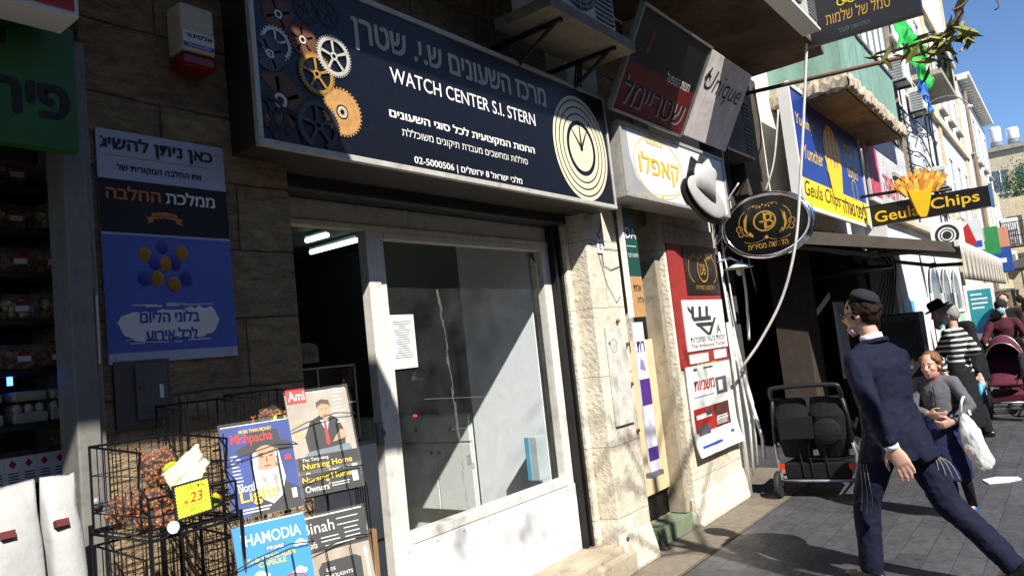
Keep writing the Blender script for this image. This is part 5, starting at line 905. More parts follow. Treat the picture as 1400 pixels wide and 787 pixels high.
q = MB().m(CABLEB); 
for k in range(6): q.tube(spline([Vector((11.5+.3*k, 2.7, 2.9)), Vector((11.7+.3*k, 2.3, 2.5+.05*(k % 3))), Vector((12.0+.2*k, 2.2, 2.2)), Vector((12.1+.2*k, 2.5, 1.6-.1*k))]), .012, 5)
tag(q.build('hanging_cables'), 'tangle of black cables under the brown awning beside the white wall', 'cable')
# ================================================================ white building further on
b2 = thing('white_building', 'sunlit white rendered building with tall windows and a stone string course', 'building', (19, 3, 0))
WR = mat('white_render', '#dcdad5', .85, var=.06, dirt=.25, dcol='#a9a294', bump=.15)
q = MB().m(WR); q.box((14.6, 2.5, 0), (32, 3.4, 13.5)); q.build('wall', b2)
q = MB().m(STONE_F); q.box((14.6, 2.38, 6.9), (32.1, 2.499, 7.05)); q.box((14.6, 2.36, 3.3), (32.1, 2.499, 3.42)); q.box((31.5, 2.44, 0), (32.05, 2.499, 13.5)); q.box((24.6, 2.44, 0), (25.1, 2.499, 13.5)); q.box((14.6, 2.36, 10.4), (32.1, 2.499, 10.55)); q.build('string_course', b2)
wf = mat('window_dark', '#5b6770', .2, var=.15)
def window(par, x0, x1, z0, z1, Y, shut=None):
    q = MB().m(wf); q.box((x0, Y-.012, z0), (x1, Y-.002, z1)); o = q.build('window', par)
    q = MB().m(WHITE); q.box((x0-.08, Y-.05, z0-.06), (x0, Y-.001, z1+.06)); q.box((x1, Y-.05, z0-.06), (x1+.08, Y-.001, z1+.06)); q.box((x0, Y-.05, z1), (x1, Y-.001, z1+.06)); q.box(((x0+x1)/2-.03, Y-.03, z0), ((x0+x1)/2+.03, Y-.0125, z1)); q.box((x0, Y-.03, z0+(z1-z0)*.6), ((x0+x1)/2-.031, Y-.0125, z0+(z1-z0)*.6+.05)); q.box(((x0+x1)/2+.031, Y-.03, z0+(z1-z0)*.6), (x1, Y-.0125, z0+(z1-z0)*.6+.05)); q.build('frame', o)
    q = MB().m(CONC); q.box((x0-.15, Y-.14, z0-.13), (x1+.15, Y-.001, z0-.061)); q.build('sill', o); return o
for x in (15.6, 17.9, 20.2, 22.6, 25.9, 27.9, 29.9): window(b2, x, x+.9, 4.3, 6.1, 2.5); window(b2, x, x+.9, 7.7, 9.5, 2.5)
q = MB().m(mat('rusty_drain', '#7a6a58', .7, var=.3)); q.tube([(17.3, 2.42, 3.5), (17.3, 2.42, 11)], .06, 8); q.build('drainpipe', b2)
t = thing('street_lamp', 'thin curved white wall lamp arm on the white building', 'lamp', (20.0, 2.5, 5.0)); q = MB().m(GREY); q.tube(spline([Vector((19.6, 2.5, 5.4)), Vector((19.6, 2.1, 6.3)), Vector((19.6, 1.6, 6.4)), Vector((19.6, 1.3, 6.1))]), .016, 6); q.build('arm', t); q = MB().m(WHITE); q.ell((19.6, 1.3, 6.05), (.07, .07, .05), 10); q.build('lamp_head', t, smooth=True)
for i, (x, z, lab) in enumerate(((16.9, 6.35, 'white air conditioner on the white building, nearest of its row'), (19.3, 6.2, 'white air conditioner between the middle windows of the white building'), (21.3, 4.6, 'small white air conditioner low on the far part of the white building'))):
    t = thing('air_conditioner', lab, 'air conditioner', (x, 2.3, z)); q = MB().m(mat('ac_white', '#cfcdc6', .5, var=.06, dirt=.25)); q.box((x, 2.12, z), (x+.75, 2.44, z+.55)); q.build('case', t, bevel=.02); q = MB().m(GREY); q.fr(FR((x-.002, 2.40, z+.05), *SF))
    for k in range(7): q.box((.0, .06*k, 0), (.24, .06*k+.025, .01))
    q.build('louvre', t); q = MB().m(BLKM); q.box((x+.05, 2.12, z-.04), (x+.09, 2.5, z-.002)); q.box((x+.65, 2.12, z-.04), (x+.69, 2.5, z-.002)); q.build('wall_bracket', t)
q = MB().m(CABLEB); rb = random.Random(17)
for k in range(7):
    z0, z1 = rb.uniform(3.6, 7.2), rb.uniform(3.6, 7.2); q.tube(spline([Vector((14.7, 2.47, z0)), Vector((17.5, 2.44, (z0+z1)/2-.25)), Vector((20.5, 2.44, (z0+z1)/2-.1)), Vector((23.5, 2.43, z1))]), .014, 5)
for k in range(4): x = rb.uniform(15, 23); q.tube([(x, 2.45, 3.5), (x+.05, 2.45, 9.0)], .02, 5)
tag(q.build('facade_cables'), 'loose dark cables strung across the white building', 'cable')
t = thing('iron_balcony', 'small iron railed balcony high on the white building', 'balcony', (21.2, 2.0, 7.2)); q = MB().m(CONC); q.box((19.9, 1.75, 7.08), (22.9, 2.38, 7.2)); q.build('slab', t); q = MB().m(BLKM)
for k in range(26): q.tube([(19.95+.116*k, 1.78, 7.2), (19.95+.116*k, 1.78, 8.1)], .012, 4)
for k in range(5): q.tube([(19.95, 1.8+.13*k, 7.2), (19.95, 1.8+.13*k, 8.1)], .012, 4)
q.tube([(19.95, 2.4, 8.1), (19.95, 1.78, 8.1), (22.9, 1.78, 8.1)], .02, 5); q.build('railing', t)
# arched shop windows
t = thing('arched_shopfront', 'pale shopfront with three arched panes and green lower panels', 'shopfront', (21.3, 2.48, 0))
for i in range(3):
    x0 = 18.3+i*1.9; x1 = x0+1.5; cx = (x0+x1)/2
    q = MB().m(wf); q.fr(FR((cx, 2.485, 0), *XF)); q.prism([(-.75, 1.55), (.75, 1.55), (.75, 1.95)]+[(.75*cos(a*pi/12), 1.95+.6*sin(a*pi/12)) for a in range(1, 12)]+[(-.75, 1.95)], 0, .01); o = q.build('arched_pane', t)
    q = MB().m(WHITE); q.fr(FR((cx, 2.485, 0), *XF)); q.box((-.85, .05, .011), (-.76, 1.95, .06)); q.box((.76, .05, .011), (.85, 1.95, .06)); q.box((-.759, 1.45, .011), (.759, 1.54, .06)); q.ring((0, 1.95), .76, .86, .05, 20, 0, pi, .8); q.build('frame', o)
    q = MB().m(mat('pale_green_panel', '#a5cdb9', .5, var=.08)); q.fr(FR((cx, 2.485, 0), *XF)); q.box((-.75, .1, 0), (.75, 1.44, .02)); q.build('lower_panel', t)
# hoardings beyond the awning
def board(name, label, cat, X, y0, y1, z0, z1, m_, deco=None, th=.08):
    t = thing(name, label, cat, (X, (y0+y1)/2, z0)); q = MB().m(m_); q.box((X, y0, z0), (X+th, y1, z1)); q.build('board', t)
    q = MB(FR((X, y1, z0), *SF)); deco(q, y1-y0, z1-z0) if deco else None
    if q.V: q.build('print', t)
    return t
def eye(q, w_, h): q.m(INK); q.ring((w_*.5, h*.5), h*.3, h*.4, .003, 24); q.disc((w_*.5, h*.5), h*.15, .004, 16); q.ring((w_*.5, h*.5), h*.2, h*.24, .003, 20)
board('projecting_sign', 'white square sign with black ring motif beyond the awning', 'sign', 17.5, 1.62, 2.2, 2.8, 3.35, PAPER, eye)
def redd(q, w_, h): q.m(RED); q.prism([(w_*.1, h*.1), (w_*.8, h*.2), (w_*.6, h*.9), (w_*.3, h*.7)], .002, .004); q.m(BLUE); q.box((w_*.55, h*.1, .002), (w_*.95, h*.3, .0035))
board('projecting_sign', 'pale sign with red shape beyond the ring motif sign', 'sign', 19.5, 1.45, 2.05, 2.8, 3.5, mat('sign_pale', '#cfd3d6', .5), redd)
board('projecting_sign', 'green and tan sign in the far row of shop signs', 'sign', 21, 1.25, 1.8, 2.75, 3.4, mat('sign_green', '#2f8a4a', .5), lambda q, w_, h: (q.m(mat('sign_tan2', '#b8a27a', .5)), q.box((0, h*.5, .002), (w_*.5, h, .004))))
board('projecting_sign', 'blue sign with orange top in the far row of shop signs', 'sign', 24, 1.2, 1.85, 2.4, 3.6, mat('sign_blue', '#26489a', .5), lambda q, w_, h: (q.m(mat('sign_orange', '#c98a6a', .5)), q.box((0, h*.55, .002), (w_, h, .004)), q.m(WHT), q.box((w_*.1, h*.2, .002), (w_*.8, h*.3, .004))))
t = thing('pink_shop_sign', 'grimy white and pink sign board beyond the blue chips sign', 'sign', (15, 2.4, 3.4)); q = MB().m(mat('faded_white', '#c4c2c0', .6, var=.2, dirt=.5, scale=2)); q.box((13.3, 2.42, 3.5), (17.4, 2.46, 4.9)); q.m(mat('faded_pink', '#b8475f', .6, var=.4, scale=3)); q.prism; q.box((13.4, 2.415, 3.6), (14.2, 2.42, 4.8)); q.m(mat('faded_navy', '#2f3547', .6)); q.box((13.3, 2.41, 4.5), (16.2, 2.4145, 4.9)); q.build('board', t)
q = MB().m(RED); q.fr(FR((14.5, 2.42, 3.7), *XF)); q.text(H('בית מאפה'), 0, 0, 1.6, .4, .003, .02); q.build('lettering', t)
# far building with slatted roof, end building, tanks
b3 = thing('slatted_roof_building', 'white building with slatted roof overhang further down the street', 'building', (31, 3, 0))
q = MB().m(WR); q.box((32.06, 2.4, 0), (42.5, 3.5, 9.95)); q.m(STONE_F); q.box((34, 2.25, 0), (42.4, 2.399, 6.6)); q.build('wall', b3)
r0 = PY(1318, 97, 1.5); q = MB().m(WHITE); q.box((32.2, 1.98, 10.1), (42.7, 2.05, 10.22)); q.box((32.2, 2.051, 10.16), (42.7, 3.5, 10.22)); q.box((32.2, 2.051, 10.0), (32.3, 2.39, 10.159))
for i in range(20): q.box((32.4+i*.5, 2.06, 10.04), (32.55+i*.5, 2.39, 10.159))
q.build('roof', b3)
for i in range(4): window(b3, 33.2+i*2.4, 34.3+i*2.4, 7.4, 9.2, 2.4)
for i in range(4): window(b3, 34.6+i*2, 35.5+i*2, 4.4, 5.9, 2.25)
q = MB().m(mat('rusty_drain', '#7a6a58')); q.tube([(33.2, 2.3, 0), (33.2, 2.3, 9.8)], .08, 8); q.build('drainpipe', b3)
b4 = thing('end_building', 'beige stone building with white roof tanks closing the street', 'building', (62, 3, 0))
q = MB().m(STONE_F); q.box((60, -3, 0), (70, 7, 11.7)); q.build('wall', b4); q = MB().m(CONC); q.box((59.8, -3.2, 11.7), (70, 7.2, 12.0)); q.build('parapet', b4)
for y in (-1.5, .3, 1.55, 2.9, 4.3):
    for z in (8.9, 5.6):
        q = MB().m(wf); q.box((59.97, y-.42, z), (59.995, y+.42, z+1.5)); o = q.build('window', b4); q = MB().m(WHITE); q.box((59.94, y-.03, z), (59.969, y+.03, z+1.5)); q.box((59.9, y-.55, z-.12), (59.996, y+.55, z-.01)); q.build('frame', o)
for i, (y, lab) in enumerate(((3.9, 'white solar water tank at the left end of the far rooftop'), (2.9, 'white water tank standing tallest on the far rooftop'), (1.9, 'white water tank at the right of the far rooftop'))):
    t = thing('water_tank', lab, 'water tank', (62, y, 12.0)); q = MB().m(WHITE); q.lathe([(.36, 0), (.38, .05), (.38, 1.1+.3*(i == 1)), (.34, 1.2+.3*(i == 1))], (62, y, 12.25), n=14); q.build('tank', t, smooth=True); q = MB().m(GREY)
    for dy in (-.3, .3): q.tube([(61.8, y+dy, 12.0), (61.8, y+dy, 12.4)], .04, 5)
    q.m(mat('solar_panel', '#39424f', .2)); q.hexa([(60.4, y-.4, 12.1), (61.5, y-.4, 12.6), (61.5, y+.3, 12.6), (60.4, y+.3, 12.1)], [(60.4, y-.4, 12.15), (61.5, y-.4, 12.65), (61.5, y+.3, 12.65), (60.4, y+.3, 12.15)]); q.build('solar_frame', t)
# far right corner: AC, balcony rail, low buildings
b5 = thing('balcony_house', 'house with small iron railed balcony at the far right edge', 'building', (36, 0, 0))
q = MB().m(STONE_F); q.box((43, .2, 0), (52, 2.6, 6.5)); q.box((39.2, 1.3, 3.6), (42.99, 2.24, 3.85)); q.build('wall', b5)
q = MB().m(BLKM); 
for y in [1.3+.08*k for k in range(12)]: q.tube([(39.22, y, 3.85), (39.22, y, 5.0)], .014, 4)
for z in (3.9, 4.4, 5.0): q.tube([(39.22, 1.3, z), (39.22, 2.25, z)], .02, 5)
for k in range(4): q.tube(spline([Vector((39.2, 1.35+.22*k, 3.9)), Vector((39.2, 1.5+.22*k, 4.4)), Vector((39.2, 1.35+.22*k, 4.9))]), .012, 4)
q.build('railing', b5)
q = MB().m(mat('shade_door', '#55504a', .6)); q.box((42.97, 1.5, 3.86), (42.995, 2.1, 5.6)); q.build('balcony_door', b5)
t = thing('air_conditioner', 'white air conditioner under the far iron balcony', 'air conditioner', (38.5, 1.9, 3.0)); q = MB().m(WHITE); q.box((38.5, 1.75, 2.9), (39.0, 2.25, 3.7)); q.build('case', t, bevel=.03); q = MB().m(GREY)
for k in range(6): q.box((38.48, 1.8, 3.0+.1*k), (38.499, 2.2, 3.05+.1*k))
q.build('louvre', t)
t = thing('air_conditioner', 'white air conditioner box on the far balcony beside the railing', 'air conditioner', (39.6, 1.9, 3.86)); q = MB().m(WHITE); q.box((39.4, 1.55, 4.0), (39.9, 2.2, 5.2)); q.build('case', t, bevel=.03)
def parasol(x, y, z, r, col, label):
    t = thing('parasol', label, 'parasol', (x, y, 0)); q = MB().m(mat('para_'+col, '#'+col, .8, var=.1)); q.lathe([(r, 0), (r*.99, .03), (.03, r*.4)], (x, y, z), n=8); q.build('canopy', t); q = MB().m(GREY); q.tube([(x, y, 0), (x, y, z+.3)], .025, 6); q.build('pole', t)
parasol(27, .95, 2.5, 1.0, '3d3a3a', 'dark parasol over the far crowd on the right'); parasol(31, 1.35, 2.6, 1.0, 'a39a8a', 'beige parasol over the far crowd, behind the dark one'); 
def teal(q, w_, h): q.m(mat('teal', '#2e8f9a', .5, var=.2)); q.box((w_*.12, h*.12, .002), (w_*.9, h*.9, .004)); q.m(mat('violet', '#6a4fae', .5)); q.prism([(w_*.12, h*.12), (w_*.9, h*.12), (w_*.9, h*.5), (w_*.5, h*.25)], .004, .005); q.m(WHT); lines(q, w_*.2, h*.8, w_*.6, 4, h*.08, .006, h*.03)
board('poster_stand', 'white poster stand with teal print in the far crowd', 'poster stand', 17.2, 1.25, 1.75, .9, 2.0, PAPER, teal)
t = thing('wall_poster', 'small bright blue picture on the white wall beside the loudspeaker', 'poster', (15.4, 2.48, 1.6)); q = MB().m(PAPER); q.box((15.0, 2.485, 1.5), (16.2, 2.499, 1.85)); q.m(mat('sky_print', '#4fa9d8', .5, var=.3, scale=6)); q.box((15.05, 2.482, 1.53), (16.1, 2.485, 1.8)); q.build('sheet', t)
for i, (x, y0, z0, lab) in enumerate(((26, 1.5, 1.2, 'brown shop goods rack under the far signs'), (30, 1.6, 1.0, 'grey shop goods rack furthest along the street'))):
    t = thing('goods_rack', lab, 'rack', (x, y0, 0)); q = MB().m(mat('goods%d' % i, ('#7d6a55', '#77777a')[i], .8, var=.6, scale=7)); q.box((x, y0, 0), (x+2.5, 2.28, 1.9)); q.build('goods', t); q = MB().m(GREY); q.box((x-.02, y0-.02, 1.9), (x+2.6, 2.29, 1.96)); q.build('top', t)
# opposite side of the street (behind the camera, seen only in reflections)
b6 = thing('opposite_building', 'plain stone terrace across the street behind the viewer', 'building', (5, -7, 0))
q = MB().m(mat('opposite_stone', '#8a7d68', .9, var=.2)); q.box((-25, -9, 0), (50, -6.5, 6.8)); q.build('wall', b6)
for i in range(14):
    q = MB().m(DARK); q.box((-18+i*3.2, -6.49, .1), (-15.8+i*3.2, -6.47, 2.6)); q.build('shop_opening', b6)
# ================================================================ people
SKIN = mat('skin', '#c69a86', .55, var=.12, scale=22, bump=.15, bscale=200); 
SKIN.node_tree.nodes['Principled BSDF'].inputs['Subsurface Weight'].default_value = .08
def cloth(n, c, rough=.85, b=.25): return mat(n, c, rough, var=.12, scale=9, bump=b, bscale=120, spec=.25)
NAVYC = cloth('navy_wool', '#12152a'); BLACKC = cloth('black_wool', '#17171a'); SHIRT = cloth('white_cotton', '#e4e4e6'); HAIRB = mat('brown_hair', '#24160e', .8, spec=.2, var=.35, scale=60, bump=.6, bscale=150); HAIRG = mat('grey_hair', '#8b8782', .6, var=.25, scale=60, bump=.5, bscale=150); HAIRL = mat('light_brown_hair', '#6f4a2c', .5, var=.3, scale=60, bump=.5, bscale=150)
SHOE = mat('black_leather', '#131214', .35, var=.1); MASKB = mat('blue_mask', '#7fb0c9', .7, var=.05); EYE = mat('eye', '#15110f', .2, var=0); LIPS = mat('lips', '#a5584c', .5, var=.05)
def remesh(q, vox, it=4, fold=0, fscale=7, seed=0):
    """fuse overlapping pieces of a builder into one continuous smooth skin"""
    me = bpy.data.meshes.new('tmp'); me.from_pydata(q.V, [], q.F); me.update(); o = bpy.data.objects.new('tmp', me); COL.objects.link(o)
    r = o.modifiers.new('r', 'REMESH'); r.mode = 'VOXEL'; r.voxel_size = vox; s_ = o.modifiers.new('s', 'SMOOTH'); s_.factor = .5; s_.iterations = it
    bpy.context.view_layer.update(); ev = o.evaluated_get(bpy.context.evaluated_depsgraph_get()); m2 = ev.to_mesh()
    V = [v.co.copy() for v in m2.vertices]; N = [v.normal.copy() for v in m2.vertices]; F = [list(p.vertices) for p in m2.polygons]; ev.to_mesh_clear(); bpy.data.objects.remove(o); bpy.data.meshes.remove(me)
    if fold: V = [v+n*fold*(noise.noise(Vector((v.x*fscale, v.y*fscale, v.z*fscale*.8+seed)))+.6*(1-2*abs(noise.noise(Vector((v.x*fscale*1.7+seed, v.y*fscale*1.7, v.z*fscale*2.1)))))) for v, n in zip(V, N)]
    q.V = V; q.F = F; q.M = [0]*len(F); return q
def cap(q, a, b_, ra, rb, n=12, mid=None):
    a, b_ = Vector(a), Vector(b_)
    if mid: q.tube([a, a.lerp(b_, .35), b_], [ra, mid, rb], n)
    else: q.tube([a, b_], [ra, rb], n)
    q.ell(a, ra, n); q.ell(b_, rb, n)
def hand(q, W, d, pn, ts, s_=1, curl=.5, spread=.12):
    """palm and five fingers: W wrist, d finger direction, pn palm normal, ts side of the thumb"""
    d, pn, ts = Vector(d).normalized(), Vector(pn).normalized(), Vector(ts).normalized(); W = Vector(W)
    q.loft([(W-d*.02*s_, .026*s_, .019*s_), (W+d*.02*s_, .032*s_, .017*s_), (W+d*.06*s_, .041*s_, .015*s_), (W+d*.092*s_, .040*s_, .012*s_)], ts, 12)
    for k, (off, L_, r_) in enumerate(((.029, .072, .0085), (.010, .082, .0088), (-.010, .076, .0085), (-.029, .06, .0076))):
        b_ = W+d*.085*s_+ts*off*s_; pts = [W+d*.05*s_+ts*off*.8*s_, b_]; dd = (d+ts*off*spread/.03).normalized(); c = curl*(1+.12*k)
        for j, f_ in enumerate((.45, .32, .25)):
            a = c*(.45+.5*j); v = (dd*cos(a)+pn*sin(a)); pts.append(pts[-1]+v*L_*f_*s_)
        q.tube(pts, [r_*1.1*s_, r_*1.1*s_, r_*s_, r_*.92*s_, r_*.75*s_], 8); q.ell(pts[-1], r_*.78*s_, 8)
    b_ = W+d*.02*s_+ts*.024*s_; pts = [b_, b_+(d*.6+ts*.7+pn*.2).normalized()*.035*s_, b_+(d*.6+ts*.7+pn*.2).normalized()*.035*s_+(d*.85+ts*.3+pn*.3).normalized()*.03*s_, b_+(d*.6+ts*.7+pn*.2).normalized()*.035*s_+(d*.85+ts*.3+pn*.3).normalized()*.03*s_+(d*.95+pn*.3).normalized()*.024*s_]
    q.tube(pts, [.014*s_, .0115*s_, .0095*s_, .0075*s_], 8); q.ell(pts[-1], .0078*s_, 8)
def head_prims(q, c, F_, L_, U_, s_, face=True):
    P = lambda x, y, z: c+F_*x*s_+L_*y*s_+U_*z*s_
    R = Matrix((F_, L_, U_)).transposed()
    q.ell(P(-.012, 0, .03), (.096*s_, .075*s_, .092*s_), 20, R); q.ell(P(.025, 0, -.035), (.066*s_, .058*s_, .085*s_), 18, R); q.ell(P(.055, 0, -.088), (.028*s_, .026*s_, .024*s_), 12, R)
    q.ell(P(.068, 0, .03), (.02*s_, .05*s_, .014*s_), 10, R)
    q.tube([P(.083, 0, .018), P(.1, 0, -.012), P(.108, 0, -.03)], [.008*s_, .011*s_, .013*s_], 8); q.ell(P(.098, 0, -.034), (.016*s_, .018*s_, .01*s_), 8, R)
    q.ell(P(.08, 0, -.058), (.015*s_, .022*s_, .006*s_), 8, R); q.ell(P(.079, 0, -.07), (.014*s_, .019*s_, .007*s_), 8, R)
    for k in (-1, 1): q.ell(P(.055, .038*k, -.02), (.03*s_, .024*s_, .028*s_), 10, R); q.ell(P(-.005, .077*k, -.01), (.02*s_, .008*s_, .032*s_), 10, R)
    return P, R
def person(label, loc, f, s_=1., J=None, look=None, head_s=1., hair=HAIRB, hairstyle='short', top=None, bottom=None, shoes=SHOE, skirt=None, coat_len=.9, hands=True, vox=.009, hat=None, mask=False, sock=None, tie=None, group=None, belly=0, handspec=None, lean=0, bulk=1, coat_open=False, tex_top=None, fem=False):
    loc = Vector((*loc, 0)) if len(loc) == 2 else Vector(loc); f = Vector((*f, 0)).normalized(); l = Vector((-f.y, f.x, 0)); u = Vector((0, 0, 1))
    t = thing('person', label, 'person', loc, group); J = J or {}
    W = lambda x, y, z: loc+(f*x+l*y+u*z)*s_
    sw = .165 if fem else .19
    D = dict(pelvis=W(0, 0, .93), waist=W(lean*.3, 0, 1.08), chest=W(lean*.7, 0, 1.3), neck=W(lean, 0, 1.47), head=W(lean*1.25+.025, 0, 1.63))
    for k, n in ((1, 'L'), (-1, 'R')): D.update({'sh'+n: W(lean*.9, sw*k, 1.40), 'el'+n: W(-.03+lean*.5, (sw+.05)*k, 1.13), 'wr'+n: W(.08, (sw+.06)*k, .9), 'hip'+n: W(0, .09*k, .9), 'kn'+n: W(.03, .1*k, .5), 'an'+n: W(-.02, .1*k, .085)})
    D.update(J); hs = s_*head_s
    lk = Vector(look).normalized() if look else f.copy(); hl = Vector((0, 0, 1)).cross(lk).normalized(); hu = lk.cross(hl).normalized()
    # ---- body: one fused skin
    q = MB().m(SKIN)
    q.loft([(D['hipL'].lerp(D['hipR'], .5)-u*.05*s_, .13*s_, .09*s_), (D['pelvis']+u*.03*s_, .145*s_, .1*s_), (D['waist'], .125*s_, .09*s_), (D['chest'], .155*s_, .1*s_), (D['neck']-u*.06*s_, .13*s_, .07*s_), (D['neck'], .06*s_, .055*s_)], l, 20)
    nb = D['head']-u*.06*hs-lk*.02*hs; q.tube([D['neck']-u*.05*s_, D['neck'], nb], [.064*s_, .056*s_, .052*hs], 14)
    head_prims(q, D['head'], lk, hl, hu, hs)
    for n in 'LR':
        cap(q, D['sh'+n], D['el'+n], .046*s_, .036*s_, mid=.044*s_); cap(q, D['el'+n], D['wr'+n], .037*s_, .024*s_, mid=.036*s_)
        cap(q, D['hip'+n], D['kn'+n], .075*s_, .05*s_); cap(q, D['kn'+n], D['an'+n], .05*s_, .036*s_, mid=.05*s_)
        ft = (Vector((f.x, f.y, 0)) if 'toe'+n not in D else D['toe'+n]).normalized(); q.tube([D['an'+n]-u*.03*s_, D['an'+n]+ft*.1*s_-u*.05*s_], [.035*s_, .03*s_], 8)
        if hands:
            hsn = (handspec or {}).get(n, {}); d = hsn.get('d', (D['wr'+n]-D['el'+n]).normalized()); side = -1 if n == 'L' else 1
            hand(q, D['wr'+n], d, hsn.get('pn', l*side), hsn.get('ts', f), s_*hsn.get('s', 1), hsn.get('curl', .5))
    remesh(q, vox, 2); q.build('body', t, smooth=True)
    P = lambda x, y, z: D['head']+(lk*x+hl*y+hu*z)*hs
    R = Matrix((lk, hl, hu)).transposed()
    # ---- face details
    q = MB().m(mat('eye_white', '#a89a90', .3, var=0))
    for k in (-1, 1): q.ell(P(.0835, .032*k, .004), (.006*hs, .0115*hs, .0045*hs), 10, R)
    q.m(EYE)
    for k in (-1, 1): q.ell(P(.0885, .032*k, .004), (.0045*hs, .0075*hs, .0058*hs), 8, R)
    q.build('eyes', t, smooth=True)
    q = MB().m(mat('fair_brow', '#8a6248', .7) if hair is HAIRL else hair)
    for k in (-1, 1): q.tube([P(.087, .015*k, .024), P(.088, .033*k, .031), P(.078, .05*k, .024)], .002*hs, 6)
    q.build('eyebrows', t, smooth=True)
    if not mask: q = MB().m(LIPS); q.ell(P(.0915, 0, -.063), (.006*hs, .022*hs, .0075*hs), 10, R); q.build('lips', t, smooth=True)
    else:
        q = MB().m(mask); q.loft([(P(.066, 0, -.105), .04*hs, .03*hs), (P(.074, 0, -.075), .056*hs, .042*hs), (P(.078, 0, -.04), .06*hs, .043*hs), (P(.07, 0, -.008), .055*hs, .036*hs)], hl, 16)
        for k in (-1, 1): q.tube([P(.06, .055*k, -.02), P(0, .083*k, .0)], .002*hs, 4)
        q.build('face_mask', t, smooth=True)
    # ---- hair
    if hairstyle:
        q = MB().m(hair); q.ell(P(-.03, 0, .048), (.094*hs, .081*hs, .088*hs), 18, R); q.ell(P(-.055, 0, -.0), (.062*hs, .078*hs, .085*hs), 16, R)
        for k in (-1, 1): q.ell(P(-.02, .072*k, .03), (.045*hs, .016*hs, .05*hs), 10, R)
        if hairstyle == 'curly':
            rb = random.Random(5)
            for i in range(70):
                a, b_ = rb.uniform(0, 2*pi), rb.uniform(-.5, 1.3); p = P(-.03+.098*cos(a)*cos(b_), .082*sin(a)*cos(b_), .02+.1*sin(b_)); 
                if (p-D['head']).dot(lk) < .05*hs: q.ell(p, .016*hs, 6)
        if hairstyle == 'tail':
            for k in (-1, 1): q.tube([P(.055, .045*k, .085), P(.03, .075*k, .05), P(-.04, .08*k, .0), P(-.1, .02*k, -.02)], [.012*hs, .016*hs, .02*hs, .02*hs], 8)
            q.tube([P(-.09, -.02, -.01), P(-.1, -.07, -.05), P(-.075, -.085, -.13), P(-.06, -.08, -.19)], [.028*hs, .036*hs, .03*hs, .008*hs], 10)
        if hairstyle == 'long': q.loft([(P(-.04, 0, .08), .085*hs, .07*hs), (P(-.05, 0, -.02), .1*hs, .07*hs), (P(-.07, 0, -.16), .1*hs, .05*hs)], hl, 14)
        remesh(q, .008*max(1, vox/.009), 1, .004*hs, 60); q.build('hair', t, smooth=True)
    if hat == 'kippah': q = MB().m(mat('black_velvet', '#15161d', .9, var=.1)); q.lathe([(.090*hs, 0), (.086*hs, .018*hs), (.072*hs, .04*hs), (.042*hs, .055*hs), (.0, .061*hs)], (0, 0, 0), n=24); k_ = FR(P(-.045, 0, .085), lk*.86+hu*.48, hl); q.V = [k_ @ v for v in q.V]; q.build('kippah', t, smooth=True)
    if hat == 'brim':
        q = MB().m(mat('black_felt', '#101012', .7, var=.1)); q.lathe([(.0, .0), (.15*hs, .0), (.165*hs, .012*hs), (.155*hs, .018*hs), (.098*hs, .008*hs), (.094*hs, .09*hs), (.07*hs, .115*hs), (.0, .1*hs)], n=28); k_ = FR(P(-.01, 0, .065), hl, -lk+hu*.0); k_ = FR(P(-.01, 0, .065), lk+hu*-.1, hl); q.V = [k_ @ v for v in q.V]; q.build('hat', t, smooth=True)
    if hat == 'wrap': q = MB().m(mat('black_scarf', '#17161a', .9, var=.15)); q.ell(P(-.02, 0, .045), (.112*hs, .095*hs, .1*hs), 18, R); q.ell(P(-.05, 0, -.02), (.07*hs, .085*hs, .1*hs), 14, R); remesh(q, .01, 1, .004, 40); q.build('head_scarf', t, smooth=True)
    # ---- top garment: one fused shell
    if top:
        q = MB().m(top); bk = bulk; hem = D['pelvis']+u*(coat_len-.93)*s_; e = 1.0+belly; w_ = .9 if fem else 1
        q.loft([(hem, .185*s_*e*w_*bk, .15*s_*e*bk), (D['pelvis']+u*.0*s_, .18*s_*e*w_*bk, .135*s_*e*bk), (D['waist'], .16*s_*e*w_*bk, .118*s_*e*bk), (D['chest'], .195*s_*w_*bk, .13*s_*bk), (D['neck']-u*.085*s_, .18*s_*w_*bk, .1*s_*bk), (D['neck']-u*.035*s_, .1*s_*w_, .075*s_), (D['neck']+u*.0*s_, .068*s_, .066*s_)], l, 24)
        for n in 'LR':
            cap(q, D['neck']-u*.055*s_, D['sh'+n]-u*.005, .06*s_, .068*s_*w_); cap(q, D['sh'+n]-u*.005, D['el'+n], .07*s_*w_, .057*s_*w_, mid=.064*s_*w_); w2 = D['el'+n].lerp(D['wr'+n], .93); q.tube([D['el'+n], D['el'+n].lerp(w2, .5), w2], [.057*s_*w_, .052*s_*w_, .044*s_*w_], 14)
        for a in (tex_top or ()): q.loft(*a)
        remesh(q, vox*1.1, 4, .009*s_, 9, loc.x); q.build('jacket' if not fem else 'top', t, smooth=True)
    if skirt:
        q = MB().m(skirt[0]); L_ = skirt[1]; q.loft([(D['pelvis']+u*.1*s_, .15*s_, .11*s_), (D['pelvis'], .175*s_, .135*s_), (D['pelvis']-u*L_*.5*s_, .2*s_, .17*s_), (D['pelvis']-u*L_*s_, .23*s_*skirt[2], .2*s_*skirt[2])], l, 28)
        remesh(q, vox*1.2, 3, .012*s_, 8, loc.y); q.build('skirt', t, smooth=True)
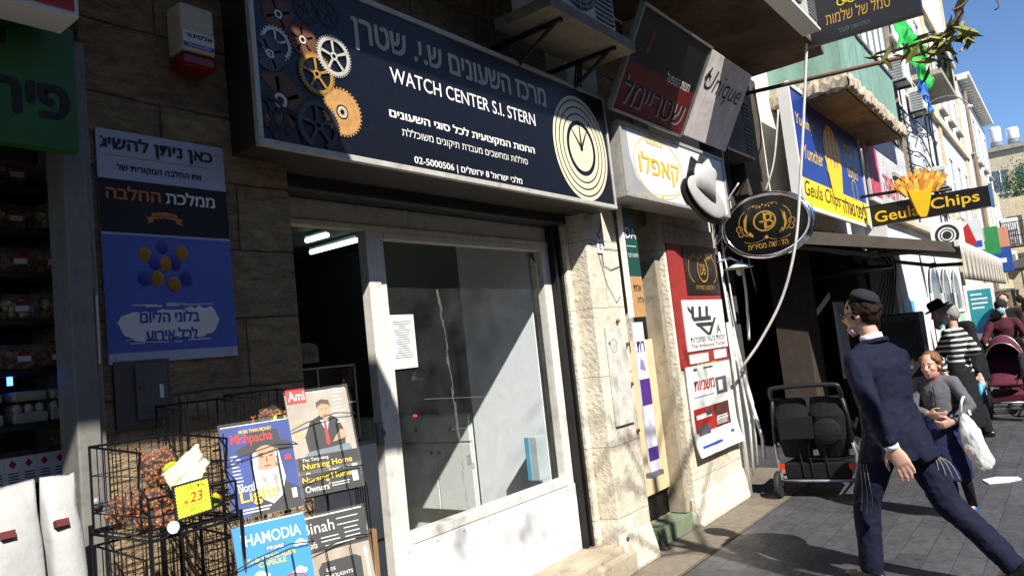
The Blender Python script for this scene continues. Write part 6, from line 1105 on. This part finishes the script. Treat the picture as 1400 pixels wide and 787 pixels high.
    if bottom:
        q = MB().m(bottom); q.loft([(D['hipL'].lerp(D['hipR'], .5)-u*.06*s_, .15*s_, .115*s_), (D['pelvis']+u*.04*s_, .16*s_, .12*s_), (D['waist'], .14*s_, .105*s_)], l, 18)
        for n in 'LR': cap(q, D['hip'+n], D['kn'+n], .1*s_*(.5+.5*bulk), .072*s_*(.4+.6*bulk)); q.tube([D['kn'+n], D['kn'+n].lerp(D['an'+n], .5), D['an'+n]-u*.02*s_], [.072*s_*(.4+.6*bulk), .07*s_, .064*s_], 14)
        remesh(q, vox*1.1, 4, .008*s_, 10, loc.y); q.build('trousers', t, smooth=True)
    elif sock:
        for n in 'LR': q = MB().m(sock); q.tube([D['kn'+n], D['kn'+n].lerp(D['an'+n], .4), D['an'+n]-u*.02*s_], [.056*s_, .056*s_, .042*s_], 12); q.build('stocking', t, smooth=True)
    for n in 'LR':
        ft = Vector(D.get('toe'+n, f)).normalized(); sd = Vector((0, 0, 1)).cross(ft).normalized(); up = ft.cross(sd); a = D['an'+n]; q = MB().m(shoes)
        q.loft([(a-ft*.075*s_-up*.055*s_, .03*s_, .035*s_), (a-ft*.03*s_-up*.04*s_, .038*s_, .052*s_), (a+ft*.06*s_-up*.052*s_, .044*s_, .036*s_), (a+ft*.14*s_-up*.06*s_, .046*s_, .026*s_), (a+ft*.19*s_-up*.064*s_, .028*s_, .018*s_)], sd, 14); remesh(q, .009*max(1, vox/.009), 2); q.build('shoe', t, smooth=True)
    return t, D, W, P
# ---- the man in the navy suit
ff = Vector((.45, .89, 0)).normalized(); fl = Vector((-ff.y, ff.x, 0))
c0 = Vector((4.985, .985, 0)); wr = PX(1219, 610, 4.70); 
Jm = dict(elL=PX(1192, 560, 4.66), wrL=wr, shL=c0+fl*.20+ff*.03+Vector((0, 0, 1.355)), shR=c0-fl*.185+ff*.045+Vector((0, 0, 1.34)), elR=Vector((5.27, .98, 1.12)), wrR=Vector((5.27, 1.08, .88)), hipL=c0+fl*.09+Vector((0, .01, .9)), hipR=c0-fl*.09+Vector((0, -.01, .9)),
          knL=Vector((4.95, 1.19, .49)), anL=Vector((4.94, 1.215, .085)), knR=Vector((5.03, .77, .48)), anR=Vector((5.01, .475, .155)), toeR=Vector((.15, .8, -.45)), pelvis=c0+Vector((0, 0, .92)), waist=c0+ff*.03+Vector((0, 0, 1.08)), chest=c0+ff*.05+Vector((0, 0, 1.3)), neck=c0+ff*.055+Vector((0, 0, 1.475)), head=c0+ff*.075+Vector((-.01, .03, 1.635)))
flare = ([(c0-ff*.03+fl*.0+Vector((0, 0, 1.02)), .1, .08), (c0-ff*.12-fl*.03+Vector((0, 0, .85)), .1, .07), (c0-ff*.19-fl*.05+Vector((0, 0, .74)), .08, .04)], fl)
man, DM, WM, PM = person('man in a navy suit and black skullcap striding towards the shops', (c0.x, c0.y), ff[:2], 1.0, Jm, look=(.12, .99, -.06), hair=HAIRB, hairstyle='curly', top=NAVYC, bottom=NAVYC, coat_len=.76, bulk=1.14, hat='kippah', vox=.0075, handspec={'L': dict(d=Vector((-.15, -.45, -.9)), pn=Vector((.75, .5, -.3)), ts=Vector((.1, .9, -.4)), s=1.25, curl=.32)}, tex_top=(flare,))
q = MB().m(SHIRT); q.tube([DM['neck']+Vector((0, 0, -.02)), DM['neck']+Vector((.0, .006, .028))], [.069, .064], 18); q.build('shirt_collar', man, smooth=True)
q = MB().m(NAVYC); nk = DM['neck']; q.tube([nk+Vector((.083*cos(a), .083*sin(a)+.004, -.03+.022*cos(a-1.1+pi))) for a in [i*pi/10 for i in range(21)]], .017, 8, False); q.build('jacket_collar', man, smooth=True)
q = MB().m(SHIRT); w1 = DM['elL'].lerp(wr, .9); q.tube([w1, DM['elL'].lerp(wr, 1.06)], [.041, .040], 16); q.build('shirt_cuff', man, smooth=True)
q = MB().m(BLACK); 
for k in range(4): q.ell(DM['elL'].lerp(wr, .7+.055*k)+Vector((-.05, -.012, 0)), .0075, 8)
q.build('cuff_buttons', man, smooth=True)
q = MB().m(BLKM); q.tube([PM(.09, .06, .005), PM(.0, .083, .012)], .0035, 5)
for k in (-1, 1): q.tube([PM(.098+.003*cos(a), .034*k+.022*cos(a), .002+.018*sin(a)) for a in [i*pi/8 for i in range(17)]], .003, 5, False)
q.build('glasses', man, smooth=True)
q = MB().m(mat('pale_mask', '#b3a29c', .8, var=.08)); q.loft([(PM(.04, 0, -.118), .042, .034), (PM(.056, 0, -.095), .05, .036), (PM(.06, 0, -.075), .046, .034)], Vector((0, 0, 1)).cross(Vector((.12, .99, 0))), 14); q.build('lowered_mask', man, smooth=True)
q = MB().m(SKIN); 
tz = mat('tassel', '#a8a28e', .8, var=.08); q = MB().m(tz)
for k in range(3): a = PX(1176+4*k, 634, 4.74); q.tube(spline([a, a+Vector((-.02, -.004*k, -.10)), a+Vector((-.03, .01-.012*k, -.2)), a+Vector((-.01, .03-.012*k, -.27-.03*(k % 2)))], 4), .0016, 5)
for k in range(4): a = PX(1266, 612, 5.0); q.tube(spline([a, a+Vector((-.02, -.03, -.03)), a+Vector((-.03, -.05-.022*k, -.08)), a+Vector((-.02, -.05-.035*k, -.15-.012*k))], 4), .0018, 5)
q.build('tassels', man, smooth=True)
# ---- the girl
GR = cloth('grey_fleece', '#5e5e62', .95, .4); gl = Vector((6.66, .97, 0)); gf = Vector((-1, .02)); gs = .745
wl, wr2 = PX(1296, 578, 6.47), PX(1279, 568, 6.47)
Jg = dict(elL=PX(1327, 555, 6.60), elR=PX(1247, 560, 6.62), wrL=wl+Vector((.05, -.03, .0)), wrR=wr2+Vector((.05, .05, .01)), head=Vector((6.62, .975, 1.175)), knL=Vector((6.64, .87, .37)), knR=Vector((6.62, .97, .37)), anL=Vector((6.80, .86, .07)), anR=Vector((6.60, .94, .065)))
girl, DG, WG, PG = person('girl in a grey zip jacket and navy skirt with a white bag on her arm', (gl.x, gl.y), gf, gs, Jg, look=(-.98, .28, -.02), head_s=1.17, bulk=.88, hair=HAIRL, hairstyle='tail', top=GR, skirt=(cloth('navy_skirt', '#1f2544'), .53, .98), sock=cloth('navy_stocking', '#17171f'), shoes=mat('blue_shoe', '#2c4f8a', .6, var=.1), coat_len=.84, fem=True, vox=.007,
    handspec={'L': dict(d=Vector((-.35, .75, -.2)), pn=Vector((.5, .2, .6)), ts=Vector((-.3, .1, .9)), curl=.7, s=1.15), 'R': dict(d=Vector((-.3, -.8, -.2)), pn=Vector((.5, -.2, .5)), ts=Vector((-.3, -.1, .9)), curl=.6, s=1.15)})
q = MB().m(cloth('red_knit', '#a3231f')); q.tube([DG['neck']+Vector((-.012, 0, -.085)), DG['neck']+Vector((-.006, 0, -.02)), DG['neck']+Vector((0, 0, .022))], [.06, .054, .045], 16); q.build('red_collar', girl, smooth=True)
q = MB().m(mat('zip_dark', '#232326', .5, metal=.3)); ch = DG['chest']; q.tube([Vector((gl.x-.098, gl.y+.004, z)) for z in (.66, .75, .85, .95, 1.02)], .004, 5); q.build('zip', girl)
q = MB().m(GR); 
for k in (-1, 1): q.tube(spline([DG['neck']+Vector((.07, .0, .0)), DG['neck']+Vector((.05, .055*k, .005)), DG['neck']+Vector((.0, .07*k, -.012)), DG['neck']+Vector((-.045, .045*k, -.04))], 5), [.018-.0007*i for i in range(16)], 8)
q.build('hood_edge', girl, smooth=True)
q = MB().m(mat('bracelet', '#6d2620', .4)); q.tube([DG['wrR'].lerp(DG['elR'], .12), DG['wrR'].lerp(DG['elR'], .2)], .026, 12); q.build('bracelet', girl, smooth=True)
# her bag
bagm = mat('white_plastic', '#dfdfdc', .45, var=.05, bump=.5, bscale=6)
def plastic_bag(label, top, pts, th, m_, deco=None):
    t = thing('carrier_bag', label, 'bag', top); q = MB().m(m_); n = len(pts); ctr = sum((Vector(p) for p in pts), Vector())/n
    for sd in (0, 1): pass
    rings = []; nn = [Vector((-1, 0, 0))]
    a = [Vector(p)+Vector((-th*.15, 0, 0)) for p in pts]; b_ = [Vector(p)+Vector((th*.15, 0, 0)) for p in pts]; ia = [ctr.lerp(Vector(p), .62)+Vector((-th*.5, 0, -.01)) for p in pts]; ib = [ctr.lerp(Vector(p), .62)+Vector((th*.5, 0, -.01)) for p in pts]
    V = a+b_+ia+ib+[ctr+Vector((-th*.55, 0, -.03)), ctr+Vector((th*.55, 0, -.03))]; F = []
    for i in range(n):
        j = (i+1) % n; F += [(i, j, n+j, n+i), (i, 2*n+i, 2*n+j, j), (n+i, n+j, 3*n+j, 3*n+i), (2*n+i, 4*n, 2*n+j), (3*n+i, 3*n+j, 4*n+1)]
    q.add(V, F); o = q.build('bag', t, smooth=True); sb = o.modifiers.new('sub', 'SUBSURF'); sb.levels = 3; sb.render_levels = 3
    tx = bpy.data.textures.new('crumple', 'CLOUDS'); tx.noise_scale = .09; dp = o.modifiers.new('crumple', 'DISPLACE'); dp.texture = tx; dp.strength = .03; dp.mid_level = .5; dp.texture_coords = 'LOCAL'; return t
bp_ = [PX(x, y, 6.5) for x, y in ((1313, 562), (1319, 564), (1326, 567), (1336, 582), (1344, 594), (1353, 612), (1361, 630), (1362, 636), (1356, 641), (1346, 645), (1341, 643), (1330, 633), (1322, 622), (1315, 606), (1311, 585))]
t = plastic_bag('white plastic carrier bag hanging from the girl\'s forearm', bp_[0], bp_, .07, bagm)
q = MB().m(bagm); h1 = PX(1313, 564, 6.5); h2 = PX(1326, 568, 6.5); tp_ = PX(1318, 548, 6.54); q.tube(spline([h1, tp_+Vector((-.06, .01, .0)), tp_+Vector((.0, 0, .03)), tp_+Vector((.06, 0, 0)), h2+Vector((.03, 0, 0))], 4), .010, 6); q.build('handle', t, smooth=True)
q = MB().m(RED); pc = PX(1318, 610, 6.43); q.fr(FR(pc, (0, -1, -.5), (0, -.5, 1))); q.text(H('כל טוב'), 0, -.03, .07, .02, .0, .01); q.build('print', t)
# ---- two shoppers behind: hat man and striped person
hm, DH, WH, PH_ = person('man in a black coat and brimmed black hat bending left beside the striped shopper', (10.75, 1.1), (-.1, 1), .97, dict(head=Vector((10.62, 1.38, 1.545)), neck=Vector((10.68, 1.27, 1.42)), chest=Vector((10.72, 1.16, 1.26)), elR=PX(1328, 480, 10.6), wrR=PX(1339, 512, 10.5)), look=(-.25, .9, -.3), hair=HAIRG, hairstyle='short', top=BLACKC, bottom=BLACKC, coat_len=.7, hat='brim', vox=.012)
q = MB().m(HAIRG); q.ell(PH_(.07, 0, -.12), (.04, .05, .07), 12); q.build('beard', hm, smooth=True)
STR = stripemat('striped_knit', '#111114', '#cfcdc6', .062, 2, duty=.62)
sp_, DS, WS, PS = person('shopper in a black and white striped jumper and dark skirt, seen from behind', (10.2, 1.2), (.3, .95), .93, dict(elR=Vector((10.1, .99, 1.08)), wrR=Vector((10.2, 1.25, .98)), elL=Vector((10.2, 1.42, 1.05))), look=(.2, .9, -.25), hair=HAIRG, top=STR, skirt=(BLACKC, .72, .9), sock=BLACKC, coat_len=.86, mask=MASKB, vox=.011, fem=True)
def bag2(label, X, pts, m_): 
    p = [PX(x, y, X) for x, y in pts]; return plastic_bag(label, p[0], p, .16, m_)
bag2('pale blue plastic bag hanging from the hat man\'s hand', 10.45, ((1338, 517), (1346, 522), (1350, 545), (1345, 565), (1336, 560), (1333, 540)), mat('sky_plastic', '#4fa5cf', .4, var=.2))
bag2('black plastic bag beside the pale blue one', 10.4, ((1345, 524), (1351, 530), (1360, 550), (1352, 560), (1346, 552)), mat('black_plastic', '#1a1a1c', .3, var=.1))
bag2('white plastic bag behind the pale blue one', 10.55, ((1334, 520), (1338, 530), (1340, 560), (1334, 562), (1331, 545)), bagm)
# ---- woman with stroller, and the crowd further on
BUR = cloth('burgundy_knit', '#4a2029'); wm, DW, WW, PW_ = person('woman in a burgundy jumper, black scarf and blue mask pushing the burgundy stroller', (13.6, .93), (-1, .0), .93, dict(wrL=Vector((13.15, .7, .98)), wrR=Vector((13.15, 1.15, .98)), elL=Vector((13.45, .65, 1.05)), elR=Vector((13.45, 1.2, 1.05))), look=(-1, .05, -.1), hairstyle=None, hat='wrap', top=BUR, skirt=(BLACKC, .7, .9), sock=BLACKC, mask=MASKB, vox=.013, fem=True)
crowd = [('boy in a navy jacket seen from behind by the poster stand', (14.6, 1.7), (1, .1), .84, NAVYC, BLACKC, HAIRB, 'short', None), ('man in a black suit standing beyond the burgundy stroller', (17.0, 1.1), (-1, .1), 1.0, BLACKC, BLACKC, HAIRB, 'short', None), ('passer-by in a pale grey coat at the right edge beyond the stroller', (15.5, .55), (-1, .2), .92, cloth('pale_grey_coat', '#8d8f93'), BLACKC, HAIRL, 'long', None),
         ('distant man in a dark coat and hat, far along the pavement', (21, 1.5), (-1, 0), 1.0, BLACKC, BLACKC, HAIRB, 'short', 'brim'), ('distant woman in a red coat far along the pavement', (19, .85), (1, 0), .93, cloth('red_coat', '#8f2030'), BLACKC, HAIRB, 'long', None), ('distant person in a brown jacket far along the pavement', (24, 1.2), (1, .1), .98, cloth('brown_coat', '#5a4433'), NAVYC, HAIRB, 'short', None), ('small child in a dark red skirt beside the burgundy stroller', (12.0, .62), (.6, .8), .62, cloth('dark_coat', '#252127'), cloth('dark_red', '#5d1a22'), HAIRL, 'short', None), ('distant man in a white shirt furthest along the street', (28, 1.0), (-1, 0), 1.0, SHIRT, BLACKC, HAIRB, 'short', None)]
for lab, lc, fd, sc, tm_, bm_, hm_, hst, ht in crowd: person(lab, lc, fd, sc, hair=hm_, hairstyle=hst, top=tm_, bottom=bm_, hat=ht, vox=.017, coat_len=.8)
# ================================================================ strollers
def stroller(label, loc, fdir, col, w_=.6, hood=True, back=True, cat='stroller', tall=1.03):
    """frame seen with the handle at -x local"""
    t = thing('stroller', label, cat, (*loc, 0)); T = Matrix.Translation((*loc, 0)) @ Matrix.Rotation(atan2(fdir[1], fdir[0]), 4, 'Z'); h = w_/2
    fm_ = mat('stroller_frame', '#b4b5b8', .35, metal=.7, var=.08)
    q = MB(T).m(fm_)
    for k in (-1, 1):
        q.tube([(-.40, h*k*1.02, .52), (-.34, h*k*1.06, .40), (-.36, h*k, .2), (-.34, h*k, .12)], .013, 8); q.tube([(-.30, h*k, .5), (.42, h*k*.9, .2)], .013, 8); q.tube([(-.36, h*k, .2), (.42, h*k*.9, .16)], .011, 8)
    q.tube([(-.36, -h, .16), (-.36, h, .16)], .013, 8); q.tube([(.42, -h*.9, .2), (.42, h*.9, .2)], .013, 8); q.build('frame', t, smooth=True)
    q = MB(T).m(BLACK)
    for k in (-1, 1): q.tube([(-.42, h*k*.93, tall-.13), (-.38, h*k*1.0, .75), (-.40, h*k*1.02, .51)], .017, 8); q.tube([(-.38, h*k, .72), (-.12, h*k, .60), (.1, h*k, .66)], .014, 8)
    q.build('push_bar', t, smooth=True)
    q = MB(T).m(BLACK); q.tube(spline([Vector((-.38, -h*.9, tall-.16)), Vector((-.46, -h*.92, tall-.04)), Vector((-.47, -h*.7, tall)), Vector((-.47, h*.7, tall)), Vector((-.46, h*.92, tall-.04)), Vector((-.38, h*.9, tall-.16))], 5), .021, 10); q.build('handle', t, smooth=True)
    fab = cloth('stroller_'+col, '#'+col, .8, .3); q = MB(T).m(fab)
    for k in ((-1, 1) if w_ > .6 else (0,)):
        ww = h*.46 if k else h*.86; cy = h*.49*k
        q.loft([((-.27, cy, tall-.16), ww, .03), ((-.2, cy, .7), ww, .05), ((-.08, cy, .46), ww, .06), ((.05, cy, .42), ww, .05), ((.28, cy, .44), ww*.95, .04)], (0, 1, 0), 16)
    q.build('seat', t, smooth=True)
    if hood:
        q = MB(T).m(fab); n1, n2 = 8, 14; v = []
        for i in range(n1+1):
            a = radians(-15+i*150/n1)
            for j in range(n2+1): b_ = pi*j/n2; v.append((-.12+.3*cos(pi-a)*(.6+.4*sin(b_)), h*.95*cos(b_), .68+.34*sin(b_)*max(.12, sin(a)) + .1*sin(b_)))
        q.add(v, [(i*(n2+1)+j, i*(n2+1)+j+1, (i+1)*(n2+1)+j+1, (i+1)*(n2+1)+j) for i in range(n1) for j in range(n2)]); o = q.build('hood', t, smooth=True); sm = o.modifiers.new('thickness', 'SOLIDIFY'); sm.thickness = .012
        q = MB(T).m(fm_)
        for i in (5, 8): q.tube([v[i*(n2+1)+j] for j in range(n2+1)], .008, 6)
        q.build('hood_hoop', t, smooth=True)
    q = MB(T).m(fab); q.hexa([(-.36, -h*.86, .17), (.2, -h*.8, .17), (.2, h*.8, .17), (-.36, h*.86, .17)], [(-.37, -h*.9, .33), (.22, -h*.85, .3), (.22, h*.85, .3), (-.37, h*.9, .33)]); q.build('basket', t, bevel=.02)
    if back:
        q = MB(T).m(fab)
        for k in (-1, 1): q.loft([((-.36, h*.48*k, .93), h*.42, .03), ((-.38, h*.48*k, .76), h*.47, .06), ((-.36, h*.48*k, .55), h*.46, .065), ((-.3, h*.48*k, .38), h*.4, .04)], (0, 1, 0), 14)
        q.box((-.47, -h*.1, .56), (-.44, h*.8, .76)); q.ell((-.45, -h*.45, .62), (.04, h*.4, .12), 14); q.build('back_pouch', t, bevel=.012)
        q = MB(T).m(BLACK)
        for y in (-.12, .02, .1): q.tube([(-.36, y, .62), (-.38, y+.03, .45), (-.37, y+.01, .2)], .008, 5)
        q.m(mat('green_tab', '#7fc32a', .5)); q.box((-.38, -h*1.03, .5), (-.34, -h*.97, .56)); q.build('straps', t)
        q = MB(T).m(mat('red_reflector', '#c8321e', .3))
        for k in (-1, 1): q.box((-.385, h*k*.93-.025, .27), (-.372, h*k*.93+.025, .32))
        q.build('reflector', t)
    for x, r_, ww in ((-.36, .125, .05), (.42, .09, .045)):
        for k in (-1, 1):
            y = (h+.03)*k if x < 0 else h*.85*k; q = MB(T @ FR((x, y+ww/2, r_), (1, 0, 0), (0, 0, 1))).m(mat('tyre', '#1a1a1b', .7, var=.15)); q.lathe([(r_*.72, 0), (r_*.93, .002), (r_, .012), (r_, ww-.012), (r_*.93, ww-.002), (r_*.72, ww)], n=28); wh = q.build('wheel', t, smooth=True)
            q = MB(T @ FR((x, y+ww/2, r_), (1, 0, 0), (0, 0, 1))).m(mat('rim_grey', '#6d6f72', .4, metal=.4)); q.lathe([(0, .006), (r_*.25, .002), (r_*.73, .008), (r_*.73, ww-.008), (r_*.25, ww-.002), (0, ww-.006)], n=20); q.build('rim', wh)
    return t
s1 = stroller('wide black stroller with silver frame parked by the pillar, handle towards the viewer', (7.5, 2.13), (1, .08), '121214', .66, hood=False, tall=1.04)
s2 = stroller('burgundy hooded stroller with silver frame coming down the street', (12.85, .95), (-1, .02), '5a2634', .52, hood=True, back=False)
# litter on the road
q = MB().m(PAPER); a = [PZ(x, y, .006) for x, y in ((1343, 656), (1362, 652), (1392, 652), (1397, 655), (1378, 659), (1352, 661))]; q.prism([(p.x, p.y) for p in a], .004, .012); tag(q.build('paper_scrap'), 'white scrap of paper lying on the dark paving', 'litter')
# ================================================================ tree beside the viewer
def leafy(q, p, d, n, spread, size, rb):
    for i in range(n):
        c = Vector(p)+Vector((rb.gauss(0, spread), rb.gauss(0, spread), rb.gauss(0, spread*.8))); a = Vector((rb.uniform(-1, 1), rb.uniform(-1, 1), rb.uniform(-1, .2))).normalized(); b_ = a.orthogonal().normalized(); b_.rotate(Matrix.Rotation(rb.uniform(0, 6.3), 3, a)); L_ = size*rb.uniform(.7, 1.3); W_ = L_*.25; nn = a.cross(b_)*L_*.1
        q.add([c, c+a*L_*.35+b_*W_*.5+nn, c+a*L_*.7+b_*W_*.38+nn, c+a*L_, c+a*L_*.7-b_*W_*.38+nn, c+a*L_*.35-b_*W_*.5+nn], [(0, 1, 2, 3), (0, 3, 4, 5)])
t = thing('street_tree', 'street tree beside the viewer with a leafy twig reaching in at the top right', 'tree', (3.2, -1.6, 0)); bark = mat('bark', '#5b4a3a', .9, var=.3, bump=.8, bscale=30); rb = random.Random(31)
q = MB().m(bark); q.tube(spline([Vector((3.2, -1.6, 0)), Vector((3.15, -1.55, 1.2)), Vector((3.25, -1.6, 2.6)), Vector((3.1, -1.7, 4.0)), Vector((3.0, -1.7, 6.2))]), [.14-.0045*i for i in range(25)], 10); q.build('trunk', t, smooth=True)
lm = mat('tree_leaf', '#85843c', .6, var=.35, scale=3); q = MB().m(bark); k_ = MB().m(lm)
ends = [PX(1265, 62, 4.0), PX(1290, 55, 3.9)]
tw = spline([Vector((3.15, -1.6, 3.1)), Vector((3.5, -.8, 3.45)), PX(1345, -30, 3.9), PX(1310, 25, 3.9), PX(1290, 48, 3.9), PX(1255, 60, 3.95), PX(1215, 72, 4.0)]); q.tube(tw, [.03-.0007*i for i in range(len(tw))], 6); q.tube(spline([PX(1345, -30, 3.9), PX(1318, 5, 3.8), PX(1302, 14, 3.75)]), .004, 5); q.tube(spline([PX(1345, -30, 3.9), PX(1365, 5, 3.8), PX(1360, 14, 3.8)]), .003, 5)
leafy(k_, PX(1283, 62, 3.93), 0, 34, .05, .105, rb); leafy(k_, PX(1300, 48, 3.9), 0, 12, .04, .10, rb); leafy(k_, PX(1215, 74, 4.0), 0, 5, .022, .11, rb); leafy(k_, PX(1245, 66, 3.97), 0, 7, .022, .07, rb); leafy(k_, PX(1310, 40, 3.9), 0, 5, .02, .08, rb)
for a, n_, sp_d in (((.25, -2.5, 6.5), 20, .17), ((.05, -2.6, 6.9), 9, .14), ((.95, -2.5, 6.55), 16, .13), ((1.8, -2.75, 7.0), 16, .15), ((1.85, -2.8, 7.5), 14, .15), ((1.35, -2.0, 6.95), 5, .12), ((4.3, -2.6, 7.3), 24, .2), ((4.9, -2.0, 6.6), 20, .2), ((3.4, -3.2, 8.0), 30, .25), ((2.6, -3.4, 8.2), 26, .25)):
    a = Vector(a); s0 = Vector((3.05, -1.7, rb.uniform(4.2, 5.8))); mid = s0.lerp(a, .5)+Vector((0, -.2, .35)); q.tube(spline([s0, mid, a], 4), [.024, .02, .016, .013, .011, .009, .007, .005, .003], 6); leafy(k_, a, 0, n_, sp_d, .11, rb); leafy(k_, mid, 0, 3, .12, .1, rb)
q.build('branches', t, smooth=True); k_.build('crown', t)
# far garden tree
t = thing('garden_tree', 'round dark green tree before the end building at the right edge', 'tree', (46, 1.7, 0)); q = MB().m(bark); q.tube([(46, 1.7, 0), (46.1, 1.75, 4), (46, 1.7, 7)], [.25, .2, .08], 8)
for k in range(7): a = k*.9; q.tube([(46, 1.7, 4.2), (46+1.2*cos(a), 1.7+.9*sin(a), 6+.3*(k % 3))], [.08, .03], 5)
q.build('trunk', t); q = MB().m(mat('tree_dark', '#3d5a2a', .7, var=.4, scale=2)); rb = random.Random(8)
for k in range(26): a, b_ = rb.uniform(0, 6.3), rb.random(); leafy(q, (46+1.5*b_*cos(a), 1.45+1.35*b_*sin(a), 7.2+rb.uniform(-1.5, 1.4)), 0, 85, .32, .2, rb)
q.build('crown', t)
